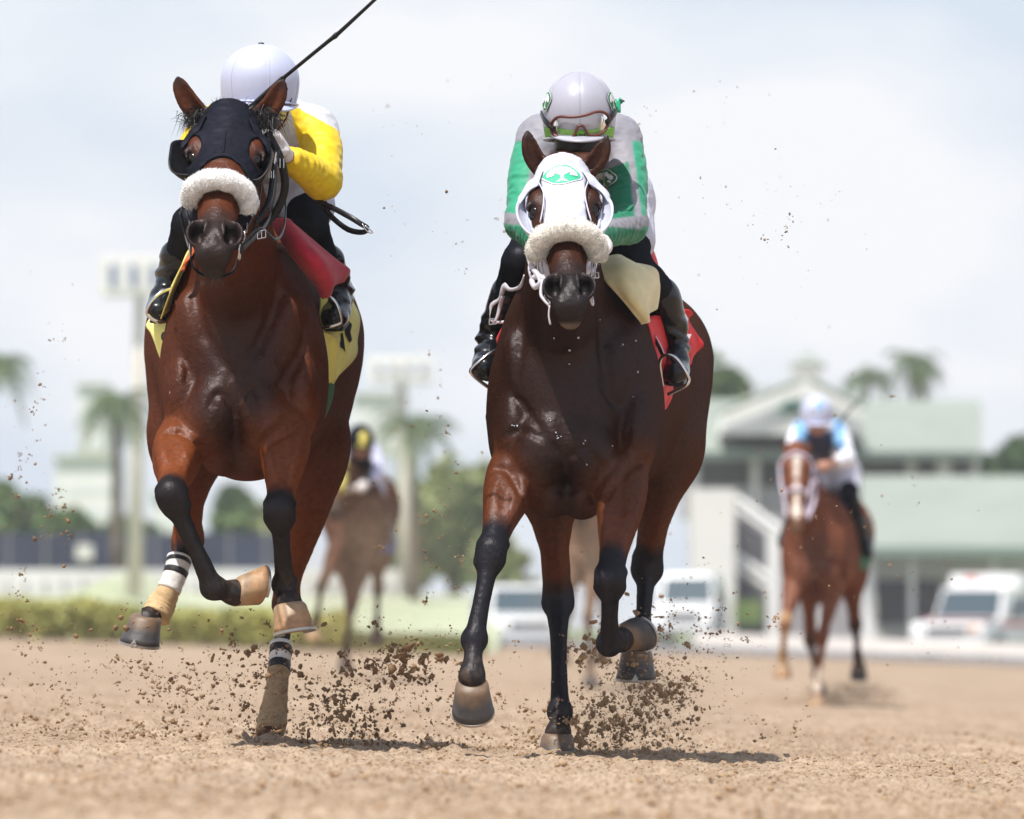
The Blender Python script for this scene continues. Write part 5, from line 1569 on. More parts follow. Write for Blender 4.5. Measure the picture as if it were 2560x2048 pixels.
    strap('stirrup_leather', [W(1637, 838, 24.85), W(1650, 862, 24.83), W(1661, 888, 24.81)], .0025, M['steel'], hr, (1, 0, .5), t=.001)
    # white rein end knotted and flying beside the boot
    tube_obj('rein_end', [W(*p) for p in ((1310, 690, 24.4), (1304, 712, 24.5), (1290, 722, 24.6), (1274, 724, 24.7), (1262, 716, 24.76), (1256, 728, 24.78), (1248, 748, 24.8), (1230, 762, 24.82), (1226, 778, 24.82), (1226, 800, 24.82), (1240, 806, 24.82), (1262, 805, 24.80))], [.005, .009, .006, .006, .012, .013, .006, .008, .004, .003, .004, .005], M['wht_leather'], hr, n=8, flat=.5, lat=(0, .2, 1), sub=3)
    tube_obj('rein_end', [W(*p) for p in ((1258, 740, 24.78), (1250, 766, 24.8), (1244, 790, 24.8), (1236, 806, 24.8))], [.006, .006, .005, .004], M['wht_leather'], hr, n=8, flat=.5, lat=(1, 0, 0))
    buckle(W(1232, 804, 24.8), (1, 0, .1), (0, 0, 1), .011, .008, M['steel'], hr)
    tube_obj('girth_ring', [W(*p) for p in ((1228, 1024, 24.8), (1219, 1030, 24.8), (1216, 1044, 24.8), (1220, 1058, 24.8), (1229, 1062, 24.8))], .003, M['blk_leather'], hr, n=7)

def bandage(name, pts, r0, m1, m2, stripe, parent, k=1.0, band=(0, .42)):
    """leg wrap: ribbed white upper part with two black bands, dusty lower part over the fetlock"""
    P = catmull(pts, 10); n = len(P); t = np.linspace(0, 1, n)
    r = np.interp(t, np.linspace(0, 1, len(r0)), r0); r = catmull(np.array(r0), 10) if len(r0) == len(pts) else r
    r = r * (1 + .018 * np.sin(t * 60))
    cut = int(n * band[1])
    def part(nm, i0, i1, m, par, g=0.0):
        vs, fs = loft_mesh(P[i0:i1], r[i0:i1] + g, (r[i0:i1] + g) * 1.12, (1, 0, 0), 24)
        vs = np.array(vs); vs += unit_rows(vs - P[i0:i1].repeat(24, 0)[:len(vs)]) * (wobble(vs, 30, 3) * .0011)[:, None] if len(vs) == (i1 - i0) * 24 else 0
        return mesh_obj(nm, vs, fs, m, par)
    o = part(name, 0, n, m2, parent)
    part('white_wrap', 0, cut, m1, o, .0015)
    for s0, s1 in stripe:
        part('black_band', int(n * s0), int(n * s1) + 1, M['print_black'], o, .0025)
    return o

def legs_left(hr):
    bandage('leg_bandage', [W(448, 1395, 25.66), W(440, 1430, 25.64), W(420, 1480, 25.62), W(404, 1510, 25.62), W(389, 1542, 25.60)], [.038, .036, .037, .046, .046], M['band_white'], M['band_tan'], [(.06, .13), (.24, .31)], hr, band=(0, .5))
    bandage('leg_bandage', [W(703, 1612, 25.52), W(699, 1660, 25.48), W(691, 1730, 25.42), W(681, 1800, 25.36), W(674, 1838, 25.29)], [.034, .033, .036, .046, .043], M['band_white'], M['band_dirty'], [(.07, .15), (.25, .32)], hr, band=(0, .36))
# ------------------------------------------------------------------ ground, track and stands
def xy(px, Y): return (px - CXP) * Y / FOC
def zz(py, Y): return CAMZ + (HZP - py) * Y / FOC
RS = np.random.RandomState(11)

def vnoise2(x, y, seed=0):
    """value noise on a lattice"""
    rs = np.random.RandomState(seed); T = rs.rand(256, 256)
    xi = np.floor(x).astype(int); yi = np.floor(y).astype(int); fx = x - xi; fy = y - yi
    fx = fx * fx * (3 - 2 * fx); fy = fy * fy * (3 - 2 * fy)
    g = lambda a, b: T[a % 256, b % 256]
    return (g(xi, yi) * (1 - fx) + g(xi + 1, yi) * fx) * (1 - fy) + (g(xi, yi + 1) * (1 - fx) + g(xi + 1, yi + 1) * fx) * fy

def track_relief(X, Y):
    h = (vnoise2(X * 22, Y * 9, 1) - .5) * .016 + (vnoise2(X * 60, Y * 26, 2) - .5) * .013 + (vnoise2(X * 6, Y * 2.0, 3) - .5) * .022
    h += np.maximum(vnoise2(X * 34, Y * 15, 4) - .72, 0) * .055
    # harrow furrows running along the track, slightly oblique
    h += .005 * np.sin((X + .10 * Y) * 2 * np.pi / .11 + 3 * vnoise2(X * 2, Y * .6, 6)) * (vnoise2(X * 1.3, Y * .5, 8))
    # hoof prints
    rs = np.random.RandomState(77)
    for _ in range(90):
        cx, cy = rs.uniform(-2.6, 2.9), rs.uniform(15, 34); d = np.sqrt(((X - cx) / .075) ** 2 + ((Y - cy) / .11) ** 2)
        h += np.where(d < 1.9, -.020 * np.exp(-d ** 2) + .010 * np.exp(-((d - 1.25) / .3) ** 2), 0)
    # heaps pushed up by the two grounded hooves
    for cx, cy, a in ((W(676, 1865, 25.25)[0], 25.16, .03), (W(1392, 1880, 25.1)[0], 25.00, .014)):
        d = np.sqrt(((X - cx) / .12) ** 2 + ((Y - cy) / .14) ** 2)
        h += a * np.exp(-d ** 2) * (0.6 + .8 * vnoise2(X * 50, Y * 30, 9))
    return h

xs = np.concatenate([-np.geomspace(700, 3.4, 46)[:-1], np.arange(-3.3, 3.45, .0135), np.geomspace(3.5, 700, 46)])
ys = np.concatenate([np.linspace(-60, 12, 12), np.arange(13.5, 33, .026), np.linspace(33, 60, 180)[1:], np.linspace(60, 160, 60)[1:]])
XX, YY = np.meshgrid(xs, ys)
amp = np.clip(1.15 - np.maximum(YY - 40, 0) / 60, .15, 1) * (np.abs(XX) < 8)
ZZ = ground_z(XX, YY) + track_relief(XX, YY) * amp
R_, C_ = XX.shape
idx = np.arange(R_ * C_).reshape(R_, C_)
q = np.stack([idx[:-1, :-1], idx[:-1, 1:], idx[1:, 1:], idx[1:, :-1]], -1).reshape(-1, 4)

def track_material():
    m = bpy.data.materials.new('track_sand'); m.use_nodes = True; t = m.node_tree; N = t.nodes; K = t.links.new
    p = N['Principled BSDF']; p.inputs['Roughness'].default_value = .95; p.inputs['Specular IOR Level'].default_value = .1
    tc_ = N.new('ShaderNodeTexCoord')
    mp_ = N.new('ShaderNodeMapping'); mp_.inputs['Scale'].default_value = (1, .35, 1); K(tc_.outputs['Object'], mp_.inputs['Vector'])
    def noise(sc, det, v=mp_.outputs['Vector']):
        n = N.new('ShaderNodeTexNoise'); n.inputs['Scale'].default_value = sc; n.inputs['Detail'].default_value = det; K(v, n.inputs['Vector']); return n.outputs['Fac']
    r1 = N.new('ShaderNodeValToRGB'); K(noise(1.3, 5), r1.inputs['Fac'])
    r1.color_ramp.elements[0].position = .35; r1.color_ramp.elements[0].color = (.35, .262, .188, 1)
    r1.color_ramp.elements[1].position = .65; r1.color_ramp.elements[1].color = (.445, .34, .25, 1)
    r2 = N.new('ShaderNodeValToRGB'); K(noise(95, 3), r2.inputs['Fac'])
    r2.color_ramp.elements[0].position = .36; r2.color_ramp.elements[0].color = (.38, .33, .29, 1)
    r2.color_ramp.elements[1].position = .52; r2.color_ramp.elements[1].color = (1, 1, 1, 1)
    mx = N.new('ShaderNodeMixRGB'); mx.blend_type = 'MULTIPLY'; mx.inputs['Fac'].default_value = .55
    K(r1.outputs['Color'], mx.inputs['Color1']); K(r2.outputs['Color'], mx.inputs['Color2'])
    r3 = N.new('ShaderNodeValToRGB'); K(noise(14, 4), r3.inputs['Fac'])
    r3.color_ramp.elements[0].position = .3; r3.color_ramp.elements[0].color = (.68, .63, .58, 1)
    r3.color_ramp.elements[1].position = .6; r3.color_ramp.elements[1].color = (1, 1, 1, 1)
    m2 = N.new('ShaderNodeMixRGB'); m2.blend_type = 'MULTIPLY'; m2.inputs['Fac'].default_value = .8
    K(mx.outputs['Color'], m2.inputs['Color1']); K(r3.outputs['Color'], m2.inputs['Color2'])
    K(m2.outputs['Color'], p.inputs['Base Color'])
    b = N.new('ShaderNodeBump'); b.inputs['Strength'].default_value = .6; b.inputs['Distance'].default_value = .006
    K(noise(120, 4, tc_.outputs['Object']), b.inputs['Height']); K(b.outputs['Normal'], p.inputs['Normal'])
    return m
M['sand'] = track_material()
track = mesh_obj('track', np.stack([XX.ravel(), YY.ravel(), ZZ.ravel()], 1), q, M['sand'])
tag(track, kind='structure')

# loose crumbs and clods lying on the surface
def clod_mesh(pts, sizes, seed, jag=.35, flatten=.8, vel=None):
    rs = np.random.RandomState(seed)
    ico = [(0, 0, 1), (.894, 0, .447), (.276, .851, .447), (-.724, .526, .447), (-.724, -.526, .447), (.276, -.851, .447), (.724, .526, -.447), (-.276, .851, -.447), (-.894, 0, -.447), (-.276, -.851, -.447), (.724, -.526, -.447), (0, 0, -1)]
    fc = [(0, 1, 2), (0, 2, 3), (0, 3, 4), (0, 4, 5), (0, 5, 1), (1, 6, 2), (2, 7, 3), (3, 8, 4), (4, 9, 5), (5, 10, 1), (2, 6, 7), (3, 7, 8), (4, 8, 9), (5, 9, 10), (1, 10, 6), (6, 11, 7), (7, 11, 8), (8, 11, 9), (9, 11, 10), (10, 11, 6)]
    ico = np.array(ico); fc = np.array(fc); n = len(pts)
    V = ico[None] * (1 + jag * rs.normal(size=(n, 12, 1)).clip(-1.6, 1.6)) + rs.normal(size=(n, 12, 3)) * jag * .3
    A_ = rs.uniform(.55, 1.35, size=(n, 1, 3)); A_[:, :, 2] *= flatten
    V = V * A_
    th = rs.rand(n) * 6.28; c, s_ = np.cos(th)[:, None], np.sin(th)[:, None]
    x = V[..., 0] * c - V[..., 1] * s_; y = V[..., 0] * s_ + V[..., 1] * c
    ph = rs.rand(n) * 6.28 * (0 if flatten < .75 else 1); c, s_ = np.cos(ph)[:, None], np.sin(ph)[:, None]
    z = V[..., 2]; x2 = x * c - z * s_; z2 = x * s_ + z * c
    V = np.stack([x2, y, z2], -1) * np.asarray(sizes)[:, None, None] + np.asarray(pts)[:, None, :]
    Q = fc[None] + (np.arange(n) * 12)[:, None, None]
    return V.reshape(-1, 3), Q.reshape(-1, 3)

M['clod'] = mat('damp_sand_clod', (.36, .24, .145), .95, spec=.1, noise=.45, nscale=45, bump=.7, bscale=140, bdist=.004, color2=(.36, .24, .145))
M['clod_dark'] = mat('wet_sand_clod', (.26, .165, .095), .95, spec=.1, noise=.45, nscale=60, bump=.8, bscale=160, bdist=.004, color2=(.24, .15, .085))
n = 30000
cy = 14.5 + 24 * RS.rand(n) ** 1.3; hw = cy * 1300 / FOC + .25
cx = (RS.rand(n) * 2 - 1) * hw
sz = .0018 + .0028 * RS.rand(n) + .008 * (RS.rand(n) > .95) * RS.rand(n)
def surf(x, y): return ground_z(x, y) + track_relief(x, y) * 1.15
V, Q = clod_mesh(np.stack([cx, cy, surf(cx, cy) + sz * .35], 1), sz, 5, flatten=.7)
tag(mesh_obj('sand_crumbs', V, Q, M['clod'], smooth=False), 'loose brown crumbs of sand scattered over the track surface', 'sand', kind='stuff')

# ---- dirt thrown up by the hooves -------------------------------------------
def spray(seed, boxes):
    """boxes: (px, py, spread px, spread py, Y, dY, count, size px min, max[, power])"""
    rs = np.random.RandomState(seed); P = []; S = []
    for b in boxes:
        px, py, sx, sy, Y, dY, cnt, s0, s1 = b[:9]
        clus = rs.normal(size=(max(3, cnt // 14), 2))
        for i in range(cnt):
            c = clus[rs.randint(len(clus))] if rs.rand() < .65 else rs.normal(size=2)
            u = c + rs.normal(size=2) * .22
            y = Y + rs.normal() * dY
            r = (s0 + (s1 - s0) * rs.rand() ** 3.2) * y / FOC
            p = W(px + u[0] * sx, py + u[1] * sy, y)
            gz = float(ground_z(p[0], p[1])) + .004
            if p[2] < gz: p[2] = gz + rs.rand() * .02
            k = 1 if rs.rand() < .45 else rs.randint(3, 8)
            for _ in range(k):
                P.append(p + rs.normal(size=3) * r * (1.0, .6, .7) * (k > 1)); S.append(r * (1 if k == 1 else rs.uniform(.25, .75)))
    return clod_mesh(np.array(P), np.array(S), seed, jag=.30, flatten=.85)
V, Q = spray(21, [(700, 1760, 260, 70, 25.2, .4, 1100, .8, 2.8), (950, 1700, 90, 60, 25.1, .3, 500, .8, 2.8), (500, 1670, 190, 75, 25.2, .35, 330, 1.6, 9), (640, 1790, 210, 60, 25.2, .4, 420, 1.5, 9), (880, 1750, 130, 60, 25.1, .4, 420, 1.8, 11), (985, 1650, 75, 28, 25.0, .25, 120, 3, 13),
                  (830, 1840, 150, 25, 25.2, .3, 150, 1.6, 9), (330, 1800, 160, 50, 25.6, .5, 160, 1.5, 7), (100, 1640, 80, 110, 26.0, .8, 150, 1.5, 6), (80, 1350, 55, 150, 26.5, .8, 110, 1.5, 7), (30, 1180, 30, 90, 26.5, .6, 30, 1.2, 4.5), (690, 1480, 40, 60, 25.0, .3, 14, 1.2, 3)])
tag(mesh_obj('flying_dirt', V, Q, M['clod_dark'], smooth=True), 'brown clods thrown up round the legs of the left horse', 'dirt', kind='stuff')
V, Q = spray(22, [(1560, 1790, 95, 75, 25.3, .3, 1300, .8, 3), (1650, 1700, 110, 90, 25.4, .4, 700, .7, 2.6), (1560, 1790, 90, 70, 25.3, .3, 430, 2, 12), (1520, 1840, 120, 40, 25.2, .3, 230, 1.6, 8), (1640, 1700, 60, 60, 25.4, .3, 260, 2, 10), (1730, 1640, 110, 90, 25.8, .5, 150, 1.5, 7), (1700, 1820, 170, 50, 25.6, .6, 220, 1.5, 7), (1650, 1520, 90, 70, 26, .5, 70, 1.5, 7),
                  (1780, 1560, 100, 70, 26, .5, 60, 1.5, 7), (1230, 1830, 110, 55, 25.2, .4, 200, 1.5, 8), (1180, 1650, 100, 90, 25.6, .5, 120, 1.5, 6), (1200, 1420, 80, 100, 26, .5, 60, 1.2, 6), (1930, 1500, 150, 180, 27, 1.5, 60, 1.5, 5)])
tag(mesh_obj('flying_dirt', V, Q, M['clod'], smooth=True), 'sandy clods bursting behind the legs of the right horse', 'dirt', kind='stuff')
V, Q = spray(23, [(1940, 570, 40, 30, 24.5, .3, 26, 1.2, 4.5), (1950, 600, 120, 90, 25.5, 1, 30, .8, 3), (1180, 620, 110, 160, 27, 1.5, 50, 1, 4), (1100, 400, 110, 200, 28, 2, 26, 1, 3.5), (1750, 450, 120, 160, 27, 1.5, 46, .8, 3), (1350, 1300, 180, 110, 27, 1.5, 60, 1.0, 4.0),
                  (1020, 1250, 110, 180, 27, 1, 90, 1.2, 5), (2100, 1200, 260, 200, 29, 2, 110, 1.0, 4.5), (130, 830, 90, 120, 27, 1, 18, 1, 4)])
tag(mesh_obj('airborne_specks', V, Q, M['clod_dark'], smooth=True), 'small dark specks of dirt hanging in the air between the two leading horses', 'dirt', kind='stuff')
V, Q = spray(24, [(900, 1400, 75, 150, 62, 1.2, 1500, .8, 2.6), (880, 1640, 110, 40, 63, 1.5, 500, 1.2, 3.2), (1455, 1420, 45, 130, 62, 1, 1100, .8, 2.8), (1480, 1650, 90, 35, 63, 1, 260, 1, 3), (2130, 1735, 60, 14, 56.5, .8, 420, 1.2, 3.5), (2040, 1400, 70, 130, 52, 1, 260, .8, 2.4), (1980, 1755, 40, 8, 56, .8, 120, 1, 3)])
tag(mesh_obj('flying_dirt', V, Q, M['clod'], smooth=True), 'fine brown dirt blurred round the horses following behind', 'dirt', kind='stuff')

# ---- infield, apron, far ground -------------------------------------------
def sheet(name, x0, x1, y0, y1, m, dz=0.0, nx=30, ny=30, kind='structure', fz=None):
    X, Y = np.meshgrid(np.linspace(x0, x1, nx), np.linspace(y0, y1, ny))
    Z = ground_z(X, Y) + dz if fz is None else fz(X, Y)
    i = np.arange(nx * ny).reshape(ny, nx)
    q = np.stack([i[:-1, :-1], i[:-1, 1:], i[1:, 1:], i[1:, :-1]], -1).reshape(-1, 4)
    return tag(mesh_obj(name, np.stack([X.ravel(), Y.ravel(), Z.ravel()], 1), q, m), kind=kind)
M['turf'] = mat('turf_grass', (.10, .16, .045), .9, spec=.1, noise=.4, nscale=.8, color2=(.22, .26, .10))
M['pale_turf'] = mat('dusty_turf', (.33, .38, .22), .9, spec=.1, noise=.4, nscale=.3, color2=(.46, .47, .36))
M['asphalt'] = mat('grey_apron', (.20, .195, .20), .9, spec=.1, noise=.2, nscale=.5)
far = sheet('ground', -700, 700, 160, 900, M['turf'], dz=.0, nx=60, ny=40)
sheet('apron', -6, 60, 152, 236, M['asphalt'], dz=.02, nx=40, ny=30)

# ---- low hedge along the inner edge of the track ----------------------------
def leaf_cards(c, r, n, size, seed, shape='ball', gaps=None):
    rs = np.random.RandomState(seed)
    d = rs.normal(size=(n, 3)); d /= np.linalg.norm(d, axis=1)[:, None]
    rad = rs.rand(n) ** .45
    P = np.array(c) + d * rad[:, None] * np.array(r)
    if gaps is not None:
        P = P[wobble(P, gaps, seed) > -.18]
    n = len(P)
    a = rs.normal(size=(n, 3)); a /= np.linalg.norm(a, axis=1)[:, None]
    b = np.cross(a, rs.normal(size=(n, 3))); b /= np.linalg.norm(b, axis=1)[:, None]
    s_ = size * rs.uniform(.5, 1.4, n)[:, None]
    V = np.stack([P - a * s_ * .9, P + b * s_ * .5, P + a * s_, P - b * s_ * .5], 1).reshape(-1, 3)
    return V, np.arange(n * 4).reshape(n, 4)

def blades(x0, x1, y0, y1, h, n, m, name, seed, w=.02):
    rs = np.random.RandomState(seed)
    x = rs.uniform(x0, x1, n); y = rs.uniform(y0, y1, n)
    z = ground_z(x, y)
    hh = h * rs.uniform(.55, 1.0, n) * (.85 + .25 * vnoise2(x * 1.1 + 40, y * 0 + 3, 5))
    lx = rs.normal(size=n) * h * .18
    V = np.stack([np.stack([x - w, y, z], 1), np.stack([x + w, y + w, z], 1), np.stack([x + lx + w * .3, y, z + hh], 1), np.stack([x + lx - w * .3, y, z + hh], 1)], 1).reshape(-1, 3)
    return mesh_obj(name, V, np.arange(n * 4).reshape(n, 4), m, smooth=False)
M['hedge'] = mat('hedge_leaf', (.56, .54, .17), .8, spec=.15, noise=.5, nscale=1.1, color2=(.30, .31, .12))
M['hedge_low'] = mat('dry_grass', (.30, .27, .12), .9, spec=.1, noise=.4, nscale=1.5, color2=(.16, .19, .06))
def hedge_cards(x0, x1, y0, y1, h, n, size, m, name, seed):
    rs = np.random.RandomState(seed)
    x = rs.uniform(x0, x1, n); y = rs.uniform(y0, y1, n)
    hh = h * (.80 + .35 * vnoise2(x * 2.2 + 40, y * .8, 5))
    z = ground_z(x, y) + hh * rs.rand(n) ** .55
    a = rs.normal(size=(n, 3)) * (1, 1, 1.3); a /= np.linalg.norm(a, axis=1)[:, None]
    b = np.cross(a, rs.normal(size=(n, 3))); b /= np.linalg.norm(b, axis=1)[:, None]
    P = np.stack([x, y, z], 1); s_ = size * rs.uniform(.5, 1.4, n)[:, None]
    V = np.stack([P - a * s_, P + b * s_ * .45, P + a * s_, P - b * s_ * .45], 1).reshape(-1, 3)
    return mesh_obj(name, V, np.arange(n * 4).reshape(n, 4), m, smooth=False)
tag(hedge_cards(-11.5, -2.2, 112, 113.6, .52, 42000, .055, M['hedge'], 'hedge', 3), 'low yellow green hedge along the inner edge of the sand track', 'hedge', kind='stuff')
tag(blades(-2.4, -.4, 113, 116, .30, 5000, M['hedge_low'], 'rough_grass', 4, w=.016), 'fading tuft of rough grass at the end of the low hedge', 'grass', kind='stuff')

# ---- white rail along the far side (right) ----------------------------------
M['paint'] = mat('white_paint', (.80, .79, .77), .5, noise=.06, nscale=1.0)
M['cream_wall'] = mat('cream_wall', (.72, .70, .66), .8, noise=.06, nscale=.4)
M['roof'] = mat('pale_green_roof', (.29, .325, .29), .75, spec=.15, noise=.07, nscale=.5)
M['roof_d'] = mat('roof_edge_green', (.20, .27, .23), .6)
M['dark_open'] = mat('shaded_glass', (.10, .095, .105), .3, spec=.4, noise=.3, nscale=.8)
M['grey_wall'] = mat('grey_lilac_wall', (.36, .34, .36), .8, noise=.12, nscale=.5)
M['green_trim'] = mat('green_awning', (.035, .17, .12), .6)
M['glass'] = mat('vehicle_glass', (.06, .09, .11), .08, spec=.6)
M['white_body'] = mat('white_vehicle_paint', (.80, .80, .80), .25, coat=.5, coat_rough=.05)
M['tyre'] = mat('tyre_rubber', (.03, .03, .032), .8)
M['red_stripe'] = mat('red_stripe_paint', (.55, .04, .05), .35)
M['chrome'] = mat('chrome', (.8, .8, .8), .12, metal=1.0)
M['amber'] = mat('amber_lamp', (.75, .35, .10), .2, spec=.8)
M['blue_wall'] = mat('navy_screen', (.025, .032, .07), .8, noise=.3, nscale=.5)
M['pole'] = mat('galvanised_pole', (.62, .57, .50), .6, noise=.08, nscale=.8)
M['lamp_glass'] = mat('floodlight_glass', (.20, .24, .36), .25, spec=.6)

rail = empty('rail', (xy(2020, 150), 150, float(ground_z(xy(2020, 150), 150))), 'long white rail between the sand track and the grandstand apron', 'rail')
r_ = MB(); x0, x1 = xy(1740, 150), xy(2600, 150)
for i in range(1):
    zc = lambda x: float(ground_z(x, 150))
    r_.add([(x0, 150, zc(x0) + .16), (x1, 150, zc(x1) + .16), (x1, 150, zc(x1) + .40), (x0, 150, zc(x0) + .40), (x0, 150.12, zc(x0) + .16), (x1, 150.12, zc(x1) + .16), (x1, 150.12, zc(x1) + .40), (x0, 150.12, zc(x0) + .40)],
           [(0, 1, 2, 3), (5, 4, 7, 6), (3, 2, 6, 7), (0, 4, 5, 1), (0, 3, 7, 4), (1, 5, 6, 2)])
r_.build('rail_board', M['paint'], rail)
for i in range(9):
    x = x0 + .1 + (x1 - x0 - .2) * i / 8
    b = MB(); b.box((x, 150.2, zc(x) + .15), (.07, .07, .34)); b.build('post', M['paint'], rail)

# ---- grandstand building -----------------------------------------------------
def bx(b, px0, px1, py0, py1, Y, depth, m=0, Y2=None):
    """box whose front face spans the measured picture rectangle at distance Y"""
    xa, xb = xy(px0, Y), xy(px1, Y); za, zb = zz(py1, Y), zz(py0, Y)
    return b.box(((xa + xb) / 2, Y + depth / 2, (za + zb) / 2), (xb - xa, depth, zb - za), m=m)
def part(nm, par, m, *rects, Y=240, depth=.3):
    o = None
    for r in rects:
        b = MB(); bx(b, *r, Y, depth); o = b.build(nm, m, par)
    return o
YB = 240.0
gs = empty('grandstand', (xy(2090, YB), YB, 0.3), 'two storey clubhouse with pale green roofs and a gabled cupola behind the right horse', 'building')
def roof_slab(nm, px0, px1, py_top, py_bot, Yf, run, par, m, thick=.25):
    xa, xb = xy(px0, Yf), xy(px1, Yf); zt, zb = zz(py_top, Yf + run), zz(py_bot, Yf)
    xa2, xb2 = xy(px0, Yf + run), xy(px1, Yf + run)
    v = [(xa, Yf, zb), (xb, Yf, zb), (xb2, Yf + run, zt), (xa2, Yf + run, zt), (xa, Yf, zb - thick), (xb, Yf, zb - thick), (xb2, Yf + run, zt - thick), (xa2, Yf + run, zt - thick)]
    f = [(0, 1, 2, 3), (7, 6, 5, 4), (0, 4, 5, 1), (1, 5, 6, 2), (2, 6, 7, 3), (3, 7, 4, 0)]
    return mesh_obj(nm, v, f, m, par, smooth=False)
r1 = roof_slab('roof', 1700, 2455, 1000, 1128, YB - 2, 8, gs, M['roof'])
# standing seams of the metal roof
for i in range(26):
    px = 1715 + i * 29; b = MB(); x = xy(px, YB - 2); x2 = xy(px, YB + 6)
    b.add([(x - .03, YB - 2, zz(1128, YB - 2) + .05), (x + .03, YB - 2, zz(1128, YB - 2) + .05), (x2 + .03, YB + 6, zz(1000, YB + 6) + .05), (x2 - .03, YB + 6, zz(1000, YB + 6) + .05)], [(0, 1, 2, 3)])
    b.build('roof_seam', M['roof'], r1)
part('fascia', gs, M['roof_d'], (1700, 2440, 1128, 1136), Y=YB - 2.05, depth=.1)
# gable and cupola
g0 = [(xy(1800, YB - 3), YB - 3, zz(1085, YB - 3)), (xy(2160, YB - 3), YB - 3, zz(1085, YB - 3)), (xy(2150, YB - 3), YB - 3, zz(1020, YB - 3)), (xy(2035, YB - 3), YB - 3, zz(957, YB - 3)), (xy(1990, YB - 3), YB - 3, zz(957, YB - 3)), (xy(1815, YB - 3), YB - 3, zz(1025, YB - 3))]
g1 = [(p[0], p[1] + 6, p[2]) for p in g0]
mesh_obj('gable', g0 + g1, [tuple(range(6)), tuple(range(11, 5, -1))] + [(i, (i + 6), (i + 1) % 6 + 6, (i + 1) % 6) for i in range(6)], M['paint'], gs, smooth=False)
for (a, b_) in (((1795, 1030), (2000, 948)), ((2030, 948), (2160, 1018))):
    V, Fq = loft_mesh([(xy(a[0], YB - 3.3), YB - 3.3, zz(a[1], YB - 3.3)), (xy(b_[0], YB - 3.3), YB - 3.3, zz(b_[1], YB - 3.3))], [.12, .12], [.10, .10], (0, 1, 0), 4); mesh_obj('gable_trim', V, Fq, M['roof'], gs, smooth=False)
P = [(xy(1940 + (2015 - 1940) * (i / 12), YB - 3.4), YB - 3.4, zz(1032 - 34 * math.sin(math.pi * i / 12), YB - 3.4)) for i in range(13)]
mesh_obj('awning', P + [(p[0], p[1] - .5, p[2] - .1) for p in P], [(i, i + 1, i + 14, i + 13) for i in range(12)] + [tuple(range(13))], M['green_trim'], gs, smooth=False)
b = MB(); bx(b, 1990, 2050, 915, 960, YB - 1, 3); b.build('cupola', M['cream_wall'], gs)
c0 = [(xy(1975, YB - 1.3), YB - 1.3, zz(915, YB)), (xy(2065, YB - 1.3), YB - 1.3, zz(915, YB)), (xy(2065, YB + 2.4), YB + 2.4, zz(915, YB)), (xy(1975, YB + 2.4), YB + 2.4, zz(915, YB)), (xy(2020, YB + .5), YB + .5, zz(878, YB))]
mesh_obj('cupola_roof', c0, [(0, 1, 4), (1, 2, 4), (2, 3, 4), (3, 0, 4), (3, 2, 1, 0)], M['roof'], gs, smooth=False)
# upper storey: shaded gallery behind white columns, wall, lower floor
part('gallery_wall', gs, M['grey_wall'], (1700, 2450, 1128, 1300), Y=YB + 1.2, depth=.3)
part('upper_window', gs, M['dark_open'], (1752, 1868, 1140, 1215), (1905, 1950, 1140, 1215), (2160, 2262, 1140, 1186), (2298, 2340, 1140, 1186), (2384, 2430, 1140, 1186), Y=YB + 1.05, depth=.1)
part('column', gs, M['paint'], (1728, 1744, 1136, 1300), (1880, 1896, 1136, 1300), (2270, 2286, 1136, 1192), (2346, 2376, 1136, 1192), (2432, 2446, 1136, 1192), Y=YB - 1.2, depth=.4)
part('balcony_rail', gs, M['grey_wall'], (1700, 1960, 1218, 1290), Y=YB - 1.0, depth=.12)
for i in range(15):
    part('baluster', gs, M['paint'], (1708 + i * 17, 1712 + i * 17, 1218, 1290), Y=YB - 1.12, depth=.06)
roof2 = roof_slab('lower_roof', 2150, 2640, 1190, 1372, YB - 14, 10, gs, M['roof'])
for i in range(17):
    px = 2160 + i * 29; x = xy(px, YB - 14); x2 = xy(px, YB - 4)
    b = MB(); b.add([(x - .03, YB - 14, zz(1372, YB - 14) + .05), (x + .03, YB - 14, zz(1372, YB - 14) + .05), (x2 + .03, YB - 4, zz(1190, YB - 4) + .05), (x2 - .03, YB - 4, zz(1190, YB - 4) + .05)], [(0, 1, 2, 3)])
    b.build('roof_seam', M['roof'], roof2)
part('soffit', gs, M['roof_d'], (2145, 2640, 1366, 1388), Y=YB - 14.1, depth=.4)
part('lower_wall', gs, M['cream_wall'], (2150, 2640, 1385, 1640), Y=YB - 9, depth=.4)
part('lower_window', gs, M['dark_open'], (2190, 2268, 1450, 1560), (2290, 2350, 1450, 1560), (2400, 2470, 1450, 1560), (2500, 2570, 1450, 1560), Y=YB - 9.1, depth=.12)
part('column', gs, M['paint'], (2158, 2184, 1386, 1640), (2276, 2286, 1386, 1600), (2480, 2494, 1386, 1600), Y=YB - 13.4, depth=.5)
part('block_wall', gs, M['cream_wall'], (1730, 1838, 1222, 1600), Y=YB - 15, depth=5)
part('recess_shade', gs, M['dark_open'], (1838, 1925, 1300, 1450), (1838, 1912, 1470, 1600), Y=YB - 11, depth=.3)  # dark slabs paint in the shade of openings by the stair
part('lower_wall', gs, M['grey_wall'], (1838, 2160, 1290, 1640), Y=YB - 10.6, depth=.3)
for (p0, p1) in (((1838, 1245), (1955, 1330)), ((1838, 1390), (1925, 1450))):           # stair rails
    for dy in (0, 26):
        V, Fq = loft_mesh([(xy(p0[0], YB - 13), YB - 13, zz(p0[1] + dy, YB - 13)), (xy(p1[0], YB - 13), YB - 13, zz(p1[1] + dy, YB - 13))], [.16, .16], [.13, .13], (0, 1, 0), 4); mesh_obj('stair_rail', V, Fq, M['paint'], gs, smooth=False)
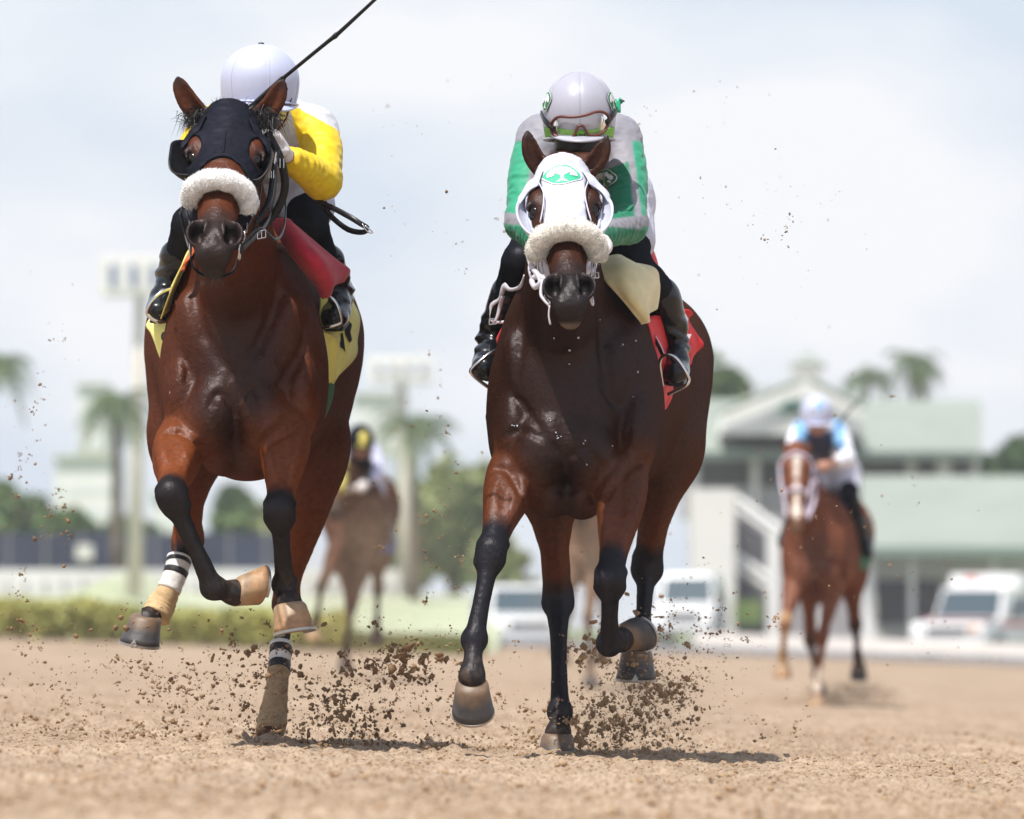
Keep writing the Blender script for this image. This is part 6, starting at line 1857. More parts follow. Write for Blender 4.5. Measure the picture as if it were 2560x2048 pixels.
part('column', gs, M['paint'], (1918, 1948, 1330, 1620), (2030, 2046, 1310, 1620), Y=YB - 14, depth=.5)
part('planter', gs, M['turf'], (1838, 1905, 1500, 1560), Y=YB - 16, depth=1.0)

# ---- vehicles ----------------------------------------------------------------
def vehicle(name, px, Y, width, height, label, cat, style='van', yaw=0.0, red=False, py=None, group='white vehicles parked beyond the rail'):
    x = xy(px, Y); z = float(ground_z(x, Y)) if py is None else zz(py, Y)
    root = empty(name, (x, Y, z), label, cat, group); root.rotation_euler = (0, 0, yaw)
    w, h = width / 2, height
    Ls = 4.8
    def rel(nm, verts, faces, m, par=root, smooth=False):
        me = bpy.data.meshes.new(nm); me.from_pydata(verts, [], faces); me.materials.append(m); me.update()
        if smooth: me.polygons.foreach_set('use_smooth', [True] * len(me.polygons))
        o = bpy.data.objects.new(nm, me); link(o, par); return o
    # cross section along the length (y forward = towards -Y)
    if style == 'van': prof = [(-2.4, .45, .86 * h), (-1.1, .42, h), (2.3, .42, h)] ; 
    hood = .52 * h
    sec = [(-2.45, .30, .40 * h, .92), (-2.30, .24, .50 * h, .98), (-1.35, .22, .56 * h, 1.0), (-.95, .22, h * .97, .92), (-.6, .22, h, .90), (2.2, .22, h, .88), (2.35, .26, h * .93, .86)]
    V = []; F_ = []
    for (y, z0, z1, k) in sec:
        belt = min(.55 * h, z1)
        V += [(-w * .96, y, z0), (-w, y, (z0 + belt) / 2), (-w * .98, y, belt), (-w * k * .92, y, z1 - .03), (-w * k * .7, y, z1), (w * k * .7, y, z1), (w * k * .92, y, z1 - .03), (w * .98, y, belt), (w, y, (z0 + belt) / 2), (w * .96, y, z0)]
    n = 10
    for i in range(len(sec) - 1):
        for j in range(n): F_.append((i * n + j, (i + 1) * n + j, (i + 1) * n + (j + 1) % n, i * n + (j + 1) % n))
    F_.append(tuple(range(n))); F_.append(tuple((len(sec) - 1) * n + j for j in range(n - 1, -1, -1)))
    rel('body', V, F_, M['white_body'])
    rel('windscreen', [(-w * .86, -1.34, .575 * h), (w * .86, -1.34, .575 * h), (w * .78, -1.0, .93 * h), (-w * .78, -1.0, .93 * h)], [(0, 1, 2, 3)], M['glass'])
    for sx in (-1, 1):
        rel('side_window', [(sx * w * .995, -1.0, .58 * h), (sx * w * .995, 2.0, .58 * h), (sx * w * .85, 2.0, .90 * h), (sx * w * .85, -.45, .90 * h)], [(0, 1, 2, 3)], M['glass'])
        rel('headlight', [(sx * w * .95, -2.34, .38 * h), (sx * w * .62, -2.46, .38 * h), (sx * w * .62, -2.44, .46 * h), (sx * w * .95, -2.30, .46 * h)], [(0, 1, 2, 3)], M['chrome'])
        rel('mirror', [(sx * w * 1.02, -1.0, .56 * h), (sx * w * 1.16, -1.0, .56 * h), (sx * w * 1.16, -1.0, .66 * h), (sx * w * 1.02, -1.0, .66 * h)], [(0, 1, 2, 3)], M['tyre'])
        for yy in (-1.55, 1.55):
            b = MB(); b.tube([(sx * w * .78, yy, .34), (sx * w * 1.01, yy, .34)], [.34, .34], n=18, lat=(0, 0, 1)); wv = np.array(b.v)
            t = rel('wheel', [tuple(p) for p in wv], b.f, M['tyre'])
            b = MB(); b.tube([(sx * w * 1.0, yy, .34), (sx * w * 1.02, yy, .34)], [.19, .19], n=14, lat=(0, 0, 1)); rel('rim', b.v, b.f, M['chrome'], t)
    b = MB(); b.box((0, -2.47, .30), (w * 1.9, .12, .16)); rel('bumper', b.v, b.f, M['chrome'] if not red else M['white_body'])
    b = MB(); b.box((0, -2.46, .40 * h), (w * 1.1, .06, .09 * h)); rel('grille', b.v, b.f, M['tyre'])
    if red:
        for sx in (-1, 1):
            b = MB(); b.box((sx * w * 1.005, .4, .48 * h), (.02, 3.6, .06 * h)); rel('red_stripe', b.v, b.f, M['red_stripe'])
        b = MB(); b.box((0, -1.8, .555 * h), (w * 1.8, .5, .02)); rel('red_stripe', b.v, b.f, M['red_stripe'])
    if style == 'ambulance':
        b = MB(); b.box((0, .95, h * 1.04), (w * 1.96, 2.7, h * .22), top=(.96, .97)); rel('box_body', b.v, b.f, M['white_body'])
        b = MB(); b.box((-.3, -.52, h * 1.08), (.3, .10, .08)); rel('roof_lamp', b.v, b.f, M['red_stripe'])
        b = MB(); b.box((w * .75, -2.5, .42 * h), (.22, .05, .12)); rel('indicator', b.v, b.f, M['amber'])
    return root
vehicle('ambulance', 2478, 195, 1.9, 1.8, 'white ambulance with a red stripe facing the track in front of the clubhouse', 'ambulance', 'ambulance', yaw=-.5, red=True, py=1652)
vehicle('parked_van', 1292, 185, 1.65, 1.5, 'white van seen between the legs of the right horse and the light pole', 'van', yaw=.12, py=1628)
vehicle('parked_truck', 1728, 185, 1.3, 1.6, 'white truck right beside the hind leg of the right horse', 'truck', yaw=-.1, py=1610)

# ---- left background ---------------------------------------------------------
navy = empty('screen_fence', (xy(330, 262), 262, zz(1500, 262)), 'long navy windscreen fence behind the hedge on the left', 'fence', None)
for i in range(9):
    part('panel', navy, M['blue_wall'], (-70 + i * 92, 20 + i * 92, 1332 + (i % 3), 1425), Y=262, depth=.12)
    part('post', navy, M['pole'], (20 + i * 92, 23 + i * 92, 1326, 1560), Y=262, depth=.12)
part('sign_board', navy, M['cream_wall'], (190, 232, 1362, 1400), Y=261.8, depth=.08)
lw = empty('marquee', (xy(300, 250), 250, zz(1520, 250)), 'long low white tent strip under the navy fence', 'tent')
part('tent_wall', lw, M['paint'], (-60, 1010, 1424, 1500), Y=250, depth=1.5)
for i in range(22):
    part('tent_flap', lw, M['cream_wall'], (-40 + i * 48, -34 + i * 48, 1428, 1498), Y=249.8, depth=.1)
bank = sheet('bank', xy(-260, 235), xy(1260, 235), 225, 249, M['pale_turf'], nx=50, ny=12, fz=lambda X, Y: zz(1545, 240) + (Y - 225) * .03 + .75 * np.exp(-((X - xy(295, 240)) / 1.3) ** 2) * sstep(225, 232, Y))
sheet('bank', xy(-260, 180), xy(1260, 235), 125, 226, M['pale_turf'], nx=50, ny=12, fz=lambda X, Y: ground_z(X, 125) * (1 - (Y - 125) / 101) + (Y - 125) / 101 * zz(1545, 240) + .01)

def pole_lamp(px_b, px_t, py_b, py_t, Y, wid, cells, lx0, lx1, ly0, ly1, label):
    x0, x1 = xy(px_b, Y), xy(px_t, Y)
    root = empty('floodlight_mast', (x0, Y, zz(py_b, Y)), label, 'light pole', 'floodlight masts behind the track')
    V, Fq = loft_mesh([(x0, Y, zz(py_b, Y)), (x0 * .5 + x1 * .5, Y, zz((py_b + py_t) / 2, Y)), (x1, Y, zz(py_t, Y))], [wid, wid * .75, wid * .5], [wid, wid * .75, wid * .5], (1, 0, 0), 12)
    mesh_obj('mast', V, Fq, M['pole'], root)
    b = MB()
    for r in ((lx0, lx1, ly0, ly0 + 8), (lx0, lx1, ly1 - 8, ly1), (lx0, lx0 + 8, ly0 + 8, ly1 - 8), (lx1 - 8, lx1, ly0 + 8, ly1 - 8)): bx(b, *r, Y - .6, .3)
    b.build('lamp_frame', M['paint'], root)
    n = cells; wd = (lx1 - lx0 - 16) / n
    for i in range(n):
        a = lx0 + 8 + i * wd
        o = part('lamp_housing', root, M['paint'], (a + 2, a + wd - 2, ly0 + 10, ly1 - 10), Y=Y - .7, depth=.35)
        part('lamp_glass', o, M['lamp_glass'], (a + wd * .32, a + wd * .72, ly0 + 22, ly1 - 26), Y=Y - .74, depth=.03)
pole_lamp(336, 352, 1490, 640, 230, .24, 4, 248, 468, 640, 742, 'tall floodlight mast with four lamps left of the left horse')
pole_lamp(1024, 1000, 1560, 890, 250, .27, 4, 920, 1082, 890, 960, 'shorter floodlight mast between the two leading horses')

# ---- buildings far left ---------------------------------------------------------
def tower(nm, px0, px1, py0, py1, Y, label, rows, cols_):
    root = empty(nm, (xy((px0 + px1) / 2, Y), Y, zz(py1, Y)), label, 'building', 'hazy white buildings far behind the track')
    part('wall', root, M['paint'], (px0, px1, py0, py1), Y=Y, depth=10)
    part('roof', root, M['paint'], (px0 - 2, px1 + 2, py0 - 5, py0), Y=Y - .3, depth=10.5)
    for i in range(rows):
        for j in range(cols_):
            a = px0 + (px1 - px0) * (j + .25) / cols_; c = py0 + (py1 - py0) * (i + .3) / rows
            part('window', root, M['glass_pale'], (a, a + (px1 - px0) * .5 / cols_, c, c + (py1 - py0) * .4 / rows), Y=Y - .05, depth=.05)
M['glass_pale'] = mat('pale_window', (.60, .66, .68), .4)
tower('apartment_tower', 192, 262, 960, 1130, 420, 'tall pale tower far behind the left floodlight mast', 4, 2)
tower('apartment_block', 135, 285, 1140, 1310, 400, 'broad hazy white block below the pale tower', 3, 4)
tower('white_hall', 378, 470, 1230, 1330, 380, 'small white hall seen under the belly of the left horse', 2, 3)
tower('hotel_block', 880, 1015, 985, 1130, 420, 'pale white block behind the rider with the black cap', 3, 3)

# ---- trees ----------------------------------------------------------------------
M['leaf'] = mat('leaf_green', (.13, .20, .075), .75, spec=.2, noise=.5, nscale=1.2, color2=(.13, .19, .055))
M['leaf_pale'] = mat('leaf_yellow_green', (.34, .37, .16), .75, spec=.2, noise=.5, nscale=.9, color2=(.24, .28, .13))  # yellow green, paled with haze put into the leaf colour
M['leaf_dark'] = mat('leaf_dark_green', (.04, .09, .035), .75, spec=.2, noise=.5, nscale=1.2, color2=(.085, .13, .05))
M['palm_leaf'] = mat('palm_leaf', (.055, .11, .04), .6, spec=.3, noise=.4, nscale=2, color2=(.12, .15, .06))
M['bark'] = mat('bark', (.13, .10, .075), .9, noise=.3, nscale=3)
def tree(px, py_top, py_base, Y, wpx, label, leaf='leaf', n=2600, seed=1, group='trees behind the track', size=.28, lobes=6):
    x = xy(px, Y); zt, zb = zz(py_top, Y), zz(py_base, Y); w = wpx * Y / FOC / 2
    root = empty('tree', (x, Y, zb), label, 'tree', group)
    rs = np.random.RandomState(seed); H_ = zt - zb
    b = MB(); b.tube([(x, Y, zb), (x + .05 * H_ * rs.normal(), Y, zb + H_ * .45), (x, Y, zb + H_ * .8)], [.05 * H_, .035 * H_, .01 * H_], n=8)
    for i in range(5):
        a = rs.rand() * 6.28; h0 = zb + H_ * (.3 + .3 * rs.rand())
        b.tube([(x, Y, h0), (x + w * .6 * math.cos(a), Y + w * .6 * math.sin(a), h0 + H_ * .25)], [.02 * H_, .008 * H_], n=6)
    b.build('trunk', M['bark'], root)
    VV, QQ, k = [], [], 0
    for i in range(lobes):
        a = rs.rand() * 6.28; f = rs.rand() ** .5 * .62
        c = (x + w * f * math.cos(a), Y + w * f * math.sin(a), zb + H_ * rs.uniform(.42, .80)); rr = w * rs.uniform(.38, .6)
        V, Q = leaf_cards(c, (rr, rr, H_ * .24), n // lobes, size, seed * 31 + i, gaps=.5)
        VV.append(V); QQ.append(Q + k); k += len(V)
    mesh_obj('crown', np.vstack(VV), np.vstack(QQ), M[leaf], root, smooth=False)
    return root

def palm(px, py_top, py_base, Y, span, label, seed=1, nf=22, group='palms behind the track', lean=0.0):
    x = xy(px, Y); zt, zb = zz(py_top, Y), zz(py_base, Y); R_ = span * Y / FOC / 2
    root = empty('palm_tree', (x, Y, zb), label, 'palm tree', group)
    zc = zt - R_ * .45
    tube_obj('trunk', [(x - lean, Y, zb), (x - lean * .4, Y, (zb + zc) / 2), (x, Y, zc)], [.20, .14, .12], M['bark'], root, n=10)
    rs = np.random.RandomState(seed)
    for i in range(nf):
        a = 6.283 * (i + rs.rand() * .6) / nf; up = rs.uniform(.1, 1.2); dr = up * .5 + rs.uniform(.4, 1.35); L_ = R_ * rs.uniform(1.0, 1.35)
        V = []; Q = []
        m = 13; P = []
        for j in range(m):
            t = j / (m - 1); r = L_ * t * (1 - .12 * t); P.append(np.array([x + r * math.cos(a), Y + r * math.sin(a), zc + L_ * (up * t - dr * t * t)]))
        P = np.array(P); T, U, Vv = frames(P, (0, 0, 1)); S_ = np.cross(T, U)
        for j in range(1, m):
            t = j / (m - 1); l = L_ * .26 * math.sin(math.pi * min(1, t * .85 + .1)) 
            for sg in (-1, 1):
                for q_ in (0, .5):
                    p = P[j] * (1 - q_) + P[j - 1] * q_; b = len(V)
                    tip = p + S_[j] * sg * l + T[j] * l * .5 - np.array([0, 0, l * (.15 + .5 * rs.rand())])
                    wv = T[j] * .035 * L_ / 2.4
                    V += [p - wv, p + wv, tip + wv * .25, tip - wv * .25]; Q.append((b, b + 1, b + 2, b + 3))
        b = len(V)
        for j in range(m): V += [P[j] - S_[j] * .03, P[j] + S_[j] * .03]
        Q += [(b + 2 * j, b + 2 * j + 1, b + 2 * j + 3, b + 2 * j + 2) for j in range(m - 1)]
        mesh_obj('frond', V, Q, M['palm_leaf'], root, smooth=False)
palm(-30, 862, 1420, 205, 240, 'palm tree cut by the left edge of the picture', 1)
palm(292, 962, 1420, 225, 215, 'palm tree behind the left floodlight mast', 2, nf=24)
palm(1035, 1010, 1500, 240, 230, 'palm tree behind the shorter floodlight mast', 3)
palm(2170, 905, 1200, 285, 160, 'palm tree rising behind the ridge of the clubhouse roof', 4, lean=.4)
palm(2285, 868, 1200, 285, 150, 'tallest palm tree above the clubhouse roof', 5)
palm(2310, 905, 1200, 290, 110, 'small palm tree at the right of the roof palms', 6)
tree(1835, 895, 1240, 290, 190, 'round green tree above the left end of the clubhouse roof', 'leaf', 4200, 11)
tree(1930, 965, 1240, 292, 90, 'small bush like crown beside the clubhouse gable', 'leaf', 1500, 12)
tree(2560, 1040, 1420, 262, 210, 'dark green tree at the right edge beside the clubhouse', 'leaf_dark', 4200, 13)
tree(2460, 1130, 1420, 262, 110, 'lower dark shrub tree between the clubhouse and the right edge', 'leaf_dark', 2000, 14)
tree(1140, 1120, 1560, 268, 300, 'broad yellow green tree left of the right horse', 'leaf_pale', 6000, 15, lobes=9)
tree(1030, 1170, 1560, 272, 230, 'green tree behind the shorter floodlight mast', 'leaf', 4500, 16)
tree(1260, 1290, 1560, 262, 200, 'low olive tree touching the foreleg of the right horse', 'leaf_pale', 3500, 17)
tree(600, 1200, 1430, 285, 190, 'green tree seen below the chest of the left horse', 'leaf', 3600, 18)
tree(40, 1190, 1440, 280, 250, 'green bushy tree at the far left above the navy fence', 'leaf', 4200, 19)
tree(170, 1265, 1440, 278, 190, 'rounded bush in front of the hazy white block', 'leaf', 3000, 20)
tree(330, 1290, 1440, 276, 170, 'rounded bush behind the foot of the left mast', 'leaf_dark', 2600, 21)
tree(700, 1240, 1440, 283, 150, 'green bush between the left horse and the follower', 'leaf_pale', 2600, 22)
tree(930, 1290, 1500, 270, 150, 'small tree beside the follower with the yellow hood', 'leaf', 2600, 23)
# ------------------------------------------------------------------ the followers
import copy
def unproj(p):
    return (p[0] * FOC / p[1] + CXP, HZP - (p[2] - CAMZ) * FOC / p[1], p[1])

def moved(S, chest, over, res):
    """the body of S carried to another place; the pose given anew"""
    c0 = W(S['muscles'][0][0], S['muscles'][0][1], S['muscles'][0][2]); T = W(*chest) - c0
    mv = lambda p: unproj(W(*p[:3]) + T)
    N_ = {}
    sc = lambda p: p[2] / (p[2] + T[1])
    N_['torso'] = [(*mv(t), t[3] * sc(t), t[4] * sc(t)) for t in S['torso']]
    N_['neck'] = [(*mv(t), t[3] * sc(t), t[4]) for t in S['neck']]
    N_['muscles'] = [(*mv(t), t[3] * sc(t), t[4], t[5] * sc(t), *t[6:]) for t in S['muscles']]
    N_['head'] = S['head']
    for k in ('base', 'base2', 'black', 'muzzle'): N_[k] = S[k]
    N_['fine'] = False
    N_.update(over)
    if 'neckto' in over:                       # bend the neck so that it reaches the head
        hd = W(*over['neckto']); a = [W(*t[:3]) for t in N_['neck']]
        d = hd - a[-1]
        N_['neck'] = [(*unproj(p + d * w), t[3], t[4]) for p, t, w in zip(a, N_['neck'], (0, .12, .4, .75, 1.0))]
    pts = [W(*q) for L_ in ('fore', 'hind') for c in N_[L_] for q in c['p']] + [W(*t[:3]) for t in N_['torso']] + [W(*q) for e in N_['ears'] for q in e]
    pts = np.array(pts); lo, hi = pts.min(0) - .40, pts.max(0) + .40
    lo[1] -= .25
    N_['lo'], N_['hi'] = tuple(lo), tuple(hi)
    N_['ysplit'] = hi[1] + 1
    return N_

def simple_straps(root, H, m, w=.011):
    k = .008
    tube_obj('browband', [H(-.105, -.05, -.07), H(-.07, -.075, -.02), H(0, -.085, .012), (H(.07, -.075, -.02)), H(.105, -.05, -.07)], w, m, root, n=6)
    tube_obj('noseband', [H(-.075, .20, -.08), H(-.050, .19, -.01), H(0, .185, .010), H(.050, .19, -.01), H(.075, .20, -.08)], w, m, root, n=6)
    for sx in (-1, 1):
        tube_obj('cheek_strap', [H(sx * .108, -.05, -.08), H(sx * .104, .08, -.09), H(sx * .080, .20, -.09), H(sx * .065, .37, -.09)], w * .9, m, root, n=6)
    tube_obj('rein', [H(.07, .37, -.09), H(.12, .2, -.14), H(.13, .0, -.2)], w, m, root, n=6)

def plain_helmet(c, m, patches=None):
    def f(root, w):
        h = helmet(c, (.112, .132, .118), m, root, gores=6, phase=.4, low=-.62)
        for (a, z, ra, rz, mm) in (patches or []):
            V = []; Fq = []
            for i in range(5):
                for j in range(16):
                    t = 6.283 * j / 16; V.append(on_helmet(c, (.112, .132, .118), a + ra * i / 4 * math.cos(t), z + rz * i / 4 * math.sin(t), .003))
            for i in range(4):
                for j in range(16): Fq.append((i * 16 + j, i * 16 + (j + 1) % 16, (i + 1) * 16 + (j + 1) % 16, (i + 1) * 16 + j))
            mesh_obj('cap_patch', V, Fq, mm, h)
        fc = w['head'] + np.array([0, -.045, -.080])
        rows = [[fc + np.array([.070 * math.sin(a), -.074 * math.cos(a), z]) for a in np.linspace(-1.25, 1.25, 9)] for z in (.060, .030, .0)]
        V, Q = patch_mesh(rows, 1, 2, thick=-.004); mesh_obj('goggles', V, Q, M['blk_leather'], h)
        return h
    return f

def build_followers():
    # chestnut with the white blaze
    S3 = moved(S2, (2048, 1372, 55.6), dict(
        at=(2044, 1768, 56.0), neckto=(1996, 1170, 55.15),
        head=((1991, 1178), (1991, 1297), 54.95, 0.0, 1.0),
        ears=[[(1976, 1140, 55.15), (1966, 1122, 55.14), (1962, 1108, 55.14), (1960, 1098, 55.13)], [(2010, 1142, 55.15), (2020, 1124, 55.14), (2024, 1110, 55.14), (2027, 1100, 55.13)]],
        fore=[dict(p=[(1990, 1440, 55.6), (1962, 1560, 55.25), (1957, 1640, 55.45), (1956, 1662, 55.45)]), dict(p=[(2090, 1440, 55.6), (2056, 1590, 55.35), (2044, 1718, 55.4), (2042, 1740, 55.35)])],
        hind=[dict(p=[(2040, 1350, 56.9), (2020, 1430, 56.5), (2026, 1600, 56.7), (2042, 1690, 56.4), (2046, 1712, 56.35)], gw=.7), dict(p=[(2110, 1350, 56.9), (2126, 1430, 56.6), (2138, 1560, 56.9), (2144, 1640, 56.9), (2147, 1662, 56.9)], gw=.8)],
        hooves=[((1956, 1664, 55.45), (0, .1, -1), (0, -1, -.1), 'hoof_tan'), ((2042, 1742, 55.35), (0, .1, -1), (0, -1, -.1), 'hoof_tan'), ((2046, 1714, 56.35), (0, .1, -1), (0, -1, -.1), 'hoof_dark'), ((2147, 1664, 56.9), (0, .4, -.9), (0, -.9, -.4), 'hoof_dark')],
        base=(.15, .050, .026), base2=(.10, .034, .020), muzzle=(.16, .09, .06), mz0=.36, mz1=.44,
        marks=[(0, -.045, .030, .050), (0, .04, .012, .09), (0, .20, .016, .10), (0, .33, .030, .08)],
        chest=((2040, 1400, 55.3), (.2, .5, .3), (.085, .032, .020), .8),
        blacks=[([(1962, 1560, 55.3), (1957, 1655, 55.45)], [.07, .07], .05, (.42, .27, .15)), ([(2044, 1690, 55.4), (2042, 1745, 55.4)], [.06, .06], .03, (.60, .50, .42)), ([(2026, 1600, 56.7), (2046, 1714, 56.35)], [.07, .07], .05, (.07, .03, .02)), ([(2140, 1560, 56.9), (2147, 1664, 56.9)], [.07, .07], .05, (.05, .025, .018))],
    ), 0)
    h3 = make_horse(S3, .017, 'chestnut horse with a white blaze galloping far behind on the right', 'galloping racehorses', coat='coat_far')
    simple_straps(h3[0], h3[1], M['lilac'], .012)
    J3 = dict(p=dict(hip=(2092, 1180, 56.2), hipL=(2060, 1190, 56.2), hipR=(2116, 1195, 56.2), chest=(2048, 1090, 55.75), neck=(2045, 1072, 55.6), head=(2042, 1034, 55.4),
                     shL=(2002, 1078, 55.7), elL=(1982, 1140, 55.5), wrL=(1998, 1158, 55.3), haL=(2010, 1160, 55.2), shR=(2090, 1078, 55.7), elR=(2118, 1148, 55.5), wrR=(2072, 1158, 55.25), haR=(2052, 1162, 55.15),
                     knL=(2010, 1240, 55.85), anL=(1966, 1330, 56.05), toL=(1956, 1356, 55.9), knR=(2126, 1240, 55.85), anR=(2164, 1355, 56.05), toR=(2172, 1382, 55.9)), cuff=.55)
    c3 = W(2042, 1030, 55.4)
    def cols3(V):
        c = np.tile([.74, .76, .84], (len(V), 1)).astype(float); S = W(2048, 1080, 55.7)
        c[(np.abs(V[:, 0] - S[0]) > .09) & (np.abs(V[:, 0] - S[0]) < .17) & (V[:, 2] > S[2] - .12)] = (.20, .42, .72)
        c[(np.abs(V[:, 0] - S[0]) < .09) & (V[:, 2] < S[2] + .0)] = (.03, .04, .09)
        return c
    j3 = make_jockey(J3, 'rider in white and pale blue silks on the chestnut horse', cols3, None, plain_helmet(c3, M['helmet'], [(.1, .04, .22, .028, M['sky_print'])]), vox=.016, group='jockeys', gloves='skin')
    cloth('saddle_cloth', [[(2118, 1262, 56.0), (2130, 1265, 56.1)], [(2126, 1330, 55.9), (2160, 1330, 56.15)], [(2124, 1400, 55.85), (2176, 1410, 56.2)], [(2122, 1440, 55.85), (2150, 1425, 56.1)]], M['green_cloth'], h3[0], nu=4, nv=5)
    cloth('saddle_pad', [[(2098, 1245, 55.9), (2130, 1245, 56.0)], [(2112, 1285, 55.85), (2142, 1275, 56.0)]], M['blue_cloth'], h3[0], nu=4, nv=4)
    wp = tube_obj('riding_whip', [W(2092, 1066, 55.5), W(2120, 1030, 55.4), W(2160, 988, 55.3)], [.010, .008, .006], M['blk_leather'], None, n=6)
    tag(wp, 'thin dark whip raised beside the white and blue rider', 'whip')
    # brown horse with the yellow hood
    S4 = moved(S1, (890, 1290, 65.6), dict(
        at=(862, 1690, 66.0), neckto=(845, 1180, 65.1),
        head=((836, 1178), (836, 1272), 64.9, 0.0, 1.0),
        ears=[[(826, 1150, 65.1), (820, 1138, 65.1), (817, 1128, 65.1), (815, 1118, 65.1)], [(850, 1150, 65.1), (856, 1138, 65.1), (859, 1128, 65.1), (861, 1118, 65.1)]],
        fore=[dict(p=[(842, 1375, 65.5), (806, 1460, 65.1), (792, 1545, 65.3), (786, 1572, 65.3)]), dict(p=[(925, 1375, 65.5), (884, 1500, 65.25), (864, 1622, 65.4), (862, 1645, 65.35)])],
        hind=[dict(p=[(860, 1300, 66.9), (860, 1390, 66.5), (876, 1520, 66.7), (866, 1620, 66.4), (864, 1650, 66.3)], gw=.7), dict(p=[(935, 1300, 66.9), (940, 1380, 66.6), (946, 1470, 66.9), (942, 1558, 66.8), (942, 1578, 66.8)], gw=.8)],
        hooves=[((785, 1574, 65.3), (-.1, .1, -1), (0, -1, -.1), 'hoof_tan'), ((862, 1650, 65.35), (0, .1, -1), (0, -1, -.1), 'hoof_dark'), ((864, 1654, 66.3), (0, .1, -1), (0, -1, -.1), 'hoof_dark'), ((942, 1580, 66.8), (0, .4, -.9), (0, -.9, -.4), 'hoof_dark')],
        base=(.085, .034, .020), base2=(.055, .024, .016), black=(.03, .022, .018),
        blacks=[([(806, 1480, 65.1), (786, 1572, 65.3)], [.07, .07], .05), ([(880, 1530, 65.3), (862, 1650, 65.4)], [.06, .06], .1), ([(876, 1520, 66.7), (864, 1654, 66.3)], [.07, .07], .05), ([(946, 1490, 66.9), (942, 1580, 66.8)], [.07, .07], .05)],
    ), 0)
    h4 = make_horse(S4, .019, 'brown horse in a yellow hood half hidden behind the left horse', 'galloping racehorses', coat='coat_far')
    head_shell('hood', h4[1], h4[0], M['yel_cloth'], .008, [lambda f, q=q: f.ell(h4[1](q * .096, .012, -.030), (.03, .045, .05), h4[1].R, k=.006, op='s') for q in (-1, 1)], lambda x, s, n: np.maximum(np.maximum(s - .2, -(s + .165)), -(n + .235)), vox=.012)
    J4 = dict(p=dict(hip=(912, 1215, 66.2), hipL=(892, 1222, 66.2), hipR=(930, 1225, 66.2), chest=(900, 1140, 65.75), neck=(900, 1128, 65.6), head=(901, 1100, 65.35),
                     shL=(872, 1132, 65.7), elL=(858, 1190, 65.5), wrL=(866, 1205, 65.25), haL=(870, 1212, 65.2), shR=(930, 1132, 65.7), elR=(944, 1188, 65.5), wrR=(912, 1204, 65.25), haR=(904, 1212, 65.2),
                     knL=(872, 1250, 65.85), anL=(842, 1330, 66.05), toL=(836, 1350, 65.9), knR=(945, 1255, 65.85), anR=(966, 1330, 66.05), toR=(972, 1352, 65.9)), cuff=1.0)
    def cols4(V):
        c = np.tile([.55, .56, .74], (len(V), 1)).astype(float); S = W(900, 1130, 65.7)
        c[np.abs(V[:, 0] - S[0]) < .10] = (.02, .02, .025); return c
    c4 = W(901, 1097, 65.35)
    make_jockey(J4, 'rider with a black and yellow cap behind the left horse', cols4, None, plain_helmet(c4, M['blk_fabric'], [(.25, .01, .30, .042, M['yel_cloth']), (.15, -.055, .34, .030, M['yel_cloth'])]), vox=.018, group='jockeys')
    cloth('saddle_cloth', [[(950, 1300, 65.9), (968, 1305, 66.1)], [(952, 1345, 65.9), (990, 1350, 66.2)], [(955, 1382, 65.9), (985, 1385, 66.2)]], M['blue_cloth'], h4[0], nu=4, nv=4)
    # dusty horse seen between the legs of the right horse
    S5 = moved(S2, (1455, 1345, 65.6), dict(
        at=(1476, 1700, 66.0), neckto=(1450, 1200, 65.1),
        head=((1450, 1190), (1452, 1285), 64.9, 0.0, 1.0),
        ears=[[(1440, 1162, 65.1), (1436, 1150, 65.1), (1433, 1140, 65.1), (1431, 1130, 65.1)], [(1462, 1162, 65.1), (1466, 1150, 65.1), (1469, 1140, 65.1), (1471, 1130, 65.1)]],
        fore=[dict(p=[(1425, 1420, 65.5), (1404, 1510, 65.1), (1396, 1590, 65.3), (1394, 1612, 65.3)]), dict(p=[(1490, 1420, 65.5), (1470, 1540, 65.2), (1474, 1660, 65.3), (1476, 1684, 65.25)])],
        hind=[dict(p=[(1440, 1330, 66.9), (1430, 1410, 66.5), (1420, 1530, 66.8), (1410, 1610, 66.9), (1408, 1634, 66.9)], gw=.7), dict(p=[(1500, 1330, 66.9), (1505, 1410, 66.6), (1512, 1520, 66.9), (1506, 1600, 66.9), (1504, 1625, 66.9)], gw=.75)],
        hooves=[((1394, 1614, 65.3), (0, .1, -1), (0, -1, -.1), 'hoof_dark'), ((1476, 1686, 65.25), (0, .1, -1), (0, -1, -.1), 'hoof_dark'), ((1408, 1636, 66.9), (0, .1, -1), (0, -1, -.1), 'hoof_dark'), ((1504, 1627, 66.9), (0, .4, -.9), (0, -.9, -.4), 'hoof_dark')],
        base=(.15, .085, .055), base2=(.11, .06, .04), black=(.10, .065, .045), blacks=[([(1470, 1560, 65.2), (1476, 1690, 65.25)], [.06, .06], .06)],
    ), 0)
    make_horse(S5, .021, 'dusty brown horse seen only between the legs of the right horse', 'galloping racehorses', coat='coat_far')

M['lilac'] = mat('lilac_strap', (.60, .54, .66), .6)
M['sky_print'] = mat('sky_blue_print', (.18, .42, .72), .6)
M['green_cloth'] = mat('green_saddle_cloth', (.02, .13, .06), .7)
M['blue_cloth'] = mat('blue_cloth', (.06, .12, .42), .7)
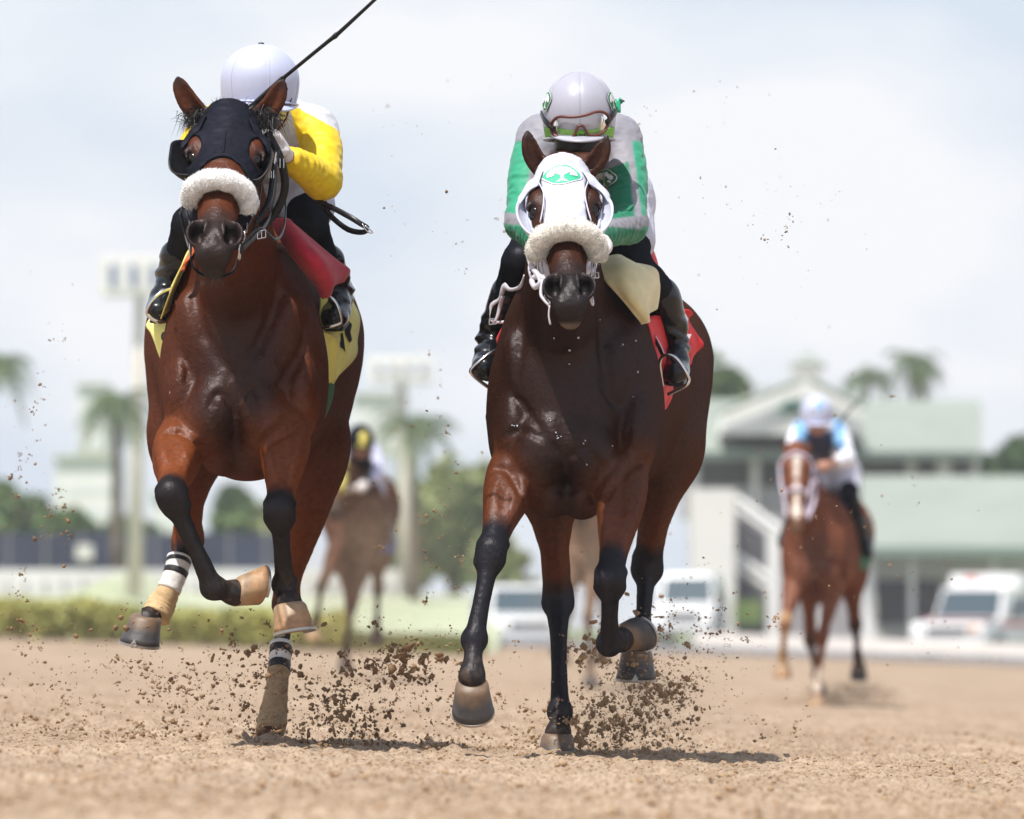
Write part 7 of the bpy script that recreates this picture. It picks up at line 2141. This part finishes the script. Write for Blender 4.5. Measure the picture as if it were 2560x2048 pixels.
# ------------------------------------------------------------------ put the place together
GRP_H, GRP_J = 'galloping racehorses', 'jockeys'
hA = make_horse(S1, .0060, 'bright bay horse in a black blinker hood with white fleece noseband', GRP_H)
hB = make_horse(S2, .0060, 'dark bay horse in a white blinker hood with green tree badge', GRP_H)
tack_left(hA[0], hA[1]); tack_right(hB[0], hB[1])
jA = make_jockey(J1, 'jockey in yellow and white silks and plain white helmet, whip raised', jersey1_cols, None, helm1, group=GRP_J)
jB = make_jockey(J2, 'jockey in grey and green silks with goggles pushed up on the helmet', jersey2_cols, None, helm2, group=GRP_J)
saddlery_left(hA[0], jA[0]); saddlery_right(hB[0], jB[0]); legs_left(hA[0])
wp = tube_obj('riding_whip', [W(628, 268, 24.14), W(650, 248, 24.12), W(700, 204, 24.05), W(708, 196, 24.04), W(716, 189, 24.03), W(820, 104, 23.92), W(836, 92, 23.9), W(842, 86, 23.9), W(850, 80, 23.89), W(945, -8, 23.8), W(980, -42, 23.77)],
              [.0085, .0090, .0095, .0085, .0058, .0060, .0080, .0078, .0062, .0050, .0045], M['blk_leather'], None, n=10, sub=3)
tag(wp, 'black riding whip raised above the white helmet of the yellow rider', 'whip')
build_followers()

# flecks of foam on the dark horse's chest
fl = [(1385, 846), (1424, 877), (1423, 911), (1446, 845), (1594, 931), (1588, 852), (1583, 992), (1280, 1064), (1286, 1065), (1293, 1065), (1374, 1046), (1376, 1052), (1390, 1082), (1393, 1090), (1394, 1096), (1401, 1092), (1463, 1102), (1459, 1109), (1531, 1115), (1467, 1162), (1552, 866), (1557, 862), (1500, 800)]
P = [hB[2].front(a, b, 23.9) for a, b in fl]; P = np.array([p - np.array([0, .003, 0]) for p in P if p is not None])
V, Q = clod_mesh(P, np.random.RandomState(3).uniform(.0022, .0042, len(P)), 4, jag=.3)
mesh_obj('foam_fleck', V, Q, M['wht_cloth'], hB[0])['kind'] = 'stuff'

# ------------------------------------------------------------------ warm dusty air
hz = MB(); hz.box((0, 430, 24), (1300, 1000, 64))
hzo = hz.build('haze', None)
hm = bpy.data.materials.new('haze'); hm.use_nodes = True; t = hm.node_tree
for n_ in list(t.nodes): t.nodes.remove(n_)
out = t.nodes.new('ShaderNodeOutputMaterial'); pv = t.nodes.new('ShaderNodeVolumePrincipled')
pv.inputs['Color'].default_value = (.93, .95, 1.0, 1); pv.inputs['Density'].default_value = .00038
t.links.new(pv.outputs['Volume'], out.inputs['Volume'])
hzo.data.materials.clear(); hzo.data.materials.append(hm); tag(hzo, kind='stuff')

# soft dust hanging behind the hooves
def dust(px, py, Y, rx, ry, rz, dens, label, seed):
    c = W(px, py, Y); n = 16; th = np.linspace(0, math.pi, n)
    V, Fq = loft_mesh([c + np.array([0, 0, rz * math.cos(t)]) for t in th], [max(rx * math.sin(t), 1e-3) for t in th], [max(ry * math.sin(t), 1e-3) for t in th], (1, 0, 0), 20)
    V = np.array(V); V[:, 2] = np.maximum(V[:, 2], ground_z(V[:, 0], V[:, 1]) - .02)
    o = mesh_obj('dust_cloud', V, Fq, None, loc=tuple(c)); o.data.materials.clear()
    m = bpy.data.materials.new('dust'); m.use_nodes = True; t = m.node_tree
    for n_ in list(t.nodes): t.nodes.remove(n_)
    out = t.nodes.new('ShaderNodeOutputMaterial'); pv = t.nodes.new('ShaderNodeVolumePrincipled'); pv.inputs['Color'].default_value = (.62, .47, .33, 1)
    tc_ = t.nodes.new('ShaderNodeTexCoord'); mp_ = t.nodes.new('ShaderNodeMapping'); mp_.inputs['Scale'].default_value = (1 / rx, 1 / ry, 1 / rz)
    ln = t.nodes.new('ShaderNodeVectorMath'); ln.operation = 'LENGTH'; nz_ = t.nodes.new('ShaderNodeTexNoise'); nz_.inputs['Scale'].default_value = 1.6; nz_.inputs['Detail'].default_value = 3
    fa = t.nodes.new('ShaderNodeMapRange'); fa.inputs['From Min'].default_value = 1.0; fa.inputs['From Max'].default_value = .2; fa.inputs['To Min'].default_value = 0; fa.inputs['To Max'].default_value = 1; fa.interpolation_type = 'SMOOTHSTEP'
    nr = t.nodes.new('ShaderNodeMapRange'); nr.inputs['From Min'].default_value = .38; nr.inputs['From Max'].default_value = .68
    mu = t.nodes.new('ShaderNodeMath'); mu.operation = 'MULTIPLY'; m2 = t.nodes.new('ShaderNodeMath'); m2.operation = 'MULTIPLY'; m2.inputs[1].default_value = dens
    K = t.links.new
    K(tc_.outputs['Object'], mp_.inputs['Vector']); K(mp_.outputs['Vector'], ln.inputs[0]); K(ln.outputs['Value'], fa.inputs['Value']); K(mp_.outputs['Vector'], nz_.inputs['Vector']); K(nz_.outputs['Fac'], nr.inputs['Value'])
    K(fa.outputs['Result'], mu.inputs[0]); K(nr.outputs['Result'], mu.inputs[1]); K(mu.outputs[0], m2.inputs[0]); K(m2.outputs[0], pv.inputs['Density']); K(pv.outputs['Volume'], out.inputs['Volume'])
    o.data.materials.append(m); tag(o, label, 'dust', kind='stuff')
dust(1580, 1760, 25.9, .36, .3, .24, 1.6, 'thin dust hanging behind the hind hooves of the right horse', 1)
dust(900, 1420, 63.5, .9, .7, .95, .6, 'brown dust veiling the follower behind the left horse', 2)
dust(1455, 1450, 63.5, .6, .6, .9, .8, 'brown dust veiling the horse behind the right horse', 3)
dust(2120, 1735, 56.3, .45, .4, .14, 3.0, 'low dust behind the hooves of the chestnut horse', 4)
